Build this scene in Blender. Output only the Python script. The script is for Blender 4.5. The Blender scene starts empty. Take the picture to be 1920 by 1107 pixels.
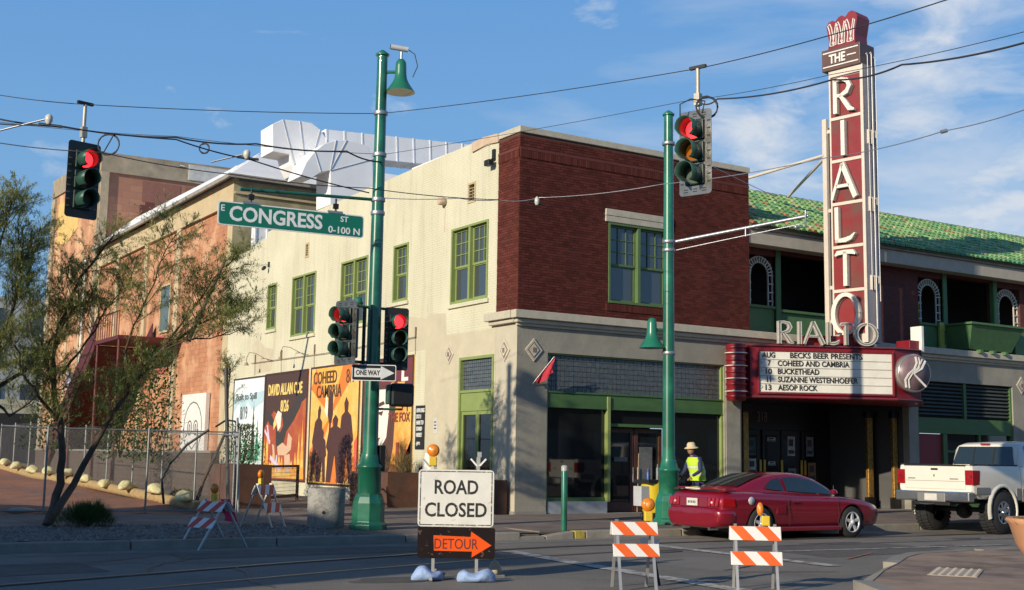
import bpy, bmesh, math, random
from math import sin, cos, pi, radians, sqrt, atan2
from mathutils import Vector, Matrix
random.seed(7)
S = bpy.context.scene
COL = S.collection

# ------------------------------------------------------------------ camera
CAM=(-16.7499,-26.3475,1.5500)
YAW, PITCH, ROLL = radians(32.17), radians(7.53), radians(.928)
fw = Vector((sin(YAW)*cos(PITCH), cos(YAW)*cos(PITCH), sin(PITCH)))
rt = Vector((cos(YAW), -sin(YAW), 0)); up = rt.cross(fw)
r2 = rt*cos(ROLL)+up*sin(ROLL); u2 = up*cos(ROLL)-rt*sin(ROLL)
cam = bpy.data.cameras.new('camera'); co = bpy.data.objects.new('camera', cam); COL.objects.link(co)
m = Matrix((r2, u2, -fw)).transposed().to_4x4(); m.translation = Vector(CAM)
co.matrix_world = m
cam.sensor_width = 36; cam.lens = 2310/1920*36; cam.clip_start = .1; cam.clip_end = 3000
S.camera = co
S.render.resolution_x = 1024; S.render.resolution_y = 590

# ------------------------------------------------------------------ sky and sun
SUN_EL, SUN_AZ = 18.5, 17.0      # elevation; direction the light travels, measured from +X
W = bpy.data.worlds.new('World'); S.world = W; W.use_nodes = True
nt = W.node_tree; nt.nodes.clear()
def N(t, **k):
    n = nt.nodes.new(t)
    for a, b in k.items(): setattr(n, a, b)
    return n
sky = N('ShaderNodeTexSky', sky_type='NISHITA', sun_disc=False)
sky.sun_elevation = radians(SUN_EL); sky.sun_rotation = radians(270-SUN_AZ)
sky.air_density = 1.1; sky.dust_density = .5; sky.ozone_density = 2.2
tc = N('ShaderNodeTexCoord')
mp = N('ShaderNodeMapping'); mp.inputs['Scale'].default_value = (1.5, 1.5, 6.0); mp.inputs['Rotation'].default_value = (.12, -.1, .4)
nz = N('ShaderNodeTexNoise'); nz.inputs['Scale'].default_value = 2.1; nz.inputs['Detail'].default_value = 9; nz.inputs['Roughness'].default_value = .56; nz.inputs['Distortion'].default_value = .35
rp = N('ShaderNodeValToRGB'); rp.color_ramp.elements[0].position = .46; rp.color_ramp.elements[1].position = .72
# the cloud field lies in the eastern part of the sky
dp = N('ShaderNodeVectorMath', operation='DOT_PRODUCT'); dp.inputs[1].default_value = (.86, .5, .05)
mr = N('ShaderNodeMapRange'); mr.inputs['From Min'].default_value = .70; mr.inputs['From Max'].default_value = .98; mr.inputs['To Min'].default_value = .0; mr.inputs['To Max'].default_value = .75
mu = N('ShaderNodeMath', operation='MULTIPLY')
mx = N('ShaderNodeMix', data_type='RGBA'); mx.inputs['B'].default_value = (7.2, 7.6, 8.2, 1)
bg = N('ShaderNodeBackground'); bg.inputs['Strength'].default_value = .10
wo = N('ShaderNodeOutputWorld')
L = nt.links.new
L(tc.outputs['Generated'], mp.inputs['Vector']); L(mp.outputs['Vector'], nz.inputs['Vector']); L(nz.outputs['Fac'], rp.inputs['Fac'])
# brighter puffs of cloud, each a patch of sky filled by the same noise
nz2 = N('ShaderNodeTexNoise'); nz2.inputs['Scale'].default_value = 11; nz2.inputs['Detail'].default_value = 10; nz2.inputs['Roughness'].default_value = .58; nz2.inputs['Distortion'].default_value = .5
mp2 = N('ShaderNodeMapping'); mp2.inputs['Scale'].default_value = (1, 1, 2.6); L(tc.outputs['Generated'], mp2.inputs['Vector']); L(mp2.outputs['Vector'], nz2.inputs['Vector'])
last = None
for dv, rad in [((0.551,0.756,0.353),1.7),((0.579,0.745,0.331),0.7),((0.745,0.608,0.275),3.0),((0.668,0.701,0.249),4.6),((0.783,0.582,0.221),5.2),((0.734,0.587,0.343),3.6),((0.771,0.561,0.300),4.5),((0.804,0.567,0.178),2.2)]:
    d_ = N('ShaderNodeVectorMath', operation='DOT_PRODUCT'); d_.inputs[1].default_value = dv; L(tc.outputs['Generated'], d_.inputs[0])
    r_ = N('ShaderNodeMapRange'); r_.inputs['From Min'].default_value = cos(radians(rad)); r_.inputs['From Max'].default_value = cos(radians(rad*.15)); r_.inputs['To Max'].default_value = .27; L(d_.outputs['Value'], r_.inputs['Value'])
    if last is None: last = r_.outputs[0]
    else: x_ = N('ShaderNodeMath', operation='MAXIMUM'); L(last, x_.inputs[0]); L(r_.outputs[0], x_.inputs[1]); last = x_.outputs[0]
ad = N('ShaderNodeMath', operation='ADD'); L(nz2.outputs['Fac'], ad.inputs[0]); L(last, ad.inputs[1])
pf = N('ShaderNodeMapRange'); pf.inputs['From Min'].default_value = .62; pf.inputs['From Max'].default_value = .90; pf.inputs['To Max'].default_value = .85; L(ad.outputs[0], pf.inputs['Value'])
L(tc.outputs['Generated'], dp.inputs[0]); L(dp.outputs['Value'], mr.inputs['Value'])
L(rp.outputs['Color'], mu.inputs[0]); L(mr.outputs['Result'], mu.inputs[1]); mq = N('ShaderNodeMath', operation='MAXIMUM'); L(mu.outputs[0], mq.inputs[0]); L(pf.outputs[0], mq.inputs[1]); L(mq.outputs[0], mx.inputs['Factor'])
sx = N('ShaderNodeSeparateXYZ'); L(tc.outputs['Generated'], sx.inputs[0])
gr = N('ShaderNodeValToRGB'); e = gr.color_ramp.elements
e[0].position = 0; e[0].color = (.34,.54,.78,1); e[1].position = 1; e[1].color = (.022,.08,.25,1)
for ps, cl_ in ((.10,(.225,.47,.79,1)), (.36,(.14,.37,.76,1)), (.62,(.055,.18,.46,1))): k_ = e.new(ps); k_.color = cl_
L(sx.outputs['Z'], gr.inputs['Fac'])
sc_ = N('ShaderNodeVectorMath', operation='SCALE'); sc_.inputs['Scale'].default_value = 10; L(gr.outputs['Color'], sc_.inputs[0])
m2 = N('ShaderNodeMix', data_type='RGBA'); m2.inputs['Factor'].default_value = .78; L(sky.outputs['Color'], m2.inputs['A']); L(sc_.outputs['Vector'], m2.inputs['B'])
L(m2.outputs['Result'], mx.inputs['A']); L(mx.outputs['Result'], bg.inputs['Color']); L(bg.outputs[0], wo.inputs[0])
sl = bpy.data.lights.new('sun', 'SUN'); sl.energy = 5.0; sl.angle = radians(.5); sl.color = (1, .88, .69)
so = bpy.data.objects.new('sun', sl); COL.objects.link(so)
sd = Vector((cos(radians(SUN_EL))*cos(radians(SUN_AZ)), cos(radians(SUN_EL))*sin(radians(SUN_AZ)), -sin(radians(SUN_EL))))
so.rotation_euler = sd.to_track_quat('-Z', 'Y').to_euler(); so.location = (-40, -20, 30)
S.view_settings.view_transform = 'Standard'; S.view_settings.look = 'None'
S.view_settings.exposure = 0.0; S.view_settings.gamma = 1; S.view_settings.use_curve_mapping = False

# ------------------------------------------------------------------ materials
MATS = {}
def mat(name, col, rough=.7, metal=0, var=.12, scale=3, bump=0, bscale=30, col2=None, mix=(.45, .6), mscale=1.2, spec=.5, emit=None, es=1, rnd=0, coat=0, stretch=(1, 1, 1)):
    if name in MATS: return MATS[name]
    M = bpy.data.materials.new(name); M.use_nodes = True; t = M.node_tree; b = t.nodes['Principled BSDF']; l = t.links.new
    b.inputs['Roughness'].default_value = rough; b.inputs['Metallic'].default_value = metal; b.inputs['Specular IOR Level'].default_value = spec
    b.inputs['Coat Weight'].default_value = coat
    c4 = lambda c: (c[0], c[1], c[2], 1)
    g = t.nodes.new('ShaderNodeNewGeometry')
    mpn = t.nodes.new('ShaderNodeMapping'); mpn.inputs['Scale'].default_value = stretch; l(g.outputs['Position'], mpn.inputs['Vector'])
    out = None
    rgb = t.nodes.new('ShaderNodeRGB'); rgb.outputs[0].default_value = c4(col); out = rgb.outputs[0]
    if col2:
        n = t.nodes.new('ShaderNodeTexNoise'); n.inputs['Scale'].default_value = mscale; n.inputs['Detail'].default_value = 6; n.inputs['Roughness'].default_value = .62
        l(mpn.outputs[0], n.inputs['Vector'])
        r = t.nodes.new('ShaderNodeMapRange'); r.inputs['From Min'].default_value = mix[0]; r.inputs['From Max'].default_value = mix[1]; l(n.outputs['Fac'], r.inputs['Value'])
        x = t.nodes.new('ShaderNodeMix'); x.data_type = 'RGBA'; l(r.outputs[0], x.inputs['Factor']); l(out, x.inputs['A']); x.inputs['B'].default_value = c4(col2); out = x.outputs['Result']
    if var:
        n = t.nodes.new('ShaderNodeTexNoise'); n.inputs['Scale'].default_value = scale; n.inputs['Detail'].default_value = 7; n.inputs['Roughness'].default_value = .65
        l(mpn.outputs[0], n.inputs['Vector'])
        r = t.nodes.new('ShaderNodeMapRange'); r.inputs['From Min'].default_value = .25; r.inputs['From Max'].default_value = .75
        r.inputs['To Min'].default_value = 1-var*1.6; r.inputs['To Max'].default_value = 1+var; l(n.outputs['Fac'], r.inputs['Value'])
        h = t.nodes.new('ShaderNodeHueSaturation'); l(r.outputs[0], h.inputs['Value']); l(out, h.inputs['Color']); out = h.outputs['Color']
    if rnd:
        oi = t.nodes.new('ShaderNodeObjectInfo'); a = t.nodes.new('ShaderNodeMath'); a.operation = 'ADD'; l(oi.outputs['Random'], a.inputs[0]); l(g.outputs['Random Per Island'], a.inputs[1])
        f = t.nodes.new('ShaderNodeMath'); f.operation = 'FRACT'; l(a.outputs[0], f.inputs[0])
        r = t.nodes.new('ShaderNodeMapRange'); r.inputs['To Min'].default_value = 1-rnd; r.inputs['To Max'].default_value = 1+rnd; l(f.outputs[0], r.inputs['Value'])
        h = t.nodes.new('ShaderNodeHueSaturation'); l(r.outputs[0], h.inputs['Value']); l(out, h.inputs['Color']); out = h.outputs['Color']
    l(out, b.inputs['Base Color'])
    if bump:
        n = t.nodes.new('ShaderNodeTexNoise'); n.inputs['Scale'].default_value = bscale; n.inputs['Detail'].default_value = 5; l(mpn.outputs[0], n.inputs['Vector'])
        bn = t.nodes.new('ShaderNodeBump'); bn.inputs['Strength'].default_value = bump; bn.inputs['Distance'].default_value = .02; l(n.outputs['Fac'], bn.inputs['Height']); l(bn.outputs[0], b.inputs['Normal'])
    if emit: b.inputs['Emission Color'].default_value = c4(emit); b.inputs['Emission Strength'].default_value = es
    MATS[name] = M; return M

def brickmat(name, c1, c2, mortar, bw, bh, ms=.01, rough=.85, axis='y', stain=None, sthr=(.5, .62), sscale=.35, msm=.1, bump=.4, streak=.0):
    """block wall seen from far: coursing on the yz (axis y) or xz (axis x) plane"""
    if name in MATS: return MATS[name]
    M = bpy.data.materials.new(name); M.use_nodes = True; t = M.node_tree; b = t.nodes['Principled BSDF']; l = t.links.new
    b.inputs['Roughness'].default_value = rough
    g = t.nodes.new('ShaderNodeNewGeometry'); sp = t.nodes.new('ShaderNodeSeparateXYZ'); cb = t.nodes.new('ShaderNodeCombineXYZ')
    l(g.outputs['Position'], sp.inputs[0]); l(sp.outputs['Y' if axis == 'y' else 'X'], cb.inputs[0]); l(sp.outputs['Z'], cb.inputs[1])
    k = t.nodes.new('ShaderNodeTexBrick'); k.inputs['Color1'].default_value = (*c1, 1); k.inputs['Color2'].default_value = (*c2, 1); k.inputs['Mortar'].default_value = (*mortar, 1)
    k.inputs['Scale'].default_value = 1; k.inputs['Brick Width'].default_value = bw; k.inputs['Row Height'].default_value = bh; k.inputs['Mortar Size'].default_value = ms; k.inputs['Mortar Smooth'].default_value = msm
    l(cb.outputs[0], k.inputs['Vector']); out = k.outputs['Color']
    n = t.nodes.new('ShaderNodeTexNoise'); n.inputs['Scale'].default_value = sscale; n.inputs['Detail'].default_value = 8; n.inputs['Roughness'].default_value = .6; l(g.outputs['Position'], n.inputs['Vector'])
    if stain:
        r = t.nodes.new('ShaderNodeMapRange'); r.inputs['From Min'].default_value = sthr[0]; r.inputs['From Max'].default_value = sthr[1]; l(n.outputs['Fac'], r.inputs['Value'])
        x = t.nodes.new('ShaderNodeMix'); x.data_type = 'RGBA'; l(r.outputs[0], x.inputs['Factor']); l(out, x.inputs['A']); x.inputs['B'].default_value = (*stain, 1); out = x.outputs['Result']
    if streak:      # rain streaks and grime: long in z, fine across
        mp_ = t.nodes.new('ShaderNodeMapping'); mp_.inputs['Scale'].default_value = (3.2, 3.2, .22); l(g.outputs['Position'], mp_.inputs['Vector'])
        n2 = t.nodes.new('ShaderNodeTexNoise'); n2.inputs['Scale'].default_value = 1.3; n2.inputs['Detail'].default_value = 8; n2.inputs['Roughness'].default_value = .7; l(mp_.outputs[0], n2.inputs['Vector'])
        r2_ = t.nodes.new('ShaderNodeMapRange'); r2_.inputs['From Min'].default_value = .5; r2_.inputs['From Max'].default_value = .78; r2_.inputs['To Min'].default_value = 1; r2_.inputs['To Max'].default_value = 1-streak*2; l(n2.outputs['Fac'], r2_.inputs['Value'])
        h2 = t.nodes.new('ShaderNodeHueSaturation'); l(r2_.outputs[0], h2.inputs['Value']); l(out, h2.inputs['Color']); out = h2.outputs['Color']
    l(out, b.inputs['Base Color'])
    bn = t.nodes.new('ShaderNodeBump'); bn.inputs['Strength'].default_value = bump; bn.inputs['Distance'].default_value = .01; l(k.outputs['Fac'], bn.inputs['Height']); bn.invert = True; l(bn.outputs[0], b.inputs['Normal'])
    MATS[name] = M; return M

# ------------------------------------------------------------------ mesh helpers
class MB:
    def __init__(s): s.v = []; s.f = []; s.mi = []; s.ms = []; s.sm = []; s.cur = 0; s.smooth = False
    def use(s, m):
        if m not in s.ms: s.ms.append(m)
        s.cur = s.ms.index(m); return s
    def add(s, vs, fs, smooth=None):
        o = len(s.v); s.v += [tuple(p) for p in vs]
        for f in fs: s.f.append([i+o for i in f]); s.mi.append(s.cur); s.sm.append(s.smooth if smooth is None else smooth)
        return s
    def hexa(s, p): return s.add(p, [(0,3,2,1),(4,5,6,7),(0,1,5,4),(1,2,6,5),(2,3,7,6),(3,0,4,7)])
    def box(s, x0, x1, y0, y1, z0, z1): return s.hexa([(x0,y0,z0),(x1,y0,z0),(x1,y1,z0),(x0,y1,z0),(x0,y0,z1),(x1,y0,z1),(x1,y1,z1),(x0,y1,z1)])
    def fb(s, F, u0, u1, v0, v1, n0, n1):
        return s.hexa([F(u0,v0,n0),F(u1,v0,n0),F(u1,v0,n1),F(u0,v0,n1),F(u0,v1,n0),F(u1,v1,n0),F(u1,v1,n1),F(u0,v1,n1)])
    def poly(s, pts, F, n0, n1):
        k = len(pts); vs = [F(u, v, n0) for u, v in pts]+[F(u, v, n1) for u, v in pts]
        return s.add(vs, [tuple(range(k)), tuple(range(2*k-1, k-1, -1))]+[(i, (i+1) % k, (i+1) % k+k, i+k) for i in range(k)])
    def quad(s, a, b, c, d): return s.add([a, b, c, d], [(0,1,2,3)])
    def tube(s, pts, r, n=8, cap=True, smooth=True):
        pts = [Vector(p) for p in pts]; rs = r if isinstance(r, (list, tuple)) else [r]*len(pts)
        vs = []; prev = None
        for i, p in enumerate(pts):
            d = (pts[min(i+1, len(pts)-1)]-pts[max(i-1, 0)]).normalized()
            if prev is None:
                a = Vector((0,0,1)) if abs(d.z) < .9 else Vector((1,0,0)); x = d.cross(a).normalized()
            else:
                x = (prev-d*prev.dot(d)).normalized()
            prev = x; y = d.cross(x)
            vs += [p+(x*cos(2*pi*j/n)+y*sin(2*pi*j/n))*rs[i] for j in range(n)]
        fs = []
        for i in range(len(pts)-1):
            for j in range(n): fs.append((i*n+j, i*n+(j+1) % n, (i+1)*n+(j+1) % n, (i+1)*n+j))
        s.add(vs, fs, smooth)
        if cap: s.add(vs[:n], [tuple(range(n-1, -1, -1))], False); s.add(vs[-n:], [tuple(range(n))], False)
        return s
    def lathe(s, prof, o=(0,0,0), ax=(0,0,1), n=20, smooth=True, caps=True):
        """prof: (radius, height) pairs along ax"""
        ax = Vector(ax).normalized(); a = Vector((1,0,0)) if abs(ax.x) < .9 else Vector((0,1,0)); x = (a-ax*a.dot(ax)).normalized(); y = ax.cross(x); o = Vector(o)
        vs = []
        for r, h in prof: vs += [o+ax*h+(x*cos(2*pi*(j+.5)/n)+y*sin(2*pi*(j+.5)/n))*r for j in range(n)]
        fs = [(i*n+j, i*n+(j+1) % n, (i+1)*n+(j+1) % n, (i+1)*n+j) for i in range(len(prof)-1) for j in range(n)]
        s.add(vs, fs, smooth)
        if not caps: return s
        if prof[0][0] > 1e-4: s.add(vs[:n], [tuple(range(n-1, -1, -1))], False)
        if prof[-1][0] > 1e-4: s.add(vs[-n:], [tuple(range(n))], False)
        return s
    def sphere(s, c, r, n=10, sc=(1,1,1), jit=0):
        vs = []; c = Vector(c)
        for i in range(n//2+1):
            a = pi*i/(n//2)
            for j in range(n):
                k = 1+random.uniform(-jit, jit)
                vs.append(c+Vector((sin(a)*cos(2*pi*j/n)*r*sc[0]*k, sin(a)*sin(2*pi*j/n)*r*sc[1]*k, cos(a)*r*sc[2]*k)))
        return s.add(vs, [(i*n+j, i*n+(j+1) % n, (i+1)*n+(j+1) % n, (i+1)*n+j) for i in range(n//2) for j in range(n)], True)
    def stroke(s, pts, w, F, n0, n1):
        """flat band of width w through 2-D points, extruded n0..n1"""
        k = len(pts); Lp = []; Rp = []
        ws = w if isinstance(w, (list, tuple)) else [w]*k
        for i in range(k):
            a = pts[max(i-1, 0)]; b = pts[min(i+1, k-1)]; dx, dy = b[0]-a[0], b[1]-a[1]; q = math.hypot(dx, dy) or 1
            nx, ny = -dy/q*ws[i]/2, dx/q*ws[i]/2
            Lp.append((pts[i][0]+nx, pts[i][1]+ny)); Rp.append((pts[i][0]-nx, pts[i][1]-ny))
        for i in range(k-1):
            q = [Lp[i], Rp[i], Rp[i+1], Lp[i+1]]
            s.hexa([F(u, v, n0) for u, v in q]+[F(u, v, n1) for u, v in q])
        return s
    def text(s, body, F, u, v, w, h, n0=0, n1=.004, bold=.0):
        vs, fs = textmesh(body, bold)
        return s.add([F(u+x*w, v+y*h, n0+(n1-n0)*z) for x, y, z in vs], fs)
    def build(s, name, m=None, parent=None, bevel=0, bseg=2, smooth=None, stuff=False, at=None, sub=0):
        me = bpy.data.meshes.new(name); root = parent
        off = Vector((0,0,0))
        if at is not None: off = Vector(at)
        elif parent is not None:
            while root.parent: root = root.parent
            off = Vector(root.get('_o', (0,0,0)))
        me.from_pydata([tuple(Vector(p)-off) for p in s.v], [], s.f)
        ms = s.ms or [m]
        for k in ms: me.materials.append(k)
        if s.ms: me.polygons.foreach_set('material_index', s.mi)
        me.polygons.foreach_set('use_smooth', s.sm if smooth is None else [smooth]*len(s.f))
        b = bmesh.new(); b.from_mesh(me); bmesh.ops.recalc_face_normals(b, faces=b.faces); b.to_mesh(me); b.free()
        o = bpy.data.objects.new(name, me); COL.objects.link(o)
        if at is not None and parent is None: o.location = off
        if parent is not None: o.parent = parent
        if bevel:
            w = o.modifiers.new('bevel', 'BEVEL'); w.width = bevel; w.segments = bseg; w.limit_method = 'ANGLE'; w.angle_limit = radians(40)
        if sub: q = o.modifiers.new('sub', 'SUBSURF'); q.levels = q.render_levels = sub
        if stuff: o['kind'] = 'stuff'
        return o
_T = {}
def textmesh(body, bold=0):
    k = (body, bold)
    if k in _T: return _T[k]
    c = bpy.data.curves.new('t', 'FONT'); c.body = body; c.offset = bold; c.extrude = .5; c.resolution_u = 3
    o = bpy.data.objects.new('t', c); COL.objects.link(o); dg = bpy.context.evaluated_depsgraph_get(); dg.update()
    me = bpy.data.meshes.new_from_object(o.evaluated_get(dg)); vs = [tuple(v.co) for v in me.vertices]; fs = [tuple(p.vertices) for p in me.polygons]
    bpy.data.objects.remove(o); bpy.data.meshes.remove(me); bpy.data.curves.remove(c)
    x0 = min(v[0] for v in vs); x1 = max(v[0] for v in vs); y0 = min(v[1] for v in vs); y1 = max(v[1] for v in vs)
    vs = [((x-x0)/(x1-x0), (y-y0)/((y1-y0) or 1), z+.5) for x, y, z in vs]
    _T[k] = (vs, fs); return _T[k]
def FS(u, v, n): return (-n, u, v)          # west side wall: u = y, outwards = -x
def FF(u, v, n): return (u, -n, v)          # street front: u = x, outwards = -y
def frame(o, ang, flip=1):
    """vertical plane through o, u along azimuth ang (degrees from +x), outwards to the right of u"""
    ca, sa = cos(radians(ang)), sin(radians(ang)); o = Vector(o)
    return lambda u, v, n: (o.x+u*ca+n*sa, o.y+u*sa-n*ca, o.z+v)
def thing(name, label, cat, loc=(0,0,0), group=None, rotz=0):
    o = bpy.data.objects.new(name, None); COL.objects.link(o); o.location = loc; o.rotation_euler = (0,0,rotz)
    o.empty_display_size = .2; o['_o'] = tuple(loc) if not rotz else (0,0,0)
    o['label'] = label; o['category'] = cat
    if group: o['group'] = group
    return o
def tag(o, label, cat, group=None):
    o['label'] = label; o['category'] = cat
    if group: o['group'] = group
    return o
def struct(o): o['kind'] = 'structure'; return o
def copy_tree(o, parent=None):
    c = o.copy(); COL.objects.link(c); c.parent = parent
    for ch in list(o.children): copy_tree(ch, c)
    return c
def cut(o, cutters, m):
    """subtract closed cutter meshes from o and bake the result"""
    for cb_ in cutters:
        k = cb_.build('c', m); k.data.materials.clear(); k.data.materials.append(m)
        q = o.modifiers.new('b', 'BOOLEAN'); q.object = k; q.operation = 'DIFFERENCE'; q.solver = 'EXACT'
        try: q.material_mode = 'TRANSFER'
        except Exception: pass
        k.parent = o.parent
        dg = bpy.context.evaluated_depsgraph_get(); dg.update()
        me = bpy.data.meshes.new_from_object(o.evaluated_get(dg)); o.modifiers.clear()
        o.data = me; kd = k.data; bpy.data.objects.remove(k); bpy.data.meshes.remove(kd)
    return o

# palette
cream = brickmat('cream_paint', (.605,.578,.42), (.587,.56,.405), (.55,.525,.375), .2115, .0686, .012, .8, 'y', streak=.13, stain=(.64,.615,.46), sthr=(.42,.66), sscale=.5, msm=.4, bump=.5)
stucco = mat('shaded_grey_stucco', (.33,.31,.25), .9, var=.08, scale=2, bump=.3, bscale=14, col2=(.28,.265,.215), mscale=.8)  # colour lowered: dimness of the grazing sun on the front is painted in
ledgem = mat('stone_ledge', (.50,.46,.36), .85, var=.12, scale=4, bump=.2, bscale=20)
brickm = mat('red_brick', (.108,.027,.020), .9, var=.12, scale=.9, bump=.3, bscale=60, rnd=.27, col2=(.085,.025,.02), mix=(.5,.72), mscale=.8, spec=.2)
mortar = mat('dark_mortar', (.10,.045,.035), .95, var=.15, scale=9)
green = mat('green_paint', (.235,.30,.095), .55, var=.06)
dgreen = mat('dark_green_paint', (.07,.15,.045), .55, var=.1)
bgreen = mat('balcony_green_paint', (.075,.17,.065), .6, var=.12, scale=5)
glass = mat('window_glass', (.05,.06,.07), .04, var=0, spec=1.0)
sglass = mat('shop_glass', (.012,.014,.014), .03, var=0, spec=.8)
white = mat('white_paint', (.78,.77,.72), .5, var=.05)
roofwhite = mat('white_roof', (.86,.86,.85), .6, var=.06, scale=2, bump=.15, bscale=5)
ductm = mat('duct_sheet', (.88,.88,.88), .45, var=.05, scale=1.3)
polem = mat('pole_green', (.010,.105,.060), .3, var=.12, scale=4, col2=(.02,.17,.10), coat=.4)
steel = mat('galvanised_steel', (.42,.43,.44), .42, metal=.75, var=.12, scale=6)
dark = mat('black_plastic', (.012,.013,.013), .5, var=.1)
cable = mat('cable_black', (.03,.03,.035), .6, var=0)
asphalt = mat('asphalt', (.245,.224,.192), .95, spec=.15, var=.24, scale=38, bump=.6, bscale=90, col2=(.185,.171,.150), mscale=.35)
concrete = mat('concrete', (.27,.25,.22), .9, var=.13, scale=2.5, bump=.25, bscale=30)
red = mat('marquee_red', (.21,.012,.020), .38, var=.12, scale=4)

# ------------------------------------------------------------------ ground
g = MB(); g.quad((-400,-300,-.01),(500,-300,-.01),(500,600,-.01),(-400,600,-.01)); struct(g.build('ground', mat('far_ground', (.16,.13,.10), .95, var=.2, scale=.3)))
g = MB(); g.quad((-90,-34,0),(120,-34,0),(120,-6.3,0),(-90,-6.3,0)); struct(g.build('street', asphalt))
# lighter concrete gutter along the kerb
g = MB(); g.quad((-60,-6.95,.004),(90,-6.95,.004),(90,-6.3,.004),(-60,-6.3,.004)); struct(g.build('gutter', mat('gutter_concrete', (.23,.215,.19), .95, spec=.15, var=.2, scale=2)))
# track slab strip and rails, curving
def railpts(off):
    P = [(-22,-15.1),(-17,-12.55),(-13.98,-11.01),(-10.01,-9.48),(-7.22,-8.6),(-4.2,-8.02),(-1,-7.85),(4,-7.9),(60,-8.6)]
    out = []
    for i, p in enumerate(P):
        a = Vector(P[max(i-1,0)]); b = Vector(P[min(i+1,len(P)-1)]); d = (b-a).normalized(); n = Vector((d.y,-d.x)); q = Vector(p)+n*off; out.append((q.x,q.y))
    return out
railm = mat('worn_rail', (.22,.17,.12), .35, metal=.7, var=.2)
for off, nm in ((0,'near'),(1.43,'far')):
    g = MB(); P = railpts(off)
    for dx, z in ((.035,.012),):
        g.tube([(x,y,.004) for x,y in P], .04, 6)
    o = struct(g.build('rail_track', railm)); o.scale = (1,1,.4)
seam = mat('rail_groove', (.02,.02,.02), .9, var=0)
g = MB()
for off in (.07,.99+.37):
    P = railpts(off)
    for a, b in zip(P, P[1:]):
        d = (Vector(b)-Vector(a)).normalized(); n = Vector((-d.y,d.x))*.03
        g.quad((a[0]-n.x,a[1]-n.y,.008),(b[0]-n.x,b[1]-n.y,.008),(b[0]+n.x,b[1]+n.y,.008),(a[0]+n.x,a[1]+n.y,.008))
struct(g.build('rail_groove', seam))
linew = mat('worn_road_paint', (.50,.48,.43), .9, spec=.2, var=.2, scale=7, col2=(.20,.185,.16), mix=(.48,.6), mscale=5)
def stripe(pts, w, z=.006, m=linew, name='road_marking'):
    g = MB()
    for a, b in zip(pts, pts[1:]):
        d = (Vector(b)-Vector(a)).normalized(); n = Vector((-d.y,d.x))*w/2
        g.quad((a[0]-n.x,a[1]-n.y,z),(b[0]-n.x,b[1]-n.y,z),(b[0]+n.x,b[1]+n.y,z),(a[0]+n.x,a[1]+n.y,z))
    return struct(g.build(name, m))
stripe([(-2.26,-8.2),(-2.45,-12.9)], .3, .012); stripe([(-5.6,-8.6),(-5.89,-11.0),(-6.25,-15)], .3, .012)
stripe([(-1.2,-10.35),(5.2,-10.7)], .12, .012)
# arrow-like worn marking on the right lane
g = MB(); q = lambda u,v,n: (4.3+u*1.0, -11.4+v*.9, .012+n)
g.poly([(0,.42),(1.4,.75),(1.4,.55),(3.6,.55),(3.6,.3),(1.4,.3),(1.4,.05)], q, 0, .001); struct(g.build('road_marking', linew))
utm = mat('utility_paint', (.55,.16,.05), .9, var=.3, scale=8, col2=(.13,.11,.10), mix=(.4,.6), mscale=9)
uty = mat('utility_paint_yellow', (.5,.36,.08), .9, var=.3, scale=8, col2=(.13,.11,.10), mix=(.4,.6), mscale=9)
for a in ([(-1.2,-12.0),(.3,-11.2)], [(-4.6,-13.0),(-3.1,-13.6)], [(-3.9,-12.2),(-2.8,-11.9)]): stripe(a, .06, .013, utm, 'utility_mark')
# asphalt patches
pm = mat('asphalt_patch', (.14,.13,.115), .95, spec=.15, var=.2, scale=3)
for x0,x1,y0,y1 in ((-11,-6.4,-8.3,-7.1),(-1.2,2.6,-11.6,-9.3),(-16,-12.4,-10,-8.2)):
    g = MB(); g.quad((x0,y0,.004),(x1,y0+.2,.004),(x1-.1,y1,.004),(x0+.1,y1-.1,.004)); struct(g.build('asphalt_patch', pm))

# kerb: segments with joints, lowered where the ramp is
kerbroot = struct(MB().box(-60,90,-6.29,-6.12,-.1,.02).build('kerb_base', concrete))
kerbm = mat('kerb_concrete', (.29,.265,.22), .95, spec=.15, var=.18, scale=3, bump=.3, bscale=25, rnd=.08)
redk = mat('kerb_red_mark', (.35,.10,.07), .85, var=.3, scale=9, col2=(.25,.235,.205), mix=(.4,.55), mscale=4)
yelk = mat('kerb_yellow_paint', (.50,.40,.07), .85, var=.25, scale=7)
def kseg(x0, x1, h0, h1, m):
    b = MB(); b.hexa([(x0,-6.32,-.05),(x1,-6.32,-.05),(x1,-6.1,-.05),(x0,-6.1,-.05),(x0,-6.305,h0),(x1,-6.305,h1),(x1,-6.1,h0 if 0 else h1),(x0,-6.1,h0)])
    return b.build('kerb_segment', m, kerbroot, bevel=.02)
x = -21
while x < -6.3: kseg(x, x+2.43, .152, .152, kerbm); x += 2.45
kseg(-6.28,-5.6,.152,.07,kerbm); kseg(-5.58,-3.3,.07,.07,kerbm); kseg(-3.28,-2.62,.07,.152,kerbm); kseg(-2.6,-2.35,.152,.152,yelk)
x = -2.33
while x < 33:
    kseg(x, x+2.43, .152, .152, kerbm); x += 2.45

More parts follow.
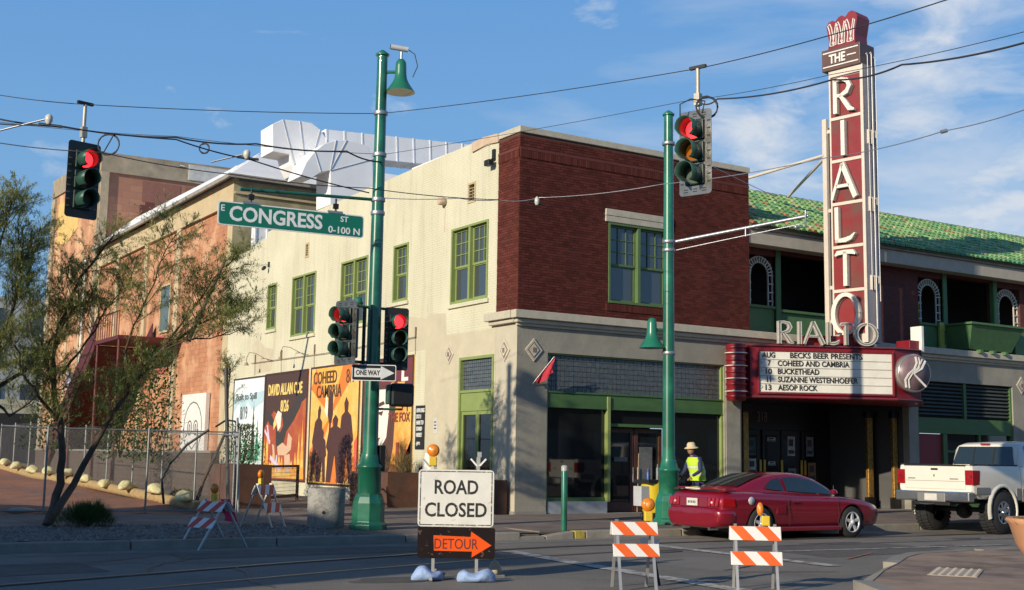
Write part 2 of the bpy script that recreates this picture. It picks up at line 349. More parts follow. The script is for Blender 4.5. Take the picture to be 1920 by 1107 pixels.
# sidewalk slabs: structure with slabs as parts
slabm = mat('sidewalk_slab', (.235,.185,.15), .95, spec=.15, var=.14, scale=2.2, bump=.25, bscale=40, rnd=.10, col2=(.18,.15,.13), mscale=.9)
sroot = MB().quad((-60,-6.1,.12),(90,-6.1,.12),(90,2.6,.12),(-60,2.6,.12)).build('sidewalk', mat('slab_bed', (.09,.08,.07), .95)); struct(sroot)
def slab(x0,x1,y0,y1,z=.15, h=None, root=None):
    b = MB(); zz = h or (z,z,z,z)
    b.hexa([(x0,y0,.10),(x1,y0,.10),(x1,y1,.10),(x0,y1,.10),(x0,y0,zz[0]),(x1,y0,zz[1]),(x1,y1,zz[2]),(x0,y1,zz[3])])
    return b.build('paving_slab', slabm, root or sroot)
# west of the corner: planting strip of gravel (y -6.1..-2), then walk; east of it slabs up to the front
XS = [-6.9,-5.6,-3.3,-1.7,-.1,1.5,3.1,4.7,6.3,7.9,9.5,11.1,12.7,14.3,15.9,17.5,19.1,20.7,22.3,23.9,25.5,27.1]
YS = [-6.1,-4.75,-3.2,-1.6,-.02]
for i in range(len(XS)-1):
    for j in range(len(YS)-1):
        if i == 1 and j == 0: slab(XS[i]+.006,XS[i+1]-.006,YS[j],YS[j+1]-.006,h=(.07,.07,.15,.15))
        else: slab(XS[i]+.006,XS[i+1]-.006,YS[j]+.006,YS[j+1]-.006)
x = -24.5
while x < -7.5:
    slab(x+.006,x+1.6-.006,-1.99,0.2); slab(x+.006,x+1.6-.006,.22,2.2); x += 1.6
for x in (-6.9,-5.3,-3.7,-2.1): slab(x+.006,x+1.59,.0,2.2)
# plaza beside the cream wall
for j,y in enumerate([2.22,4.4,6.6,8.8,11,13.2,15.4,17.6,19.8]):
    for x in (-6.2,-4.1,-2.05): slab(x+.006,x+2.04,y,y+2.18,z=.15)
gravm = mat('gravel', (.20,.165,.14), .95, var=.35, scale=28, bump=.9, bscale=45, col2=(.13,.11,.10), mscale=14)
g = MB()
nx, ny = 90, 22
for i in range(nx):
    for j in range(ny):
        pass
vs = [(-24.5+17.55*i/nx, -6.1+4.08*j/ny, .135+random.uniform(0,.03)) for j in range(ny+1) for i in range(nx+1)]
g.add(vs, [(j*(nx+1)+i, j*(nx+1)+i+1, (j+1)*(nx+1)+i+1, (j+1)*(nx+1)+i) for j in range(ny) for i in range(nx)])
o = g.build('gravel_bed', gravm); o['kind'] = 'stuff'; tag(o, 'grey brown gravel strip between kerb and walk', 'gravel')
# stones scattered in the gravel
g = MB()
for i in range(2600):
    x = random.uniform(-15,-7.0); y = random.uniform(-6.05,-2.1); r = random.uniform(.014,.04)
    g.add([(x-r,y-r*.6,.15),(x+r,y-r*.8,.15),(x+r*.7,y+r,.15),(x-r*.8,y+r*.7,.15),(x,y,.15+r*1.1)], [(0,1,4),(1,2,4),(2,3,4),(3,0,4)])
o = g.build('gravel_stones', mat('pebbles', (.24,.20,.17), .9, var=.2, rnd=.4)); o['kind'] = 'stuff'; tag(o, 'loose pebbles scattered on the gravel strip', 'stones')
# dirt lot, rising gently to the back
def lotz(x, y):
    return .14+max(0, min(1, (y-3)/24))*.62+.05*sin(x*1.3+y*.7)*min(1, max(0, (y-2.5)/2))
dirt = mat('red_dirt', (.30,.125,.065), .95, var=.22, scale=1.6, bump=.8, bscale=12, col2=(.22,.12,.08), mscale=.7)
g = MB(); nx, ny = 70, 100
vs = []
for j in range(ny+1):
    for i in range(nx+1):
        x = -50+43.8*i/nx; y = 2.21+70*j/ny; vs.append((x, y, lotz(x, y)+random.uniform(-.03,.03)-(.0)))
g.add(vs, [(j*(nx+1)+i, j*(nx+1)+i+1, (j+1)*(nx+1)+i+1, (j+1)*(nx+1)+i) for j in range(ny) for i in range(nx)], True)
struct(g.build('dirt_lot', dirt))
g = MB(); g.quad((-6.2,21.95,.16),(0,21.95,.16),(0,72,.8),(-6.2,72,.8)); struct(g.build('lot_path', mat('packed_dirt', (.24,.17,.12), .95, var=.2, bump=.4, bscale=15)))
# near right corner: raised walk with kerb and truncated dome ramp
cp = [(-6.3,-17.6),(-4.9,-15.5),(-3.5,-14.5),(-2.3,-13.7),(-1.2,-12.95),(-.3,-12.5),(1.3,-12.35),(60,-12.35),(60,-30),(-6.3,-30)]
cornerm = mat('corner_paving', (.36,.26,.19), .95, spec=.15, var=.14, scale=2, bump=.3, bscale=40, col2=(.20,.155,.125), mscale=.7)
inn = [(-6.0,-17.6),(-4.72,-15.65),(-3.4,-14.68),(-2.2,-13.9),(-1.1,-13.14),(-.25,-12.7),(1.3,-12.55),(60,-12.55),(60,-30),(-6.0,-30)]
g = MB(); g.poly(inn, lambda u,v,n: (u,v,n), -.02, .115); cr = struct(g.build('corner_walk', cornerm))
for i in range(7):
    a, b = cp[i], cp[i+1]; c, d = inn[i+1], inn[i]
    e = lambda p,q,t: (p[0]+(q[0]-p[0])*t, p[1]+(q[1]-p[1])*t)
    g = MB(); a2=e(a,b,.004); d2=e(d,c,.004)
    hz = .03 if i in (1,2) else .13
    g.hexa([(*a2,-.02),(*b,-.02),(*c,-.02),(*d2,-.02),(*a2,hz),(*b,hz),(*c,.125),(*d2,.125)]); g.build('kerb_segment', kerbm, cr)
# truncated domes mat
dm = mat('dome_mat', (.40,.34,.27), .85, var=.1)
px_, py_ = -3.35, -15.35
g = MB(); Fd = lambda u,v,n: (px_+u*.83+v*.55, py_+u*.55-v*.83, .118+n)
g.fb(Fd, 0,1.25,0,.62,0,.008)
for i in range(12):
    for j in range(6):
        u, v = .05+i*.105, .05+j*.105; c = Vector(Fd(u,v,.008)); g.lathe([(.03,0),(.018,.012)], c, (0,0,1), 6, False)
g.build('tactile_mat', dm, cr)
for a in ([(-2.0,-14.7),(-1.2,-14.9)], [(-1.0,-15.6),(-.3,-15.8)], [(1.6,-14.2),(3.4,-14.0)], [(.2,-13.4),(1.2,-13.5)]): stripe(a, .05, .119, uty, 'utility_mark')

# tar sealed cracks and oil stains on the asphalt
random.seed(21)
tar = mat('tar_seal', (.045,.043,.042), .6, var=.2)
for k in range(9):
    x, y = random.uniform(-15,6), random.uniform(-13.5,-7.2); a = random.uniform(-.5,.5)+(pi/2 if k % 3 == 0 else 0); P = [(x,y)]
    for i in range(9): a += random.gauss(0,.28); x += cos(a)*.35; y += sin(a)*.35; P.append((x,y))
    if all(-16 < q[1] < -7 for q in P): stripe(P, .035, .0065+.0004*k, tar, 'tar_seam')
oil = mat('oil_stain', (.085,.08,.075), .7, var=.3, scale=6)
for k,(x,y,r) in enumerate(((1.5,-9.2,.5),(5.5,-9.0,.35),(-3.4,-9.6,.4),(-9.5,-12.2,.45),(3.2,-10.4,.3))):
    g = MB(); g.poly([(x+r*(1+.25*sin(3*a+k))*cos(a)*1.5, y+r*(1+.2*cos(2*a+k))*sin(a)*.6) for a in [2*pi*i/20 for i in range(20)]], lambda u,v,n:(u,v,n), .0, .0105+.0003*k); struct(g.build('oil_stain', oil))

# ------------------------------------------------------------------ corner building
CB = thing('corner_building', 'two storey cream painted corner building with a dark red brick front', 'building', (0,0,0))
def wall_holes(F, us, vs, holes, depth, m, name, parent, u0, u1, v0, v1):
    g = MB(); U = sorted({u0,u1,*[h[0] for h in holes],*[h[1] for h in holes]}); Vv = sorted({v0,v1,*[h[2] for h in holes],*[h[3] for h in holes]})
    for a, b in zip(U, U[1:]):
        for c, d in zip(Vv, Vv[1:]):
            if any(h[0]-1e-6 <= a and b <= h[1]+1e-6 and h[2]-1e-6 <= c and d <= h[3]+1e-6 for h in holes): continue
            g.quad(F(a,c,0),F(b,c,0),F(b,d,0),F(a,d,0))
    for h in holes:
        a,b,c,d = h
        g.quad(F(a,c,0),F(a,d,0),F(a,d,-depth),F(a,c,-depth)); g.quad(F(b,c,0),F(b,d,0),F(b,d,-depth),F(b,c,-depth))
        g.quad(F(a,c,0),F(b,c,0),F(b,c,-depth),F(a,c,-depth)); g.quad(F(a,d,0),F(b,d,0),F(b,d,-depth),F(a,d,-depth))
    return g.build(name, m, parent)
WIN = [(1.50,3.51,5.75,7.90,2),(6.12,7.10,6.15,7.92,1),(8.90,10.94,5.72,7.89,2),(13.02,15.16,5.70,7.88,2),(16.65,17.57,6.14,7.87,1)]
door_h = (1.10,2.91,.16,4.24)
holes = [w[:4] for w in WIN]+[door_h]
VENT = [(2.25,2.62,8.52,9.04),(9.35,9.7,8.6,9.05),(13.8,14.05,8.48,8.95)]
holes += [v for v in VENT]
wall_holes(FS, 0, 0, holes, .16, cream, 'side_wall', CB, 1.04, 21.85, .1, 9.3)
g = MB(); g.poly([(1.04,9.3),(21.85,9.3),(21.85,9.42),(19.6,9.5),(19.6,9.62),(17.9,9.75),(17.9,9.95),(2.43,10.18),(2.43,9.93),(1.04,9.93)], FS, -.3, 0); g.build('parapet_wall', cream, CB)
# tan patched area with irregular outline on the lower wall, a few mm thick render
patch = mat('tan_patch', (.53,.48,.345), .85, var=.08, scale=2, bump=.2, bscale=10)
wall_holes(FS, 0, 0, [(1.10-.001,2.911,.16,4.241)], .001, patch, 'render_patch', CB, 1.04, 4.9, .1, 4.92)
bpy.data.objects['render_patch'].location.x = -.004
g = MB(); g.poly([(3.7,4.92),(3.75,5.55),(4.7,5.62),(4.9,5.5),(6.6,5.75),(8.1,5.6),(8.4,5.2),(8.3,4.75),(9.3,4.6),(4.9,4.6),(4.9,4.92)], FS, 0, .004); g.build('render_patch', patch, CB)
g = MB(); g.poly([(16.9,4.6),(18.6,4.55),(19.0,5.7),(18.4,5.9),(17.6,5.5),(16.8,5.4)], FS, 0, .004); g.build('render_patch', patch, CB)
# buried body of the building (roof, back)
g = MB(); g.box(.3,7.9,.72,21.8,9.35,9.45); g.build('roof', mat('roof_grey', (.35,.34,.33), .9), CB)
g = MB(); g.box(7.94,7.97,.02,21.8,3.6,10.0); g.build('east_wall', brickm, CB)
inside = mat('interior_wall', (.055,.05,.045), .95, var=.1)
g = MB(); g.quad((.3,.4,.16),(7.9,.4,.16),(7.9,4.5,.16),(.3,4.5,.16)); g.quad((.3,4.5,.16),(7.9,4.5,.16),(7.9,4.5,4.6),(.3,4.5,4.6)); g.quad((.3,.4,4.6),(7.9,.4,4.6),(7.9,4.5,4.6),(.3,4.5,4.6)); g.build('shop_interior', inside, CB)

# brick: mortar plane, bricks, soldier course, coping
wall_holes(FF, 0,0, [(2.86,4.95,5.71,7.92)], .14, mortar, 'brick_backing', CB, 0, 7.97, 5.29, 9.96)
g = MB(); g.quad(FS(0,5.29,0),FS(1.04,5.29,0),FS(1.04,9.96,0),FS(0,9.96,0)); g.build('brick_backing', mortar, CB)
def brick_faces(g, F, u0, u1, v0, v1, n=.011):
    g.hexa([F(u0,v0,-.01),F(u1,v0,-.01),F(u1,v0,n),F(u0,v0,n),F(u0,v1,-.01),F(u1,v1,-.01),F(u1,v1,n),F(u0,v1,n)])
CH = .0686; single = []; rest = MB()
rows = int((9.95-5.29)/CH)
bricks = []
for r in range(rows):
    v0 = 5.292+r*CH; v1 = v0+CH-.010
    if v0 > 9.28 and v1 < 9.60: continue
    for k in range(-1, 39):
        u0 = k*.2115+(r % 2)*.106; u1 = u0+.2015
        u0 = max(u0, .0); u1 = min(u1, 7.965)
        if u1-u0 < .03: continue
        if v1 > 5.70 and v0 < 7.93 and u1 > 2.86 and u0 < 4.95:
            if u0 < 2.82: bricks.append(('F',u0,2.855,v0,v1))
            if u1 > 4.99: bricks.append(('F',4.955,u1,v0,v1))
            continue
        if v0 > 7.90 and v1 < 8.28 and u1 > 2.75 and u0 < 5.06: continue
        bricks.append(('F',u0,u1,v0,v1))
    for k in range(-1, 5):
        u0 = k*.2115+((r+1) % 2)*.106; u1 = u0+.2015; u0 = max(u0,.0); u1 = min(u1,1.035)
        if u1-u0 < .03: continue
        bricks.append(('S',u0,u1,v0,v1))
def bd(b):
    p = (FF if b[0] == 'F' else FS)(b[1], b[3], 0); return (Vector(p)-Vector(CAM)).length*(1 if b[0]=='F' else 1.6)*(1 if b[2]-b[1] > .19 else 3)
bricks.sort(key=bd)
bm_ = {}
for b in bricks[:270]:
    key = (b[0], round(b[2]-b[1],3))
    if key not in bm_:
        q = MB(); brick_faces(q, FF if b[0]=='F' else FS, 0, b[2]-b[1], 0, b[4]-b[3]); o = q.build('brick', brickm, CB); bm_[key] = o.data
    else:
        o = bpy.data.objects.new('brick', bm_[key]); COL.objects.link(o); o.parent = CB
    o.location = (FF if b[0]=='F' else FS)(b[1], b[3], random.uniform(-.002,.003))
for b in bricks[270:]: brick_faces(rest, FF if b[0]=='F' else FS, *b[1:], n=.011+random.uniform(-.003,.003))
for k in range(115):      # soldier course, standing proud
    u = k*.0692
    if u+.06 < 7.965: brick_faces(rest, FF, u, u+.0595, 9.30, 9.50, .03)
for k in range(15): brick_faces(rest, FS, k*.0692, k*.0692+.0595, 9.30, 9.50, .03)
for k in range(44): u = 2.78+k*.0505; brick_faces(rest, FF, u, u+.043, 5.50, 5.69, .035)   # sill of headers
rest.build('bricks', brickm, CB, stuff=True)
brickd = mat('soldier_band', (.12,.03,.025), .85, var=.15)
g = MB(); g.fb(FF,0,7.965,9.505,9.57,0,.034); g.fb(FS,0.001,1.035,9.505,9.57,0,.034); g.build('brick_band', brickd, CB)
g = MB(); g.fb(FF,-.04,7.99,9.96,10.13,-.3,.05); g.fb(FS,.302,1.02,9.96,10.13,-.3,.045); g.fb(FS,1.02,2.43,9.93,10.13,-.3,.03)
g.build('coping', ledgem, CB, bevel=.015)
tanc = mat('tan_torn_render', (.55,.42,.30), .9, var=.12)
g = MB(); g.poly([(1.03,9.90),(1.6,9.96),(2.42,9.90),(2.43,10.17),(1.8,10.20),(1.04,10.14)], FS, .032, .05); g.build('torn_render', tanc, CB)
# lintel, window on the front
g = MB(); g.fb(FF,2.75,5.06,7.92,8.08,-.1,.05); g.fb(FF,2.75,5.06,8.09,8.27,-.1,.06); g.build('lintel', ledgem, CB, bevel=.008)
def window(F, u0, u1, v0, v1, k, parent, dn=-.10, cm=green, gm=glass, vmid=None):
    """double hung sash window, k sashes side by side, upper sash three by three panes"""
    g = MB(); t = .07
    g.fb(F,u0+.002,u0+t,v0+.002,v1-.002,dn-.03,.03); g.fb(F,u1-t,u1-.002,v0+.002,v1-.002,dn-.03,.03)
    g.fb(F,u0+t,u1-t,v1-t,v1-.002,dn-.03,.03); g.fb(F,u0+t,u1-t,v0+.002,v0+t,dn-.03,.04)
    if k == 2: g.fb(F,(u0+u1)/2-.05,(u0+u1)/2+.05,v0+t,v1-t,dn-.03,.02)
    w = g.build('window', cm, parent, bevel=.006)
    vm = vmid or v0+(v1-v0)*.47
    for i in range(k):
        a = u0+t if i == 0 else (u0+u1)/2+.05; b = u1-t if i == k-1 else (u0+u1)/2-.05
        s = MB(); d0, d1 = dn-.03, dn+.02
        for (lo, hi, q) in ((v0+t, vm+.02, -.03), (vm, v1-t, .0)):
            s.fb(F,a,a+.05,lo,hi,d0+q,d1+q); s.fb(F,b-.05,b,lo,hi,d0+q,d1+q); s.fb(F,a+.05,b-.05,lo,lo+.06,d0+q,d1+q); s.fb(F,a+.05,b-.05,hi-.05,hi,d0+q,d1+q)
        for j in (1,2):
            uu = a+.05+(b-a-.1)*j/3; s.fb(F,uu-.011,uu+.011,vm+.06,v1-t-.05,d0,d1-.008)
        for j in (1,2):
            vv = vm+.06+(v1-t-.05-vm-.06)*j/3; s.fb(F,a+.05,b-.05,vv-.011,vv+.011,d0+.002,d1-.012)
        s.build('sash', cm, w)
        for j in range(3):
            for l in range(3):
                q = MB(); U0 = a+.05+(b-a-.1)*j/3; V0 = vm+.06+(v1-t-.05-vm-.06)*l/3; U1 = U0+(b-a-.1)/3; V1 = V0+(v1-t-.05-vm-.06)/3; e = random.uniform(-.003,.003)
                q.quad(F(U0,V0,d0+.015),F(U1,V0,d0+.015+e),F(U1,V1,d0+.015+e),F(U0,V1,d0+.015)); q.build('pane', gm, w)
        q = MB(); q.quad(F(a+.04,v0+t+.05,d0-.01),F(b-.04,v0+t+.05,d0-.006),F(b-.04,vm,d0-.006),F(a+.04,vm,d0-.01)); q.build('pane', gm, w)
        # dark grey sheet, its colour standing in for the unlit room behind
    q = MB(); q.fb(F,u0-.05,u1+.05,v0-.05,v1+.05,dn-.5,dn-.48); q.build('dark_room_sheet', mat('dark_room_sheet', (.10,.11,.12), .8), w)
    return w
for (a,b,c,d,k) in WIN:
    w = window(FS, a, b, c, d, k, CB)
    g = MB(); g.fb(FS,a-.08,b+.08,c-.11,c-.002,-.05,.07); g.build('sill', cream, w, bevel=.01)
fw_ = window(FF, 2.86, 4.95, 5.71, 7.92, 2, CB, cm=mat('front_window_green', (.10,.17,.06), .5, var=.1))
# little lit strip: worn white stick leaning in the window
# vents
tanv = mat('tan_vent', (.50,.40,.24), .8, var=.1)
for a,b,c,d in VENT:
    g = MB(); g.fb(FS,a,b,c,d,-.16,-.15); vo = g.build('vent', mat('vent_dark', (.05,.04,.03), .9), CB)
    g = MB(); g.fb(FS,a-.03,a+.03,c-.03,d+.03,-.02,.02); g.fb(FS,b-.03,b+.03,c-.03,d+.03,-.02,.02); g.fb(FS,a+.03,b-.03,d-.03,d+.03,-.02,.02); g.fb(FS,a+.03,b-.03,c-.03,c+.03,-.02,.02); g.build('vent_frame', tanv, vo)
    for j in range(5):
        q = MB(); v = c+.05+(d-c-.08)*j/5; q.hexa([FS(a+.03,v,-.10),FS(b-.03,v,-.10),FS(b-.03,v-.02,.0),FS(a+.03,v-.02,.0),FS(a+.03,v+.015,-.10),FS(b-.03,v+.015,-.10),FS(b-.03,v-.005,.0),FS(a+.03,v-.005,.0)]); q.build('louvre_slat', tanv, vo)
# ledge (cornice band) round the corner and along the front
g = MB(); g.fb(FF,-.20,20.6,5.08,5.285,-.02,.24); g.fb(FS,-.0,1.30,5.08,5.284,-.02,.235); g.build('cornice', ledgem, CB, bevel=.012)
g = MB(); g.fb(FF,-.10,20.6,4.97,5.078,-.02,.14); g.fb(FS,.0,1.22,4.97,5.078,-.02,.135); g.build('cornice_moulding', ledgem, CB, bevel=.02)
g = MB(); g.fb(FF,-.04,20.6,4.90,4.968,-.02,.06); g.build('cornice_bead', ledgem, CB)
# stucco ground floor front
wall_holes(FF,0,0,[(.94,6.98,.16,4.26)], .22, stucco, 'front_wall', CB, 0, 7.55, .1, 4.97)
g = MB(); g.fb(FF,7.02,7.55,.1,4.2,0,.03); g.build('pilaster', stucco, CB)
g = MB(); g.fb(FS,.006,1.04,.1,4.969,-.2,-.0); g.build('corner_pier', mat('sunlit_side_stucco', (.50,.455,.35), .9, var=.08, scale=2, bump=.3, bscale=14), CB)  # lighter copy of the stucco, full sun on the side put into its colour
g = MB(); g.fb(FF,.0,.94,.1,.22,.0,.025); g.fb(FS,0,1.06,.1,.22,0,.025); g.build('plinth', concrete, CB)
# storefront
gb = MAT_gb = mat('glass_block', (.10,.115,.12), .16, var=.25, scale=9, spec=.8, bump=.5, bscale=25)
def transom(F, u0, u1, v0, v1, nu, nv, parent, dn=-.12):
    t = MB(); t.fb(F,u0,u1,v0,v1,dn-.06,dn-.045); r = t.build('transom', mat('transom_lead', (.05,.05,.05), .7), parent)
    single = nu*nv <= 300; j = MB(); me = None
    for i in range(nu):
        for k in range(nv):
            a = u0+(u1-u0)*i/nu+.006; b = u0+(u1-u0)*(i+1)/nu-.006; c = v0+(v1-v0)*k/nv+.006; d = v0+(v1-v0)*(k+1)/nv-.006; e = random.uniform(-.004,.004); f = random.uniform(-.004,.004)
            j.hexa([F(a,c,dn-.04),F(b,c,dn-.04),F(b,c,dn+e),F(a,c,dn-e),F(a,d,dn-.04),F(b,d,dn-.04),F(b,d,dn+f),F(a,d,dn-f)])
            if single: j.build('glass_tile', gb, r); j = MB()
    if not single: j.build('glass_tiles', gb, r, stuff=True)
transom(FF, 1.0, 6.92, 3.28, 4.22, 42, 7, CB)
g = MB(); g.fb(FF,.94,1.0,.16,4.26,-.2,-.05); g.fb(FF,6.9,6.98,.16,4.26,-.2,-.05); g.fb(FF,1.0,6.9,4.22,4.26,-.2,-.05); g.build('storefront_frame', green, CB, bevel=.006)
g = MB(); g.fb(FF,1.0,6.9,2.88,3.24,-.2,-.04); g.fb(FF,1.0,6.9,3.24,3.28,-.2,-.01); g.fb(FF,1.0,6.9,2.86,2.88,-.2,-.02); g.build('green_fascia', dgreen, CB)
g = MB(); g.fb(FF,2.88,2.98,.45,3.2,-.2,.0); g.build('mullion', green, CB, bevel=.006)
g = MB(); g.fb(FF,4.98,5.04,.16,2.86,-.2,-.08); g.fb(FF,5.98,6.03,.3,2.86,-.2,-.08) if 0 else None; g.build('mullion', dgreen, CB)
g = MB(); g.fb(FF,1.0,2.9,.15,.46,-.2,-.03); g.build('bulkhead', mat('blue_grey_bulkhead', (.30,.33,.36), .7, var=.15, scale=3), CB)
g = MB(); g.fb(FF,5.04,6.9,.15,.42,-.2,-.03); g.build('bulkhead', dgreen, CB)
q = MB(); q.quad(FF(1.0,.5,-.14),FF(2.88,.5,-.14),FF(2.88,2.86,-.14),FF(1.0,2.86,-.14)); q.build('shop_window', sglass, CB)
g = MB(); g.fb(FF,1.0,2.88,.46,.56,-.2,-.1); g.build('window_rail', dgreen, CB)
q = MB(); q.quad(FF(5.04,.42,-.14),FF(6.9,.42,-.14),FF(6.9,2.86,-.14),FF(5.04,2.86,-.14)); q.build('shop_window', sglass, CB)
g = MB(); g.fb(FF,5.35,6.1,.5,2.7,-.5,-.48); g.build('window_display', mat('cream_board', (.42,.38,.27), .8, var=.3, scale=3), CB)
# recessed double door, brown frames
brown = mat('brown_door_frame', (.10,.035,.022), .5, var=.2)
g = MB(); g.fb(FF,2.98,4.98,2.42,2.5,-.30,-.1); g.build('transom_bar', dgreen, CB)
q = MB(); q.quad(FF(2.98,2.5,-.16),FF(4.98,2.5,-.16),FF(4.98,2.86,-.16),FF(2.98,2.86,-.16)); q.build('shop_window', sglass, CB)
for a, b in ((3.02,3.97),(4.0,4.95)):
    d = MB(); d.fb(FF,a,a+.12,.17,2.4,-.35,-.29); d.fb(FF,b-.12,b,.17,2.4,-.35,-.29); d.fb(FF,a+.12,b-.12,2.27,2.4,-.35,-.29); d.fb(FF,a+.12,b-.12,.17,.42,-.35,-.29); dd = d.build('door', brown, CB, bevel=.006)
    q = MB(); q.quad(FF(a+.11,.4,-.32),FF(b-.11,.4,-.32),FF(b-.11,2.28,-.32),FF(a+.11,2.28,-.32)); q.build('door_glass', sglass, dd)
    h = MB(); x = b-.06 if a < 3.5 else a+.06; h.tube([FF(x,.95,-.23),FF(x,1.35,-.23)], .014, 6); h.build('handle', steel, dd)
papr = mat('paper', (.55,.54,.50), .8, var=.1)
g = MB(); g.fb(FF,3.3,3.75,1.5,1.62,-.28,-.275); g.fb(FF,4.15,4.6,.9,1.9,-.28,-.275); g.build('notice', mat('grey_notice', (.16,.16,.15), .7, var=.3, scale=5), CB)
# side door: tiled transom, green panel, pair of narrow glazed doors
transom(FS, 1.17, 2.84, 3.34, 4.16, 16, 8, CB, dn=-.06)
g = MB(); g.fb(FS,1.10,1.18,.16,4.24,-.15,.03); g.fb(FS,2.83,2.91,.16,4.24,-.15,.03); g.fb(FS,1.18,2.83,4.16,4.24,-.15,.03); g.fb(FS,1.18,2.83,3.27,3.34,-.15,.02); g.build('door_frame', green, CB, bevel=.006)
g = MB(); g.fb(FS,1.18,2.83,2.78,3.27,-.12,-.02); g.build('door_head_panel', green, CB)
for a, b in ((1.18,2.0),(2.01,2.83)):
    d = MB(); t = .07; d.fb(FS,a,a+t,.17,2.78,-.12,-.05); d.fb(FS,b-t,b,.17,2.78,-.12,-.05); d.fb(FS,a+t,b-t,2.68,2.78,-.12,-.05); d.fb(FS,a+t,b-t,.17,.5,-.12,-.05); dd = d.build('door', green, CB, bevel=.005)
    q = MB(); q.quad(FS(a+t,.5,-.09),FS(b-t,.5,-.09),FS(b-t,2.68,-.09),FS(a+t,2.68,-.09)); q.build('door_glass', sglass, dd)
g = MB(); g.text('318', FS, 1.66, 1.75, -.4, .09, -.088, -.086, .01); g.text('OPEN', FS, 1.72, 1.55, -.45, .1, -.088,-.086,.01) if 0 else None
# diamond tiles
dt = mat('diamond_stone', (.56,.50,.40), .8, var=.12); dt2 = mat('diamond_inner', (.22,.16,.12), .8, var=.2)
def diamond(F, u, v, r=.27):
    g = MB(); g.poly([(u-r,v),(u,v-r*1.12),(u+r,v),(u,v+r*1.12)], F, 0, .03); o = g.build('diamond_tile', dt, CB, bevel=.01)
    g = MB(); r2_ = r*.72; g.poly([(u-r2_,v),(u,v-r2_*1.12),(u+r2_,v),(u,v+r2_*1.12)], F, .03, .033); g.build('diamond_ring', dt2, o)
    g = MB(); r2_ = r*.55; g.poly([(u-r2_,v),(u,v-r2_*1.12),(u+r2_,v),(u,v+r2_*1.12)], F, .033, .045); g.build('diamond_centre', dt, o)
    g = MB(); g.fb(F,u-.05,u+.05,v-.06,v+.06,.045,.055); g.build('diamond_boss', dt2, o)
diamond(FF,.50,4.30); diamond(FS,.58,4.30); diamond(FS,3.49,4.37,.25)
# patch wall opening at base: brown vent
g = MB(); g.fb(FS,10.2,12.6,.2,.46,0,.02); g.build('foundation_vent', mat('foundation_vent', (.08,.075,.07), .8, var=.2), CB)
# pipe stain and outlet
g = MB(); g.lathe([(.10,0),(.12,.06),(.12,.2),(.09,.22)], FS(3.94,8.78,0), (-1,0,0), 12); o = g.build('roof_outlet', tanc, CB)
g = MB(); g.fb(FS,3.925,3.955,7.9,8.7,0,.006); g.build('drip_stain', tanc, CB)
# string lighting conduit with gooseneck lamps
cz = 5.0
g = MB(); g.tube([FS(18.9,4.98,.06),FS(12,4.93,.06),FS(5.45,5.0,.06)], .012, 5); rust = mat('rust_pipe', (.20,.14,.10), .7, var=.2)
cd = tag(g.build('lighting_conduit', rust), 'thin rusty conduit running along the cream wall above the murals', 'conduit')
for u in (18.55,15.9,12.9,5.5):
    g = MB(); g.fb(FS,u-.03,u+.03,4.98,5.3,0,.04); g.tube([FS(u,5.0,.03),FS(u,4.5,.02)], .008, 4); g.build('conduit_bracket', rust, cd)
for i,(u,t) in enumerate(((17.9,'first gooseneck lamp from the tree end above the snowy mountain mural'),(14.55,'gooseneck lamp above the orange mural with the singers'))):
    t_ = thing('gooseneck_lamp', t, 'wall lamp', FS(u,4.9,0), 'gooseneck lamps over the murals')
    g = MB(); g.tube([FS(u-1.2,4.97,.06),FS(u-.9,5.05,.25),FS(u-.5,5.25,.45),FS(u-.1,5.3,.55),FS(u,5.1,.6),FS(u,4.92,.6)], .012, 5); g.build('arm', rust, t_)
    g = MB(); g.lathe([(.09,0),(.06,.08),(.03,.12)], FS(u,4.82,.6), (0,0,1), 10); g.build('shade', mat('tan_lamp', (.35,.27,.17), .5), t_)
# wall cameras / fixtures near the top corner
t_ = thing('wall_floodlight', 'small dark floodlight fixed high on the cream wall by the brick corner', 'floodlight', FS(1.26,9.5,0))
g = MB(); g.fb(FS,1.2,1.32,9.45,9.75,0,.06); g.tube([FS(1.26,9.5,.05),FS(1.26,9.42,.18)], .02, 6); g.build('bracket', dark, t_)
g = MB(); g.fb(FS,1.14,1.40,9.28,9.44,.1,.26); g.build('lamp_head', dark, t_, bevel=.02)
t_ = thing('wall_spotlight', 'tiny dark spotlight alone on the cream wall near its far end', 'spotlight', FS(17.3,8.5,0))
g = MB(); g.fb(FS,17.5,17.6,8.55,8.75,0,.05); g.build('bracket', dark, t_); g = MB(); g.lathe([(.06,0),(.07,.12),(.03,.18)], FS(17.55,8.55,.16), (-.5,0,-.5), 8); g.build('lamp_head', dark, t_)
# flag on the front pier
t_ = thing('red_flag', 'red cloth flag hanging from a short angled pole by the shop window', 'flag', FF(.3,3.45,0))
g = MB(); g.tube([FF(.42,3.36,.0),FF(.86,4.12,.42)], .014, 6); g.build('flag_pole', steel, t_)
g = MB(); nu, nv = 8, 6; vs = []
for j in range(nv+1):
    for i in range(nu+1):
        s = i/nu; t = j/nv; u = .50+.36*s; v = 3.50+.60*s; n = .08+.33*s
        vs.append(FF(u-.0*t+.10*t*(1-s)+.02*sin(s*9+t*3), v-t*(.14+.36*(s))*(.75), n+.04*sin(s*8+t*4)))
g.add(vs, [(j*(nu+1)+i, j*(nu+1)+i+1, (j+1)*(nu+1)+i+1, (j+1)*(nu+1)+i) for j in range(nv) for i in range(nu)], True); g.build('cloth', mat('red_cloth', (.50,.03,.05), .8, var=.1), t_)

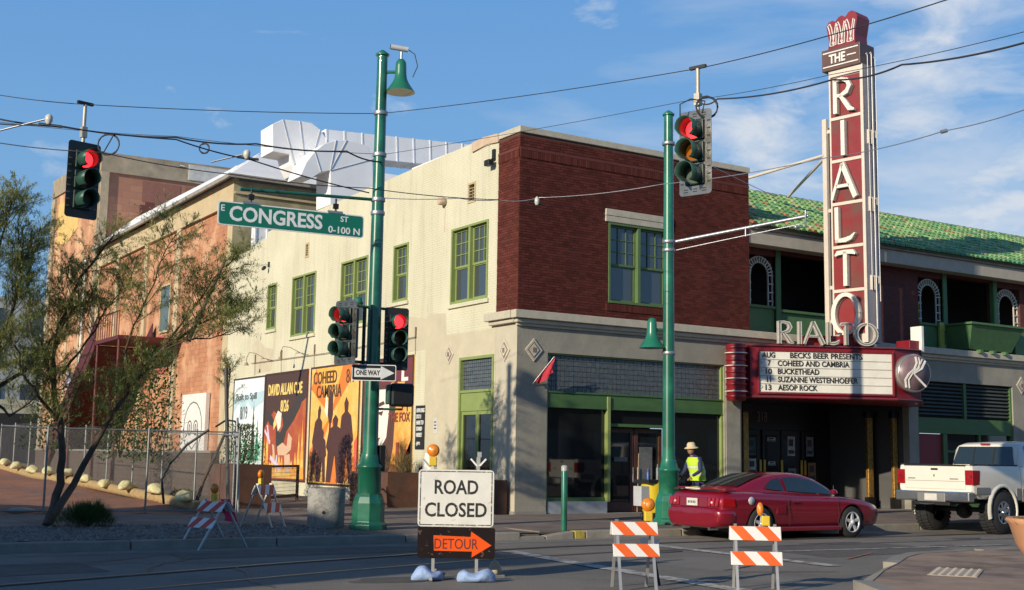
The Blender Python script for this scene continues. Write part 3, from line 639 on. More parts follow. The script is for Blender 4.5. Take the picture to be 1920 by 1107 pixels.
# ------------------------------------------------------------------ murals (painted flat panels on the cream wall)
def mural(label, u_near, u_far, v0, v1, base, art):
    """local a: 0..w from the far (left) edge, b: 0..h upwards"""
    w, h = u_far-u_near, v1-v0
    t = thing('mural_panel', label, 'mural', FS(u_far,v0,0))
    F = lambda a,b,n: FS(u_far-a, v0+b, n)
    g = MB(); g.fb(F,.0,w,0,h,0,.03); p = g.build('panel', base, t)
    g = MB(); k = .06; g.fb(F,0,k,0,h,.03,.05); g.fb(F,w-k,w,0,h,.03,.05); g.fb(F,k,w-k,0,k,.03,.05); g.fb(F,k,w-k,h-k,h,.03,.05); g.build('frame', mat('mural_border', (.06,.035,.03), .7), t)
    art(t, F, w, h)
    return t
pnt = lambda n, c, **k: mat('paint_'+n, c, .75, var=.08, scale=6, **k)
lay = [0]
def shape(t, F, pts, m, name='painted_shape', lv=1):
    lay[0] += 1; n = .0305+.0012*(lay[0] % 14)+.001*lv
    g = MB(); g.poly(pts, F, .029, n); return g.build(name, m, t)
def lett(t, F, s, a, b, w, h, m, bold=.02, n=.05, name='lettering'):
    g = MB(); g.text(s, F, a, b, w, h, .03, n, bold); return g.build(name, m, t)
def art1(t, F, w, h):
    wh = pnt('snow', (.80,.83,.82)); tl = pnt('ice_blue', (.45,.62,.68)); gr = pnt('fir_green', (.05,.22,.13)); lg = pnt('mist_green', (.20,.48,.33), col2=(.55,.7,.6), mix=(.4,.6), mscale=3); dk = pnt('fir_dark', (.03,.09,.06)); ink = pnt('ink', (.10,.12,.13))
    lay[0] = 0
    shape(t,F,[(.06,2.5),(.6,2.9),(1.1,2.55),(1.6,2.95),(2.1,2.6),(w-.06,2.9),(w-.06,3.3),(.06,3.1)],tl)
    shape(t,F,[(.06,1.3),(.4,1.9),(.8,1.6),(1.3,2.3),(1.6,2.0),(2.1,2.65),(w-.06,2.3),(w-.06,.8),(.06,.7)],wh)
    shape(t,F,[(.06,.95),(.5,1.5),(.9,1.1),(1.4,1.6),(1.9,1.2),(w-.06,1.5),(w-.06,.7),(1.6,.55),(.06,.7)],lg)
    for a,b,hh,ww,m in ((.35,.8,1.15,.30,gr),(1.0,.7,1.2,.34,gr),(1.5,.7,1.3,.36,gr),(2.3,.7,2.2,.62,dk),(2.75,.7,1.6,.5,gr),(1.95,.7,.9,.34,gr)):
        P=[]; k=7
        for i in range(k): P += [(a-ww/2*(1-i/k),b+hh*i/k),(a-ww/2*(1-(i+1)/k)*.6,b+hh*(i+.7)/k)]
        P.append((a,b+hh)); Q=[(2*a-x,y) for x,y in P[:-1]][::-1]
        shape(t,F,P+Q,m)
    lett(t,F,'Built to Spill',.35,2.92,2.2,.34,ink,.0); lett(t,F,'8/19',.85,2.25,.75,.5,ink,-.01)
def art2(t, F, w, h):
    og = pnt('flame', (.78,.33,.05), col2=(.80,.55,.15), mix=(.45,.6), mscale=2); br = pnt('brown_dark', (.07,.035,.03)); wh = pnt('bone', (.75,.68,.58)); yl = pnt('yellow_gold', (.80,.60,.20)); sk = pnt('pale_tan', (.62,.42,.28)); bl = pnt('feather', (.045,.04,.04)); vi = pnt('violet_white', (.65,.55,.72))
    lay[0] = 0
    shape(t,F,[(.06,1.9),(.9,2.5),(1.9,2.2),(w-.06,2.9),(w-.06,h-.06),(.06,h-.06)],br)
    P=[(.06,.1)]; k=13
    for i in range(k): a=.06+(w-.12)*i/k; P += [(a+.04,.5+.55*abs(sin(i*1.7))+ (1.1 if i<2 or i>k-3 else 0)),(a+.2,.35+.1*(i%3))]
    P.append((w-.06,.1)); shape(t,F,P,og)
    shape(t,F,[(1.2,1.9),(1.6,1.7),(1.9,1.95),(1.8,2.25),(2.3,2.35),(3.0,2.9),(w-.1,3.3),(3.4,2.6),(2.8,2.1),(2.2,1.75),(1.9,1.2),(1.5,.9),(1.25,1.3)],bl)
    shape(t,F,[(.1,2.6),(.7,2.35),(1.2,2.0),(1.25,1.85),(.6,2.0),(.15,2.35)],bl)
    shape(t,F,[(1.1,2.25),(1.35,2.5),(1.7,2.4),(1.65,1.9),(1.4,1.75),(1.3,2.0)],wh)
    shape(t,F,[(1.1,2.25),(.95,2.05),(.98,1.8),(1.25,2.0)],yl)
    shape(t,F,[(1.4,1.2),(1.9,1.35),(2.3,1.2),(2.4,1.7),(2.75,1.5),(2.7,1.1),(2.2,.9),(1.5,.9)],sk)
    shape(t,F,[(2.1,.9),(2.6,.95),(2.75,.3),(2.2,.25)],sk); shape(t,F,[(.9,1.3),(1.1,1.25),(1.25,.75),(1.1,.7)],sk)
    shape(t,F,[(.3,2.0),(.42,1.98),(.7,1.3),(.58,1.3)],vi); shape(t,F,[(.1,1.75),(.7,1.3),(.7,1.42),(.15,1.85)],vi)
    shape(t,F,[(1.35,.9),(1.45,.9),(1.42,.25),(1.30,.25)],vi); shape(t,F,[(.75,.75),(1.8,.32),(1.85,.45),(.8,.9)],vi); shape(t,F,[(1.5,.6),(1.9,.25),(2.0,.35),(1.7,.65)],vi)
    lett(t,F,'DAVID ALLAN COE',.35,3.05,w-.8,.42,yl,.03); lett(t,F,'8/26',1.6,2.45,.75,.42,yl,.025)
def art3(t, F, w, h):
    rd = pnt('ray_orange', (.68,.20,.035)); fg = pnt('silhouette', (.075,.03,.028)); wh = pnt('flash', (.85,.80,.60)); ink = pnt('dark_ink', (.10,.05,.03)); pk = pnt('red_streak', (.70,.12,.08))
    lay[0] = 0; cx, cy = 1.72, 2.25
    for A in ((-60,-35),(38,62),(128,150),(215,238),(-95,-72)):
        pts=[(cx,cy)]
        for q in A:
            r=4.5; dx,dy=cos(radians(q)),sin(radians(q)); k=min([r]+[(w-.06-cx)/dx if dx>0 else r,(cx-.06)/-dx if dx<0 else r,(h-.06-cy)/dy if dy>0 else r,(cy-.06)/-dy if dy<0 else r]); pts.append((cx+dx*k,cy+dy*k))
        shape(t,F,pts,rd)
    shape(t,F,[(1.25,2.45),(1.5,2.2),(1.55,2.6),(1.35,2.95)],wh)
    def fig(x,y0,hh,ww,legs=1,lean=0):
        P=[(x-ww*.5,y0),(x-ww*.42,y0+hh*.45),(x-ww*.55,y0+hh*.52),(x-ww*.38,y0+hh*.78),(x-ww*.12,y0+hh*.83),(x-ww*.16,y0+hh*.93),(x,y0+hh),(x+ww*.17,y0+hh*.93),(x+ww*.12,y0+hh*.83),(x+ww*.38,y0+hh*.78),(x+ww*.55,y0+hh*.5),(x+ww*.4,y0+hh*.45),(x+ww*.5,y0),(x+ww*.2,y0),(x+.02,y0+hh*.42),(x-ww*.2,y0)]
        P=[(a+lean*(b-y0)/hh,b) for a,b in P]; P=[(min(max(a,.07),w-.07),b) for a,b in P]; shape(t,F,P,fg)
    fig(.55,.1,2.55,.75,lean=.3); fig(1.15,.1,1.75,.62); fig(2.15,.1,2.2,1.25); fig(3.1,.1,2.75,.95,lean=-.15)
    shape(t,F,[(cx-.12,.7),(cx-.05,2.0),(cx-.2,2.3),(cx-.17,2.9),(cx,3.1),(cx+.17,2.9),(cx+.2,2.3),(cx+.07,2.0),(cx+.02,.7)],fg)
    shape(t,F,[(w-.25,.5),(w-.1,.5),(w-.08,1.6),(w-.3,1.4)],pk)
    lett(t,F,'COHEED',.25,3.35,1.9,.42,ink,.008); lett(t,F,'CAMBRIA',.55,2.88,2.0,.42,ink,.008); lett(t,F,'8/7',2.9,3.3,.7,.45,ink,-.01)
def art4(t, F, w, h):
    pl_ = pnt('plum', (.16,.035,.045)); wh = pnt('face_white', (.80,.74,.68)); bk = pnt('hair', (.10,.045,.035)); bt = pnt('building_brown', (.24,.06,.035)); tx = pnt('text_gold', (.78,.42,.12)); tw = pnt('text_white', (.8,.78,.72)); og = pnt('sky_orange', (.72,.33,.06), col2=(.74,.45,.10), mix=(.45,.55), mscale=2)
    lay[0] = 0
    shape(t,F,[(.06,2.5),(w-.06,2.5),(w-.06,h-.06),(.06,h-.06)],pl_)
    shape(t,F,[(.06,.3),(1.9,.3),(2.2,1.2),(2.3,2.4),(2.0,3.1),(.06,3.1)],bk)
    shape(t,F,[(.2,1.1),(1.15,1.0),(1.75,1.5),(1.9,2.4),(1.7,2.95),(.2,2.95)],wh)
    shape(t,F,[(1.0,2.5),(1.5,2.6),(1.6,2.5),(1.1,2.4)],bk); shape(t,F,[(1.05,2.25),(1.5,2.3),(1.4,2.15)],bk); shape(t,F,[(.9,1.45),(1.35,1.5),(1.2,1.35)],bk)
    P=[(2.0,.1)]
    for a,b in ((2.0,.7),(2.4,.7),(2.4,1.35),(2.6,1.35),(2.6,.8),(2.9,.8),(2.9,1.15),(3.15,1.15),(3.15,.9),(3.4,.9),(3.4,1.45),(w-.06,1.45)): P.append((a,b))
    P.append((w-.06,.1)); shape(t,F,P,bt)
    lett(t,F,'L',w-.75,3.15,.42,.5,tw,.04); lett(t,F,'8/7',w-1.5,2.72,1.0,.42,tx,.02); lett(t,F,'LIGHT',w-1.3,2.3,1.15,.26,bt,.02) if 0 else lett(t,F,'T',w-.45,2.25,.22,.3,bt,.02); lett(t,F,'THE FOX',w-1.55,1.95,1.4,.28,bt,.02)
mural('mural of snowy mountains and green fir trees, leftmost panel on the cream wall', 17.35,20.74,.60,4.46, pnt('pale_sky', (.60,.72,.76), col2=(.78,.82,.82), mix=(.42,.6), mscale=.9), art1)
mural('red and brown mural with an eagle above flames, beside the snowy one', 13.34,17.33,.61,4.49, pnt('fire_red', (.36,.07,.035), col2=(.45,.12,.04), mscale=1), art2)
mural('orange mural with dark singer silhouettes and spreading rays', 9.15,13.08,.56,4.51, pnt('amber', (.78,.42,.08), col2=(.80,.52,.16), mix=(.45,.58), mscale=1.1), art3)
mural('plum and orange mural with a pale face above a brown skyline', 5.53,8.95,.60,4.50, pnt('sunset', (.72,.30,.05), col2=(.76,.48,.12), mix=(.45,.55), mscale=.8), art4)
t_ = thing('lettered_board', 'narrow black board with white hand lettering hung on the cream wall', 'board', FS(5.1,1.9,0))
g = MB(); g.fb(FS,4.82,5.36,1.75,3.0,0,.03); g.build('panel', mat('black_board', (.015,.015,.015), .7), t_)
wl = pnt('letter_white', (.75,.75,.72))
for i,(s,w_) in enumerate((('HOW LONG',.46),('DO I',.26),('HAVE TO',.42),('STAND',.34),('HERE?',.34),('-JIM',.22))):
    lett(t_, lambda a,b,n: FS(5.31-a,b,n), s, .04, 2.80-i*.175-(.08 if i==5 else 0), w_, .12, wl, .02)
t_ = thing('paper_notice', 'small white paper notice taped to the cream wall beside the lettered board', 'notice', FS(4.26,2.46,0))
g = MB(); g.poly([(4.05,2.2),(4.30,2.17),(4.34,2.62),(4.1,2.65)], FS, .0, .012); g.build('sheet', papr, t_)
g = MB(); [g.fb(FS,4.14,4.27,2.5-.09*i,2.53-.09*i,.012,.014) for i in range(3)]; g.build('printed_lines', dark, t_)
# painted white ghost figure low on the wall
t_ = thing('painted_figure', 'white and black figure painted low on the cream wall beside the lettered board', 'wall painting', FS(4.7,.4,0))
g = MB(); g.poly([(4.35,.35),(4.95,.35),(4.9,1.2),(4.75,1.65),(4.55,1.65),(4.42,1.2)], FS, 0, .010); g.build('white_shape', wl, t_)
g = MB(); g.poly([(4.85,.7),(5.1,.8),(5.12,1.2),(4.9,1.3)], FS, 0, .016); g.build('black_shape', pnt('black', (.02,.02,.02)), t_)

# ------------------------------------------------------------------ theatre (loggia, tiled roof, shops, entrance)
TH = thing('theatre_building', 'long theatre building with green tiled roof and loggia above the shops', 'building', (7.97,0,0))
XE = 36.0
# ground floor: piers, header wall, back interior
shops = [(7.62,14.70,.16,3.50),(15.14,19.95,.16,4.22),(21.0,26.0,.16,4.22),(27.2,33.0,.16,4.22)]
wall_holes(FF,0,0, shops, .25, stucco, 'ground_floor_wall', TH, 7.56, XE, .1, 4.95)
g = MB(); g.fb(FF,20.6,XE,5.08,5.285,-.02,.24); g.build('cornice', ledgem, TH, bevel=.012); g = MB(); g.fb(FF,20.6,XE,4.97,5.078,-.02,.14); g.build('cornice_moulding', ledgem, TH, bevel=.02)
g = MB(); g.box(8.0,XE,.0,.95,5.0,5.22); g.build('loggia_floor', stucco, TH)
diamond(FF,20.42,4.28)
for o in [o for o in bpy.data.objects if o.name.startswith('diamond_tile')][-1:]: o.parent = TH; o.location = Vector((-7.97,0,0))
# recessed upper wall at y=.7 with openings
Y0 = .62
FU = lambda u,v,n: (u, Y0-n, v)
tbrick = brickmat('theatre_brick', (.15,.032,.026), (.10,.025,.02), (.08,.035,.03), .215, .0686, .008, axis='x')
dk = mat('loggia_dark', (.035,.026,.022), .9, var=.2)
ops = [(8.46,9.60,5.30,7.72),(9.80,13.0,5.30,7.85),(16.05,17.25,5.30,7.72),(17.45,20.0,5.30,7.85),(20.1,21.4,5.3,7.72),(23.5,24.8,5.3,7.72),(25,28.5,5.3,7.85),(28.7,29.9,5.3,7.72)]
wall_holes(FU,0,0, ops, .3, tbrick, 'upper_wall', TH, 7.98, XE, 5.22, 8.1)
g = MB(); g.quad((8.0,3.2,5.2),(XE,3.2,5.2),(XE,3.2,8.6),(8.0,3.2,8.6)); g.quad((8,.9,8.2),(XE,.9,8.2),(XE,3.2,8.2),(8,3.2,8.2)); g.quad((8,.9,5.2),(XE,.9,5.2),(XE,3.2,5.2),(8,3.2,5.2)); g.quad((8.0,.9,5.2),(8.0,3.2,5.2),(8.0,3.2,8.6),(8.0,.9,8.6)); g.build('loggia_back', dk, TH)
# brick pier proud of the wall between entrance bay and balcony
g = MB(); g.fb(FU,13.7,15.0,5.23,7.2,.0,.28); g.build('brick_pier', tbrick, TH)
# beam under the eave, fascia
g = MB(); g.box(7.975,XE,.02,.5,7.9,8.32); g.build('eave_beam', mat('eave_stone', (.42,.38,.31), .85, var=.1), TH, bevel=.01)
g = MB(); g.box(7.975,XE,-.06,.3,8.325,8.42); g.build('fascia', mat('fascia_brown', (.26,.20,.15), .8, var=.2), TH)
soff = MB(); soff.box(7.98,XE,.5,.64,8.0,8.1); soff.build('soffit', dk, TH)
# roof plane and barrel tiles
RY0, RZ0, RY1, RZ1 = -.12, 8.44, 4.0, 10.60
sl_ = sqrt((RY1-RY0)**2+(RZ1-RZ0)**2); ty, tz = (RY1-RY0)/sl_, (RZ1-RZ0)/sl_
FR = lambda u, v, n: (u, RY0+ty*v-tz*n, RZ0+tz*v+ty*n)
g = MB(); g.fb(FR,7.975,XE,0,sl_,-.06,0); g.build('roof', mat('roof_bed', (.07,.10,.05), .9), TH)
g = MB(); g.hexa([(7.98,4.0,8.2),(XE,4.0,8.2),(XE,9,8.2),(7.98,9,8.2),(7.98,4.0,10.6),(XE,4.0,10.6),(XE,9,9.0),(7.98,9,9.0)]); g.build('roof_back', mat('roof_grey', (.3,.3,.3)), TH)
tg = [mat('tile_green', (.20,.36,.12), .42, var=.2, scale=5, rnd=.18, spec=.6), mat('tile_light_green', (.28,.44,.17), .45, var=.2, scale=5, rnd=.18, spec=.6), mat('tile_deep_green', (.10,.28,.12), .4, var=.2, scale=5, rnd=.2, spec=.6), mat('tile_rust', (.40,.15,.08), .5, var=.2, scale=5, rnd=.3), mat('tile_tan', (.42,.36,.20), .5, var=.2, scale=5, rnd=.3)]
TW, TLn = .245, .40
def tilegeo(g, u, v):
    n = 5; vs = []
    j = random.uniform(-.006,.006); t = random.uniform(-.008,.008)
    for (vv, r, h) in ((v-.04, .092, .028), (v+TLn, .074, .0)):
        for i in range(n+1):
            a = pi*i/n; vs.append(FR(u+j-cos(a)*r, vv, h+sin(a)*r*.95+t+.004))
    fs = [(i,i+1,i+n+2,i+n+1) for i in range(n)]+[tuple(range(n,-1,-1))]
    g.add(vs, fs, False)
tiles = []
rows_ = int(sl_/TLn)+1
for c in range(int((XE-8.05)/TW)):
    for r in range(rows_):
        u = 8.06+c*TW; v = r*TLn
        q = random.random(); pr = .35 if (r < 1 and u < 12) else (.14 if u<12 and r<3 else .02)
        m = tg[3] if q < pr else tg[4] if q < pr+.08 else tg[random.choice((0,0,1,1,2))]
        if r == 0 and u > 12: m = tg[random.choice((2,2,0))]  # eave row mostly deep green: the shade there is put into the tile colour
        tiles.append((u,v,m,(Vector(FR(u,v,0))-Vector(CAM)).length))
tiles.sort(key=lambda t: t[3]); cache = {}
for u,v,m,d in tiles[:280]:
    k = (m.name, round(v,2), random.randrange(2))
    if k not in cache:
        q = MB(); tilegeo(q, 0, v); o = q.build('roof_tile', m, TH, at=(0,0,0)); cache[k] = o.data
    else: o = bpy.data.objects.new('roof_tile', cache[k]); COL.objects.link(o)
    o.parent = TH; o.location = (u-7.97, 0, 0)
g = MB()
for u,v,m,d in tiles[280:]: g.use(m); tilegeo(g,u,v)
g.build('roof_tiles', None, TH, stuff=True)
g = MB(); 
for i in range(int((XE-8.1)/.36)):
    u = 8.1+i*.36; vs=[]
    for uu,r in ((u,.12),(u+.40,.10)):
        for a in range(6): an = pi*a/5; vs.append((uu, 4.0-cos(an)*r*1.1, 10.58+sin(an)*r))
    g.add(vs,[(i2,i2+1,i2+7,i2+6) for i2 in range(5)],False)
g.build('ridge_tiles', mat('ridge_mix', (.30,.27,.20), .6, var=.3, scale=4, rnd=.5), TH, stuff=True)
# valley flashing end by the brick building
# green posts, panels and trellis arches of the loggia
def arch(u0, u1, v0, vt):
    """white trellis round an arched opening: two rings and radial bars, one object per arch"""
    w = mat('trellis_white', (.55,.54,.47), .7, var=.15)
    cu = (u0+u1)/2; ro = (u1-u0)/2-.03; ri = ro*.68; vc = vt-ro-.04
    root = MB(); 
    for r in (ro, ri):
        P = [(cu-r, v0)]+[(cu-r*cos(pi*i/14), vc+r*sin(pi*i/14)) for i in range(15)]+[(cu+r, v0)]
        root.stroke(P, .035, FU, -.12, -.08)
    R = root.build('arch_trellis', w, TH)
    for i in range(15):
        a = pi*i/14; b = MB(); b.stroke([(cu-ri*cos(a)*.95, vc+ri*sin(a)*.95),(cu-ro*cos(a)*1.04, vc+ro*sin(a)*1.04)], .035, FU, -.10, -.06); b.build('trellis_bar', w, R)
    k = int((vc-v0)/.26)
    for s in (-1,1):
        for i in range(1,k+1):
            v = vc-i*.26; b = MB(); b.fb(FU, cu+s*ri-.02*s if s>0 else cu-ro-.02, cu+ro+.02 if s>0 else cu-ri+.02, v-.017, v+.017, -.10,-.06); b.build('trellis_bar', w, R)
    return R
for u0,u1 in ((8.46,9.60),(16.05,17.25),(20.1,21.4),(23.5,24.8),(28.7,29.9)):
    arch(u0, u1, 6.15, 7.72)
    g = MB(); g.fb(FU,u0,u1,5.30,6.12,-.14,-.04); g.fb(FU,u0,u1,6.12,6.2,-.16,.03); g.build('green_panel', bgreen, TH, bevel=.008)
for u in (9.60,13.0,17.25,19.9,24.8,28.5):
    g = MB(); g.fb(FU,u,u+.20,5.24,8.0,-.12,.05); g.build('green_post', bgreen, TH, bevel=.01)
g = MB(); g.fb(FU,9.8,13.0,5.3,6.05,-.14,-.04); g.fb(FU,9.8,13.0,6.05,6.13,-.16,.05); g.build('green_panel', bgreen, TH, bevel=.008)
# yellow panel, the jamb's sunlight put into its colour, first arch on the right, and the projecting balcony
g = MB(); g.fb(FU,16.35,16.75,6.2,7.0,-.6,-.55); g.build('yellow_panel', mat('sunlit_jamb_yellow', (.42,.42,.06), .6), TH)
bl = thing('balcony_bay', 'flared green timber balcony bay projecting from the loggia above the right shop', 'balcony', (17.3,.3,5.3))
g = MB(); b0,b1 = 17.05,20.15
g.hexa([(b0+.45,-.20,5.34),(b1-.45,-.20,5.34),(b1-.45,.6,5.34),(b0+.45,.6,5.34),(b0+.2,-.52,6.12),(b1-.2,-.52,6.12),(b1-.2,.6,6.12),(b0+.2,.6,6.12)]); g.build('bay_front', bgreen, bl, bevel=.01)
g = MB(); g.box(b0+.12,b1-.12,-.58,.6,6.125,6.20); g.build('rail_cap', bgreen, bl, bevel=.01)
for u in (b0+.9,(b0+b1)/2,b1-.9): g = MB(); g.box(u-.07,u+.07,-.35,.4,5.23,5.338); g.build('bracket', bgreen, bl)
g = MB(); g.fb(FU,16.98,17.18,5.33,6.25,.02,.10); g.fb(FU,16.95,17.21,5.98,6.2,.10,.12); g.fb(FU,16.95,17.21,5.33,5.5,.10,.12); g.build('newel_post', mat('newel_yellow_green', (.38,.42,.09), .6), TH)
g = MB(); g.box(20.2,20.9,-.0,.3,5.3,6.1); g.build('green_panel', bgreen, TH)
# entrance recess
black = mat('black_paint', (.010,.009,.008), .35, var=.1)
EY = 2.3
g = MB()
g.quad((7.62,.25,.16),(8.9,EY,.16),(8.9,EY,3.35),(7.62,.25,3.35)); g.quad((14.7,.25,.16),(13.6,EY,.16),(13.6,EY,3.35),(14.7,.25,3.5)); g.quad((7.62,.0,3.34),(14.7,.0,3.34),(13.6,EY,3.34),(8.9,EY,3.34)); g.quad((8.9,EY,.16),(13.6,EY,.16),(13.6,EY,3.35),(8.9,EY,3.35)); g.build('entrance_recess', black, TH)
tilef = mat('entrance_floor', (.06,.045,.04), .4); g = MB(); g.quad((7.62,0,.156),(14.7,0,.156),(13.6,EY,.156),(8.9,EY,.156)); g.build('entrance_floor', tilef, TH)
goldm = mat('gold_leaf', (.42,.24,.06), .38, metal=.6, var=.45, scale=14, bump=.6, bscale=40)
for x,y,w in ((8.22,.55,.09),(8.62,.9,.05),(13.85,.9,.12),(14.45,.42,.10)):
    q = MB(); q.box(x-w,x+w,y-.08,y+.04,.5,3.0); c_ = q.build('gold_column', goldm, TH, bevel=.02); [MB().box(x-w-.05,x+w+.05,y-.1,y+.06,*zz).build('column_block', black, c_) for zz in ((.16,.5),(3.0,3.2))]
FD = lambda u,v,n: (u, EY-n, v)
doors = [9.25,10.05,10.95,11.75,12.65]
for i,u in enumerate(doors):
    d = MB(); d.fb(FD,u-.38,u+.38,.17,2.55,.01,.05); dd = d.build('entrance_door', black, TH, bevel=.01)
    q = MB(); q.quad(FD(u-.28,.4,.052),FD(u+.28,.4,.052),FD(u+.28,2.4,.052),FD(u-.28,2.4,.052)); q.build('door_glass', sglass, dd)
pc = [(.70,.68,.62),(.05,.15,.20),(.72,.70,.64),(.60,.58,.55),(.25,.24,.25),(.35,.16,.06),(.08,.12,.25)]
posters = [(9.25,1.9,.32,.62,4),(9.30,1.25,.42,.40,2),(10.1,1.75,.34,.55,1),(10.12,1.15,.34,.5,3),(10.12,.65,.3,.3,6),(10.95,2.2,.34,.12,0),(10.95,1.45,.30,.12,2),(10.98,.60,.34,.62,0),(11.8,1.75,.32,.62,3),(11.82,.75,.34,.62,4),(12.62,1.75,.32,.62,4),(12.7,.95,.34,.6,5),(8.95,1.3,.12,.06,0)]
for j,(u,v,w,h,c) in enumerate(posters):
    q = MB(); q.fb(FD,u-w/2,u+w/2,v,v+h,.056,.062); pp = q.build('poster', mat('poster_%s' % 'abcdefg'[c], pc[c], .6, var=.35, scale=9), TH)
    q = MB(); q.fb(FD,u-w/2+.03,u+w/2-.03,v+h*.12,v+h*.3,.062,.064); q.fb(FD,u-w/2+.05,u+w/4,v+h*.5,v+h*.85,.062,.064); q.build('poster_print', mat('poster_ink', (.06,.06,.06), .6), pp)
brass = mat('brass', (.55,.42,.10), .3, metal=.9)
for u in (8.95,9.12,10.45,10.62,11.36,12.22,12.38):
    q = MB(); q.fb(FD,u-.045,u+.045,1.15,1.62,.06,.09); q.build('brass_push_plate', brass, TH)
q = MB(); q.text('318', FD, 10.4, 2.78, .42, .34, .004, .012, .01); q.build('street_number', mat('number_grey', (.22,.19,.16), .5), TH)
# shop right of the entrance
lv = mat('louvre_dark', (.055,.065,.06), .7, var=.2)
g = MB(); g.fb(FF,15.14,19.95,3.05,4.22,-.25,-.2); tr = g.build('transom', mat('transom_back', (.02,.022,.02), .8), TH)
for i in range(2):
    for j in range(9):
        q = MB(); a = 15.25+i*2.4; v = 3.12+j*.12; q.hexa([FF(a,v,-.16),FF(a+2.2,v,-.16),FF(a+2.2,v+.03,-.08),FF(a,v+.03,-.08),FF(a,v+.10,-.16),FF(a+2.2,v+.10,-.16),FF(a+2.2,v+.07,-.10),FF(a,v+.07,-.10)]); q.build('louvre_slat', lv, tr)
[MB().fb(FF,*z_).build('shop_frame', dgreen, TH) for z_ in ((17.47,17.60,3.05,4.22,-.2,-.06),(15.14,15.23,.16,4.22,-.2,-.05),(19.87,19.95,.16,4.22,-.2,-.05))]
g = MB(); g.fb(FF,15.23,19.87,2.55,3.05,-.2,-.05); g.build('green_fascia', dgreen, TH)
g = MB(); g.fb(FF,15.26,16.4,.17,2.53,-.2,-.14); g.build('door', mat('red_door', (.24,.014,.022), .5, var=.1), TH)
g = MB(); g.fb(FF,16.42,16.62,.17,2.55,-.2,-.08); g.fb(FF,16.62,19.87,1.95,2.02,-.2,-.1); g.fb(FF,16.62,19.87,.17,.6,-.2,-.08); g.fb(FF,18.2,18.3,.6,2.55,-.2,-.08); g.build('shop_frame', dgreen, TH)
q = MB(); q.quad(FF(16.62,.6,-.15),FF(19.87,.6,-.15),FF(19.87,2.55,-.15),FF(16.62,2.55,-.15)); q.build('shop_window', sglass, TH)
for a,b in ((21.0,26.0),(27.2,33.0)):
    q = MB(); q.quad(FF(a,.6,-.15),FF(b,.6,-.15),FF(b,4.2,-.15),FF(a,4.2,-.15)); q.build('shop_window', sglass, TH); g = MB(); g.fb(FF,a,b,2.6,3.05,-.2,-.05); g.fb(FF,a,b,.16,.6,-.2,-.05); g.build('shop_frame', dgreen, TH)
g = MB(); g.text('R', FF, 19.0, 2.05, .4, .4, -.149, -.145) if 0 else None

# ------------------------------------------------------------------ auditorium hall behind, with stage tower
HB = thing('auditorium_hall', 'tall orange block auditorium with buff pilasters and white roof', 'building', (0,21.9,0))
omat = brickmat('orange_block', (.50,.23,.12), (.42,.185,.095), (.33,.16,.09), .40, .20, .012, axis='y', stain=(.58,.33,.19), sthr=(.48,.6), sscale=.8, streak=.2)
buff = mat('buff_concrete', (.52,.42,.26), .9, var=.12, scale=1.5, bump=.3, bscale=8)
buffs = mat('buff_stained', (.42,.38,.22), .9, var=.2, scale=1.2, col2=(.30,.27,.17), mscale=1.4)
g = MB(); g.quad(FS(21.95,.0,-.14),FS(44.2,.0,-.14),FS(44.2,12.6,-.14),FS(21.95,12.6,-.14)); g.build('block_wall', omat, HB)
pil = [(21.9,22.5),(28.9,29.5),(34.2,34.7),(39.6,40.1),(43.6,44.15)]
for a,b in pil: g = MB(); g.fb(FS,a,b,.0,11.75,-.2,.0); g.build('pilaster', buff, HB, bevel=.01)
g = MB(); g.fb(FS,21.9,44.2,11.75,12.80,-.2,.02); g.build('eave_band', buff, HB)
# upper block repairs and small window with frame
g = MB(); g.fb(FS,30.3,31.7,7.2,9.3,-.1385,-.10); wv = g.build('window', mat('hall_window', (.10,.14,.13), .3), HB); g = MB(); g.fb(FS,30.2,30.3,7.1,9.4,-.13,-.05); g.fb(FS,31.7,31.8,7.1,9.4,-.13,-.05); g.fb(FS,30.3,31.7,9.3,9.4,-.13,-.05); g.fb(FS,30.3,31.7,7.1,7.2,-.13,-.05); g.build('window_frame', buff, wv)
dno = brickmat('painted_infill', (.45,.12,.10), (.42,.11,.09), (.35,.12,.10), .4,.2,.01)
g = MB(); g.fb(FS,30.8,32.4,5.2,7.0,-.1385,-.12); g.build('red_infill', dno, HB)
g = MB(); g.fb(FS,40.6,43.2,4.2,7.4,-.1385,-.11); g.build('old_opening', mat('brown_infill', (.30,.16,.10), .9, var=.2), HB)
# front face over the cream building
g = MB(); g.quad((.002,21.875,9.0),(26,21.875,9.0),(26,21.875,12.72),(.002,21.875,12.72)); g.build('south_wall', buffs, HB)
g = MB(); g.box(.01,26,21.78,21.87,12.15,12.25); g.build('string_course', buff, HB)
# white hipped roof: eave corner, rises inwards
rz = 12.86
g = MB()
a=(-.35,21.45,rz); b=(-.35,44.2,rz); c=(2.0,44.2,14.9); d=(1.95,24.4,14.6); e=(26.2,21.45,rz); f=(26.2,24.4,14.6); h_=(26.2,44.2,14.9)
g.quad(a,b,c,d); g.quad(a,d,f,e); g.quad(d,c,h_,f)
g.build('roof', roofwhite, HB)
g = MB(); g.box(-.42,-.30,21.4,44.2,12.72,12.88); g.box(-.42,26,21.36,21.46,12.72,12.88); g.build('roof_edge', mat('edge_grey', (.30,.28,.24), .7, var=.2), HB)
# seams on the white roof
for t in range(1,8):
    g = MB(); y = 21.5+t*2.9; g.tube([(-.35,y,rz+.01),(1.95,y,14.65)], .02, 4); g.build('roof_seam', roofwhite, HB)
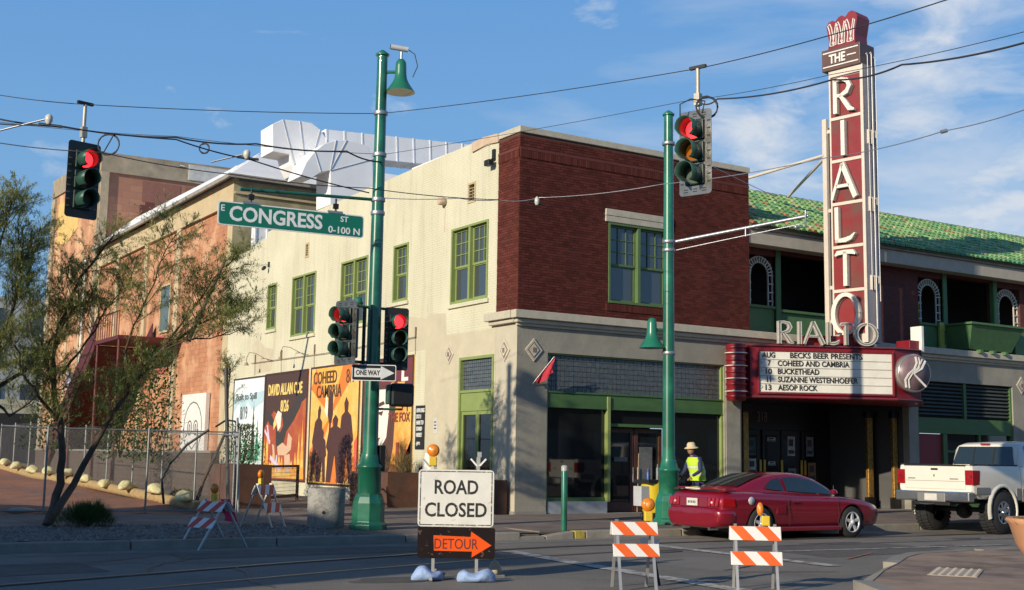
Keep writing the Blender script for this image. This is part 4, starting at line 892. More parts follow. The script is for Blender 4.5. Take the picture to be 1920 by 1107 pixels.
# white painted door mural low on the wall
WM = thing('white_door_mural', 'white painted doorway with a black outlined owl like face on the orange wall', 'wall painting', (0,24.1,.6))
g = MB(); g.fb(FS,24.0,27.2,.7,4.05,-.1,.06); g.build('white_panel', pnt('white', (.72,.70,.66)), WM)
lk = pnt('ink', (.10,.12,.13)); Fm = lambda a,b,n: FS(27.2-a,.7+b,n)
def ring(cx,cy,rx,ry,w=.06):
    g = MB(); g.stroke([(cx+rx*cos(2*pi*i/16),cy+ry*sin(2*pi*i/16)) for i in range(17)], w, Fm, .06, .07); g.build('painted_line', lk, WM)
ring(1.2,1.9,.28,.3); ring(2.0,1.9,.28,.3); ring(1.2,1.9,.08,.14,.05); ring(2.0,1.9,.08,.14,.05); ring(1.6,1.9,1.2,1.1,.05)
g = MB(); g.stroke([(.6,.9),(1.0,1.3),(1.6,1.0),(2.2,1.3),(2.6,.9)], .05, Fm, .06,.07); g.build('painted_line', lk, WM)
# blue graffiti on the tower corner
ST = thing('stage_tower', 'tallest block of the theatre, a pale orange stage tower behind the hall', 'building', (0,44.3,0))
tm = brickmat('tower_block', (.42,.21,.13), (.34,.16,.105), (.30,.17,.12), .8, .4, .02, axis='x', stain=(.30,.13,.09), sthr=(.5,.6), sscale=.22)
tm2 = brickmat('tower_block_side', (.49,.24,.13), (.43,.21,.11), (.36,.19,.11), .4, .2, .012, axis='y', stain=(.66,.40,.22), sthr=(.45,.6), sscale=.5, streak=.2)
g = MB(); g.use(tm); g.quad((0,44.3,9),(8.6,44.3,9),(8.6,44.3,17.4),(0,44.3,17.4)); g.use(tm2); g.quad((0,44.3,0),(0,56.8,0),(0,56.8,17.9),(0,44.3,17.4)); g.use(buff); g.quad((8.6,44.3,0),(8.6,56.8,0),(8.6,56.8,17.9),(8.6,44.3,17.4)); g.build('tower_wall', None, ST)
g = MB(); g.hexa([(-.12,44.15,17.35),(8.6,44.15,17.35),(8.6,56.9,17.9),(-.12,56.9,17.9),(-.12,44.15,18.45),(8.6,44.15,18.6),(8.6,56.9,19.2),(-.12,56.9,19.05)]); g.build('parapet_band', mat('grey_buff', (.36,.30,.21), .9, var=.25, scale=1, col2=(.28,.24,.18), mscale=.8), ST)
g = MB(); g.box(4.9,8.55,44.08,44.149,17.5,18.42); g.build('whitewash', mat('whitewash', (.55,.55,.52), .9, var=.2), ST)
for bx_ in ((-.1,.35,44.12,44.29,9,17.345),(-.14,-.001,44.295,44.7,0,17.34),(-.14,-.001,55.9,56.8,0,17.7)): g = MB(); g.box(*bx_); g.build('corner_pilaster', mat('grey_buff2', (.40,.33,.23), .9, var=.15), ST)
dp_ = mat('dark_red_paint', (.16,.05,.04), .9, var=.15)
g = MB(); g.poly([(2.2,14.0),(2.2,15.7),(2.5,15.7),(2.5,15.9),(3.0,15.9),(3.0,15.7),(4.6,15.6),(4.6,13.2),(2.4,13.2),(2.4,14.0)], lambda u,v,n:(u,44.29-n,v), 0, .02); g.poly([(4.8,13.2),(4.8,15.5),(8.4,14.9),(8.4,13.2)], lambda u,v,n:(u,44.29-n,v), 0, .02); g.build('dark_painted_patch', dp_, ST)
g = MB(); g.poly([(2.3,15.9),(2.3,17.1),(4.5,17.1),(4.5,15.75)], lambda u,v,n:(u,44.29-n,v), 0, .015); g.poly([(4.8,15.6),(4.8,17.1),(8.4,17.0),(8.4,15.0)], lambda u,v,n:(u,44.29-n,v), 0, .015); g.build('rose_painted_patch', mat('rose_paint', (.27,.12,.09), .9, var=.12), ST)
g = MB(); g.poly([(49.5,17.0),(49.5,14.9),(52.5,14.3),(55.2,14.6),(55.2,17.2)], FS, 0,.03); g.build('yellow_panel', mat('yellow_wash', (.66,.46,.16), .9, var=.15), ST)
for a,v0 in ((47.3,0),(50.4,0),(53.3,0)): g = MB(); g.fb(FS,a,a+.35,v0,13,0,.08); g.build('pilaster', buff, ST)
g = MB(); g.poly([(46.0,1.0),(49.9,1.0),(49.9,6.2),(48.2,6.0),(46.2,4.5)], FS, .03,.05); g.build('graffiti_ground', mat('violet_graffiti', (.30,.26,.48), .8, col2=(.62,.60,.68), mix=(.44,.52), mscale=2.2, var=.2), ST)
g = MB(); g.tube([FS(46.4,.8,.14),FS(46.4,12.6,.14)], .09, 8); tag(g.build('drain_pipe', mat('pipe_white', (.72,.70,.66), .5)), 'white rain pipe running down the orange wall below the roof end', 'pipe')

# low block wall and ramp rail beside the hall
LW = thing('low_block_wall', 'low brown block wall in front of the orange hall', 'wall', (-2.4,16,.3))
lowm = brickmat('low_block', (.12,.085,.06), (.10,.07,.055), (.07,.055,.045), .4, .2, .012, axis='y')
g = MB(); g.box(-2.5,-2.2,15.8,45,.1,1.55); g.build('wall', lowm, LW); g = MB(); g.box(-2.55,-2.15,15.75,45,1.552,1.63); g.build('coping', concrete, LW)
# red steel stair
SR = thing('red_steel_stair', 'dark red steel stair rising along the orange wall to a small landing', 'staircase', (-1,30,0))
redst = mat('stair_red', (.10,.014,.013), .55, var=.15)
F0 = lambda y,z,x: (x,y,z)
g = MB(); g.box(-2.7,-.02,28.3,32.4,6.45,6.62); g.build('landing', redst, SR)
ya,za,yb,zb = 32.4,6.5,41.5,.9
for i in range(22):
    t = (i+.5)/22; y = ya+(yb-ya)*t; z = za+(zb-za)*t; q = MB(); q.box(-2.65,-.1,y-.2,y+.2,z-.02,z+.03); q.build('tread', redst, SR)
for x in (-2.72,-.08):
    q = MB(); q.hexa([(x,ya,za-.25),(x+.06,ya,za-.25),(x+.06,yb,zb-.25),(x,yb,zb-.25),(x,ya,za+.2),(x+.06,ya,za+.2),(x+.06,yb,zb+.2),(x,yb,zb+.2)]); q.build('stringer', redst, SR)
    q = MB(); q.hexa([(x,ya,za+.3),(x+.04,ya,za+.3),(x+.04,yb,zb+.3),(x,yb,zb+.3),(x,ya,za+1.15),(x+.04,ya,za+1.15),(x+.04,yb,zb+1.15),(x,yb,zb+1.15)]); q.build('side_panel', redst, SR)
q = MB(); q.hexa([(-2.66,ya,za-.12),(-.02,ya,za-.12),(-.02,yb,zb-.12),(-2.66,yb,zb-.12),(-2.66,ya,za-.06),(-.02,ya,za-.06),(-.02,yb,zb-.06),(-2.66,yb,zb-.06)]); q.build('soffit_plate', redst, SR)
for i in range(11): y = 28.35+i*.4; q = MB(); q.tube([(-2.68,y,6.6),(-2.68,y,7.7)], .02, 5); q.build('baluster', redst, SR)
q = MB(); q.tube([(-2.68,28.35,7.7),(-2.68,32.4,7.7)], .03, 5); q.build('handrail', redst, SR)
for y in (28.5,32.2,37): q = MB(); q.tube([(-2.6,y,.3),(-2.6,y,6.5 if y<33 else 3.7)], .07, 6); q.build('post', redst, SR)
# long leaning timber prop seen against the hall
# ------------------------------------------------------------------ rooftop duct work
DU = thing('rooftop_duct', 'large white sheet metal duct with elbows on the roof of the cream building', 'duct', (3,20,9.4))
def rect_sweep(path, w, h, name, cuts=True):
    """path in the xz plane at given y centre; w along y, h across"""
    secs = []
    for i,p in enumerate(path):
        a = path[max(i-1,0)]; b = path[min(i+1,len(path)-1)]; d = Vector((b[0]-a[0],0,b[2]-a[2])).normalized() if (b[0]-a[0] or b[2]-a[2]) else Vector((1,0,0)); n = Vector((-d.z,0,d.x)); c = Vector(p); y = Vector((0,1,0))
        hh = p[3] if len(p) > 3 else h
        c = Vector(p[:3]); secs.append([c+n*hh/2-y*w/2, c+n*hh/2+y*w/2, c-n*hh/2+y*w/2, c-n*hh/2-y*w/2])
    g = MB()
    for i in range(len(secs)-1): g.hexa(secs[i]+secs[i+1])
    # merge faces only: build shell
    g = MB(); vs = [q for s in secs for q in s]; fs = [(i*4+j,i*4+(j+1)%4,(i+1)*4+(j+1)%4,(i+1)*4+j) for i in range(len(secs)-1) for j in range(4)]+[(3,2,1,0),tuple(len(vs)-4+k for k in range(4))]
    g.add(vs, fs); o = g.build(name, ductm, DU)
    r = MB()
    for i in range(len(secs)):
        if len(path) > 3 and len(path) < 12 and i % 2 and i not in (0,len(secs)-1): continue
        s = secs[i]; c = sum(s, Vector())/4; e = [c+(p-c)*1.03 for p in s]; d = (secs[min(i+1,len(secs)-1)][0]-secs[max(i-1,0)][0]).normalized()*.03
        r = MB(); r.hexa([p-d for p in e]+[p+d for p in e]); r.build('duct_flange', ductm, DU)
    return o
def arcp(cx, cz, r, a0, a1, y, n=6): return [(cx+r*cos(radians(a0+(a1-a0)*i/n)), y, cz+r*sin(radians(a0+(a1-a0)*i/n))) for i in range(n+1)]
rect_sweep([(2.9+i*.8,19.9,14.22+i*.046) for i in range(13)], 1.2, 1.05, 'duct_run')
def prism(pts, y0, y1, name, seams=()):
    g = MB(); g.poly(pts, lambda u,v,n: (u,n,v), y0, y1); o = g.build(name, ductm, DU, bevel=.02)
    for (p,q_) in seams:
        k = MB(); k.tube([(p[0],y0-.01,p[1]),(q_[0],y0-.01,q_[1])], .018, 4); k.build('seam', mat('duct_seam', (.55,.56,.58), .5), o)
XZ = lambda L_: [(p[0],p[2]) for p in L_]
hd_ = XZ([(0.6,19.3,13.49), (0.55,19.3,14.6), (0.97,19.3,14.86), (1.69,19.3,14.91), (2.23,19.3,14.91), (2.59,19.3,14.7), (2.91,19.3,14.33), (2.94,19.3,13.48), (2.65,19.3,12.95), (2.09,19.3,12.63), (1.65,19.3,12.73), (1.43,19.3,13.09), (1.32,19.3,13.47)])
prism(hd_, 19.3, 20.6, 'duct_hood', [(hd_[2],hd_[10]),(hd_[3],hd_[9]),(hd_[5],hd_[9]),(hd_[6],hd_[8])])
el_ = XZ([(1.24,18,12.3), (1.46,18,12.88), (1.8,18,13.38), (2.19,18,13.74), (2.69,18,13.97), (3.15,18,14.04), (3.67,18,14.01), (4.1,18,13.94), (4.33,18,13.43), (4.44,18,11.57), (2.54,18,11.33), (2.49,18,12.7), (2.1,18,12.59), (1.71,18,12.27)])
prism(el_, 17.9, 19.28, 'duct_elbow', [(el_[2],el_[12]),(el_[4],el_[11]),(el_[5],el_[11]),(el_[8],el_[11])])
prism([(9.9,14.2),(9.9,14.9),(13.5,15.0),(13.5,14.2)], 19.0, 19.3, 'duct_branch')
for x in (4.8,7.4,10.0): [MB().box(x-.05,x+.05,yy,yy+.1,9.4,13.9).build('stand_leg', ductm, DU) for yy in (19.35,20.35)]
# white plant platform beyond the duct and white drop by the hall corner
g = MB(); g.box(4.6,12.4,17.5,19.2,12.35,12.55); g.build('platform', ductm, DU)
RC = thing('rooftop_unit', 'white flat topped rooftop unit just above the parapet of the cream building', 'rooftop unit', (3,4,9.4))
g = MB(); g.box(1.6,4.4,5.5,9.2,9.4,11.0); g.build('casing', ductm, RC, bevel=.03); g = MB(); g.box(4.42,5.3,5.6,8.9,9.4,11.1); g.build('cowl', mat('grey_sheet', (.42,.44,.46), .45, metal=.3), RC, bevel=.03)
WB = thing('white_roof_screen', 'white sheet screen standing between the cream wall and the orange hall', 'screen', (0,20.2,9.4))
g = MB(); g.box(.35,1.9,20.4,20.6,9.4,10.9); g.build('sheet', roofwhite, WB); g = MB(); [g.box(.4+i*.5,.46+i*.5,20.36,20.4,9.4,10.9) for i in range(3)]; g.build('rib', ductm, WB)
# far buildings on the left beyond the lot
FB_ = thing('far_office_block', 'pale far building with dark windows behind the trees on the left', 'building', (-16,85,0))
g = MB(); g.box(-12,18,85,99,0,14.5); g.build('wall', mat('far_pale', (.42,.44,.42), .8, var=.15), FB_)
for i in range(8):
    for j in range(4):
        q = MB(); q.box(-10.5+i*3.6,-8.4+i*3.6,84.9,85.0,2+j*3.2,3.9+j*3.2); q.build('window', mat('far_glass', (.06,.08,.10), .2), FB_)
FB2 = thing('far_low_building', 'low cream building with a dark shopfront far behind the chain link fence', 'building', (-16,70,0))
g = MB(); g.box(-14,9,70,78,0,5.2); g.build('wall', mat('far_cream', (.52,.50,.38), .8, var=.1), FB2); g = MB(); g.box(-4,3,69.9,70,0.6,4.2); g.build('shopfront', mat('far_dark', (.03,.03,.03), .6), FB2)
# building across the side street, out of frame on the west: its afternoon shade falls over the street
OB = thing('west_block', 'plain three storey brick block west of the crossing', 'building', (-44,-14,0))
wbm = brickmat('west_brick', (.30,.14,.10), (.26,.12,.09), (.3,.26,.22), .22, .075, .01, axis='y')
g = MB(); g.box(-58,-34.5,-19.3,-3.5,0,9.6); g.build('wall', wbm, OB); g = MB(); g.box(-58.2,-34.3,-19.4,-3.3,9.6,10.0); g.build('parapet', concrete, OB)
for i in range(7):
    for j in range(2):
        q = MB(); q.box(-34.5,-34.42,-17.5+i*1.9,-16.4+i*1.9,1.6+j*3.8,3.8+j*3.8); q.build('window', glass, OB)
for i in range(6):
    for j in range(2):
        q = MB(); q.box(-57+i*3.6,-55.2+i*3.6,-3.5,-3.42,1.6+j*3.8,3.8+j*3.8); q.build('window', glass, OB)

# buildings over the street behind the photographer, seen mirrored in the shop windows
SB = thing('south_block', 'plain tan commercial block across the street behind the viewpoint', 'building', (10,-40,0))
g = MB(); g.box(-40,70,-52,-38,0,8.5); g.build('wall', mat('south_tan', (.28,.17,.10), .9, var=.2), SB); g = MB(); g.box(-40.2,70.2,-52.2,-37.7,8.5,8.9); g.build('roof', mat('south_roof', (.16,.05,.035), .8), SB)
for i in range(22): q = MB(); q.box(-37+i*4.8,-34+i*4.8,-38.0,-37.92,.6,3.4); q.build('window', glass, SB)

# ------------------------------------------------------------------ marquee
MQ = thing('theatre_marquee', 'red wedge shaped marquee with white changeable letter board over the entrance', 'marquee', (11,-1.2,3.3))
A_, B_, C_, E_ = (7.50,-.50), (11.25,-2.44), (12.30,-2.44), (14.7,-.50)
z0, z1 = 3.34, 4.86
def plan(g, pts, za, zb): return g.poly(pts, lambda u,v,n: (u,v,n), za, zb)
fp = [(7.40,.02),A_,B_,C_,E_,(14.8,.02)]
g = MB(); plan(g, fp, z0+.08, z1-.06); g.build('body', red, MQ)
def inset(pts, k):
    return [(x, y-k if i in (1,2,3,4) else y) for i,(x,y) in enumerate(pts)]
g = MB(); plan(g, inset(fp,.07), z1-.06, z1); g.build('top_rim', red, MQ, bevel=.02)
g = MB(); plan(g, inset(fp,.07), z0, z0+.08); g.build('bottom_rim', red, MQ, bevel=.02)
[MB().poly(inset(fp,.085), lambda u,v,n: (u,v,n), *zz_).build('chrome_strip', mat('dull_chrome', (.4,.25,.25), .3, metal=.8), MQ) for zz_ in ((z0+.03,z0+.045),(z1-.035,z1-.02))]
fa = math.degrees(atan2(B_[1]-A_[1], B_[0]-A_[0])); fl = math.hypot(B_[0]-A_[0], B_[1]-A_[1])
FM = frame((A_[0],A_[1],0), fa)
boardm = mat('letter_board', (.74,.71,.62), .45, var=.07, scale=3)
g = MB(); g.fb(FM,.26,fl-.10,z0+.16,z1-.19,.0,.02); bo = g.build('letter_board', boardm, MQ)
g = MB(); k = .05; g.fb(FM,.2,.26,z0+.11,z1-.14,0,.07); g.fb(FM,fl-.10,fl-.04,z0+.11,z1-.14,0,.07); g.fb(FM,.26,fl-.10,z0+.11,z0+.16,0,.07); g.fb(FM,.26,fl-.10,z1-.19,z1-.14,0,.07); g.build('board_frame', red, MQ, bevel=.01)
u0, u1, b0, b1 = .28, fl-.12, z0+.165, z1-.195
rowh = (b1-b0)/5.05
rail = mat('letter_rail', (.35,.34,.31), .5)
for i in range(1,6):
    v = b1-i*rowh; q = MB(); q.fb(FM,u0,u1,v-.008,v+.008,.02,.034); q.build('letter_rail', rail, bo)
lt = mat('marquee_letter', (.03,.03,.03), .5)
def ux(px): return u0+(px-1408)/(1672-1408)*(u1-u0)
def row(i, px0, px1, s, bold=.02):
    v = b1-(i+1)*rowh+rowh*.20; q = MB(); q.text(s, FM, ux(px0), v, ux(px1)-ux(px0), rowh*.70, .036, .040, bold); q.build('lettering', lt, bo)
row(0,1412,1438,'AUG'); row(0,1468,1614,'BECKS BEER PRESENTS')
row(1,1423,1429,'7'); row(1,1443,1587,'COHEED AND CAMBRIA')
row(2,1419,1431,'10'); row(2,1443,1526,'BUCKETHEAD')
row(3,1421,1429,'11'); row(3,1443,1604,'SUZANNE WESTENHOEFER')
row(4,1418,1430,'13'); row(4,1443,1522,'AESOP ROCK')
for i in range(1,5): v = b1-(i+1)*rowh+rowh*.3; q = MB(); q.stroke([(ux(1409),v+.12),(ux(1413),v+.07),(ux(1409),v+.02)], .02, FM, .022,.034); q.build('lettering', rail, bo)
# ribbed corner drum
cx, cy = 7.10, -.36
q = MB(); q.lathe([(.24,0),(.27,.03),(.27,1.57),(.24,1.6)], (cx,cy,3.24), (0,0,1), 24); q.build('corner_drum', red, MQ)
for i in range(9):
    z = 3.36+i*.172; q = MB(); q.lathe([(.27,-.05),(.295,-.02),(.295,.02),(.27,.05)], (cx,cy,z), (0,0,1), 24); q.build('drum_rib', red, MQ)
neon = mat('glass_tube', (.80,.78,.72), .2)
for i in range(4): z = 3.50+i*.36; q = MB(); q.tube([(cx+.315*cos(radians(a)),cy+.315*sin(radians(a)),z) for a in range(-215,35,18)], .014, 5); q.build('neon_tube', neon, MQ)
q = MB(); q.box(7.1,7.45,-.3,.0,3.3,4.84); q.build('drum_link', red, MQ)
# nose: red corner with fin and round medallion
q = MB(); q.box(11.95,12.4,-2.40,-1.9,4.86,5.12); q.build('fin_base', red, MQ, bevel=.01); q = MB(); q.box(12.36,12.45,-2.5,-2.1,4.80,5.55); q.build('white_fin', white, MQ)
mc = Vector((11.74,-2.62,4.13)); mn = Vector((-.28,-.96,0)).normalized(); mside = Vector((0,0,1)).cross(mn)*-1
FMd = lambda u,v,n: tuple(mc+mside*-u+Vector((0,0,v))+mn*n)
md = MB(); md.lathe([(.50,-.16),(.55,-.14),(.55,.12),(.52,.15)], mc, mn, 40); mdo = md.build('round_medallion', mat('chrome_rim', (.55,.50,.48), .25, metal=.7, var=.15), MQ)
q = MB(); q.lathe([(.0,.152),(.50,.152),(.50,.158),(0,.158)], mc, mn, 40); q.build('medallion_face', mat('medallion_plum', (.20,.13,.14), .4, var=.2), mdo)
def band(P,w=.05): q = MB(); q.stroke(P, w, FMd, .16, .19); q.build('medallion_letter', neon, mdo)
band([(-.30,-.42),(-.33,-.20),(-.20,-.02),(-.02,.12),(.06,.30),(.02,.47)]); band([(-.20,-.44),(-.22,-.20),(-.08,.0),(.12,.14),(.16,.32),(.12,.46)],.03)
band([(.34,.36),(.22,.14),(-.05,-.02),(.12,-.18),(.34,-.38)]); band([(.24,.40),(.10,.16),(-.10,.02)],.03)
# soffit lamp
q = MB(); q.lathe([(.05,0),(.07,.05)], (12.2,-2.35,3.27), (0,0,1), 10); q.build('soffit_lamp', steel, MQ)
# RIALTO letters standing on the marquee
FL = lambda u,v,n: FM(u, v, n+.06)
lw = mat('channel_letter', (.72,.68,.58), .35, metal=.25, var=.12, scale=9)
lb = mat('letter_recess', (.30,.27,.22), .4, metal=.4)
def vx(px): return ux(px)
zb, zt = z1+.02, z1+.66
red_b = MB(); red_b.fb(FM, ux(1500), ux(1640), z1, z1+.30, -.5, -.1); red_b.build('letter_base', red, MQ, bevel=.01)
def letter(ch, px0, px1, parent, F, zb, zt, w=.105, n0=-.02, n1=.10, m=lw, un=None):
    a, b = (vx(px0), vx(px1)) if un is None else (px0, px1); h = zt-zb; W_ = b-a; q = MB(); t = w*.62
    S_ = lambda pts, ww: q.stroke([(a+x*W_, zb+y*h) for x,y in pts], ww, F, n0, n1)
    if ch == 'R':
        S_([(.16,0),(.16,1)], w); S_([(.10,.955),(.45,.97),(.72,.90),(.82,.74),(.70,.58),(.42,.50),(.22,.50)], [t,t,w,w*1.1,w,t,t]); S_([(.38,.50),(.62,.28),(.80,.08),(1.02,.03)], [t,w,w,t*.6])
    elif ch == 'I': S_([(.5,0),(.5,1)], w)
    elif ch == 'A': S_([(.02,0),(.46,1)], t*1.1); S_([(.44,1),(.95,0)], w*1.15); S_([(.20,.36),(.74,.36)], t)
    elif ch == 'L': S_([(.14,0),(.14,1)], w); S_([(.05,.05),(.55,.055),(.80,.10),(1.0,.22)], [t,w*.9,w*.8,t*.4])
    elif ch == 'T': S_([(.5,0),(.5,.96)], w); S_([(.0,.86),(.12,.93),(.5,.95),(.88,.93),(1.0,.86)], [t*.5,w*.9,t*1.2,w*.9,t*.5])
    elif ch == 'O': S_([(.5+.44*cos(2*pi*i/28), .5+.46*sin(2*pi*i/28)) for i in range(29)], [w*(.72+.35*abs(cos(2*pi*i/28))) for i in range(29)])
    return q.build('channel_letter', m, parent)
for ch,a,b in (('R',1440,1473),('I',1479,1493),('A',1494,1536),('L',1540,1566),('T',1568,1592),('O',1597,1643)):
    o = letter(ch,a,b,MQ,FL,zb,zt)
    o2 = letter(ch,a,b,MQ,lambda u,v,n: FM(u,v,n+.165),zb+.0,zt-.0,w=.045,n0=-.006,n1=.001,m=lb); 
    # dark channel line inside each letter

# ------------------------------------------------------------------ vertical blade sign
VS = thing('vertical_sign', 'tall vertical red sign with cream letters rising above the marquee', 'sign', (10.6,-2.0,4.9))
P0 = Vector((10.47,-2.2,0)); ea = 100.; BW = 1.34; zb0, zt0 = 4.98, 13.18
# local frame: u from the back (far) edge to the front edge, outwards to the west
BWr = 1.13
bk = P0+Vector((cos(radians(ea)), sin(radians(ea)),0))*BWr
FB_ = frame((bk.x,bk.y,0), ea-180)
FB = lambda u,v,n: FB_(u*BWr/BW, v, n)   # u runs towards the street
e_ = Vector((cos(radians(ea)), sin(radians(ea)),0)); pr_ = P0+Vector((.52,0,0)); e2 = Vector((-cos(radians(ea)), sin(radians(ea)),0))
core = [tuple(P0[:2]), tuple(pr_[:2]), tuple((pr_+e2*BWr)[:2]), tuple(bk[:2])]
creamf = mat('sign_cream', (.66,.58,.49), .5, var=.08, scale=3)
greym = mat('sign_grey_metal', (.30,.27,.28), .5, metal=.2, var=.12, scale=2)
g = MB(); plan(g, core, zb0, zt0); g.build('sign_core', greym, VS)
g = MB(); g.fb(FB,-.01,.055,zb0,zt0,.0,.05); g.fb(FB,BW-.10,BW+.01,zb0,zt0,.0,.05); g.fb(FB,.055,BW-.10,zt0-.2,zt0,0,.05); g.fb(FB,.055,BW-.10,zb0,zb0+.25,0,.05); g.build('cream_frame', creamf, VS, bevel=.006)
panelm = mat('sign_panel_red', (.25,.026,.030), .42, var=.1, scale=3, col2=(.13,.06,.045), mix=(.50,.68), mscale=.75)
PZ0 = zb0+.25; ph = (zt0-.2-PZ0)/6
word = 'OTLAIR'
for i,ch in enumerate(word):
    a = PZ0+i*ph
    if i: q = MB(); q.fb(FB,.055,BW-.10,a-.045,a+.045,0,.055); q.build('cream_bar', creamf, VS)
    q = MB(); q.fb(FB,.056,BW-.101,a+.046,a+ph-.046,.0,.03); q.build('red_panel', panelm, VS)
    za_, zt_ = a+.12, a+ph-.12
    if ch == 'O': za_, zt_ = a-.02, a+ph-.08
    c0,c1 = {'O':(.02,1.12),'T':(.20,1.0),'L':(.18,1.0),'A':(.10,1.10),'I':(.42,.78),'R':(.18,1.05)}[ch]
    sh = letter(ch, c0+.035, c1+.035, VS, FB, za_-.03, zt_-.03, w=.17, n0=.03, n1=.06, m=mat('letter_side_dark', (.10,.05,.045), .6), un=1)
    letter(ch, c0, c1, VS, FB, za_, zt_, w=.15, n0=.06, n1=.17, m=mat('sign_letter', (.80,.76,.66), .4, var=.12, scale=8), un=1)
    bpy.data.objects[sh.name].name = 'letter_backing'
# THE box and crown
g = MB(); g.hexa([tuple(FB(-.22,zt0+.002,.12)),tuple(FB(BW-.02,zt0+.002,.12)),tuple(FB(BW-.02,zt0+.002,-.66)),tuple(FB(-.22,zt0+.002,-.66)),tuple(FB(-.22,zt0+.66,.12)),tuple(FB(BW-.02,zt0+.66,.12)),tuple(FB(BW-.02,zt0+.66,-.66)),tuple(FB(-.22,zt0+.66,-.66))])
brn = mat('sign_brown', (.12,.062,.05), .45, var=.12); bx = g.build('top_box', brn, VS, bevel=.01)
for v in (.10,.53): q = MB(); q.fb(FB,-.16,BW-.08,zt0+v,zt0+v+.035,.12,.14); q.build('neon_line', neon, bx)
q = MB(); q.text('THE', FB, .10, zt0+.19, .66, .28, .12, .16, .03); q.build('lettering', neon, bx)
q = MB(); q.fb(FB,.82,1.18,zt0+.32,zt0+.355,.12,.15); q.build('neon_line', neon, bx)
cz_ = zt0+.662
P = [(.02,0),(.06,.25),(.0,.55),(-.04,.74),(.04,.86),(.20,.90),(.33,.84),(.46,.95),(.60,.98),(.73,.90),(.86,1.02),(1.0,1.05),(1.14,.98),(1.22,.84),(1.17,.6),(1.10,.3),(1.12,0)]
P = [(x,cz_+y*.98) for x,y in P]
g = MB(); g.poly(P, FB, -.58, .08); cr_ = g.build('crown', mat('crown_red', (.25,.025,.033), .4, var=.12, scale=3), VS)
def curl(pts): q = MB(); q.stroke([(x,cz_+y*.98) for x,y in pts], .03, FB, .08, .11); q.build('neon_curl', neon, cr_)
for c in (.24,.58,.94):
    curl([(c-.13,.10),(c-.09,.35),(c-.15,.62),(c-.20,.74),(c-.12,.80),(c-.05,.66),(c-.0,.40),(c+.03,.08),(c-.13,.10)])
    curl([(c+.0,.10),(c+.06,.45),(c+.13,.78),(c+.19,.72),(c+.14,.5),(c+.12,.10),(c+.0,.10)])
    curl([(c-.04,.15),(c+.02,.25),(c+.06,.14)])
# neon tubes on the street edge
FE = lambda u,v,n: (P0.x+u, P0.y-n, v)
for u,zz in ((.13,(zb0+1.5,zt0+.35)),(.30,(zb0+.4,zt0+.4)),(.46,(zb0+1.2,zt0+.3))):
    q = MB(); q.tube([FE(u,zz[0],.06),FE(u,zz[1]-.1,.06),FE(u-.02,zz[1],.05),FE(u-.06,zz[1]-.05,.05)], .012 if u!=.30 else .018, 5); q.build('neon_tube', neon, VS)
for v in (6.7,9.0,11.0):
    for u in (.13,.26,.42): q = MB(); q.fb(FE,u-.02,u+.02,v-.2*(u!=.42),v+.22,.0,.06); q.build('tube_bracket', creamf, VS)
# back mast with struts to the roof
q = MB(); q.box(bk.x-.10,bk.x+.02,bk.y+.10,bk.y+.26,zb0,11.75); q.build('back_mast', creamf, VS, bevel=.01)
q = MB(); q.box(bk.x+.021,bk.x+.30,bk.y+.12,bk.y+.24,zb0,11.5); q.build('back_plate', greym, VS)
for z in (5.6,6.6,8.9,11.3): q = MB(); q.box(bk.x-.04,bk.x+.04,bk.y-.04,bk.y+.10,z,z+.10); q.build('mast_link', creamf, VS)
q = MB(); q.tube([(bk.x-.08,bk.y+.2,10.65), (10.41,2.6,10.64)], .05, 8); q.build('strut', creamf, VS)
q = MB(); q.tube([(bk.x-.08,bk.y+.2,10.55), (11.98,2.4,10.19)], .045, 8); q.build('strut', creamf, VS)

# ------------------------------------------------------------------ street poles
def pole(loc, h, label, lampdir, lamp_z, r0=.145, r1=.105):
    t = thing('street_pole', label, 'street pole', (loc[0],loc[1],.15), 'green street poles with bell lamps'); x,y = loc
    t['_o'] = (x,y,.15)
    q = MB()
    if h > 5:
        q.lathe([(.36,0),(.36,.10),(.31,.15),(.31,.50),(.27,.62),(.25,.66),(.25,.68)], (x,y,.15), (0,0,1), 8, False); q.build('base', polem, t, bevel=.008)
        q = MB(); q.lathe([(.225,.66),(.225,1.15),(.25,1.17),(.25,1.20),(.20,1.25),(.165,1.42)], (x,y,.15), (0,0,1), 24); q.build('fluted_collar', polem, t)
    q = MB(); q.lathe([(.165,1.3),(r0,1.5),(r1,h-.15),(r1,h-.02)], (x,y,.15), (0,0,1), 24); q.build('shaft', polem, t)
    q = MB(); q.lathe([(r1+.03,h-.03),(r1+.04,h),(.03,h+.09),(.0,h+.10)], (x,y,.15), (0,0,1), 20); q.build('cap', polem, t)
    lx, ly = x+lampdir[0], y+lampdir[1]
    q = MB(); q.tube([(x,y,lamp_z+.42),(lx,ly,lamp_z+.42)], .035, 6); q.build('lamp_arm', polem, t)
    q = MB(); q.lathe([(.295,0),(.285,.02),(.235,.09),(.17,.19),(.13,.28),(.115,.38),(.11,.54),(.10,.62),(.06,.68),(.02,.69)], (lx,ly,lamp_z), (0,0,1), 24)
    lm = q.build('bell_lamp', polem, t); lm.data.materials[0] = mat('lamp_green', (.02,.17,.10), .3, var=.1, coat=.4)
    q = MB(); q.lathe([(0,.03),(.25,.012)], (lx,ly,lamp_z), (0,0,1), 20); q.build('lens', mat('lamp_lens', (.35,.33,.28), .2, var=.3, scale=30), lm)
    return t
LP, RP = (-6.27,-4.65), (1.04,-4.75)
t = pole(LP, 9.4, 'tall green pole carrying the street name sign and a small camera', (.30,-.24), 8.76)
for z in (8.33,7.48,6.3,6.57): q = MB(); q.lathe([(.135,-.04),(.14,-.03),(.14,.03),(.135,.04)], (*LP,z), (0,0,1), 20); q.build('clamp_band', steel, t)
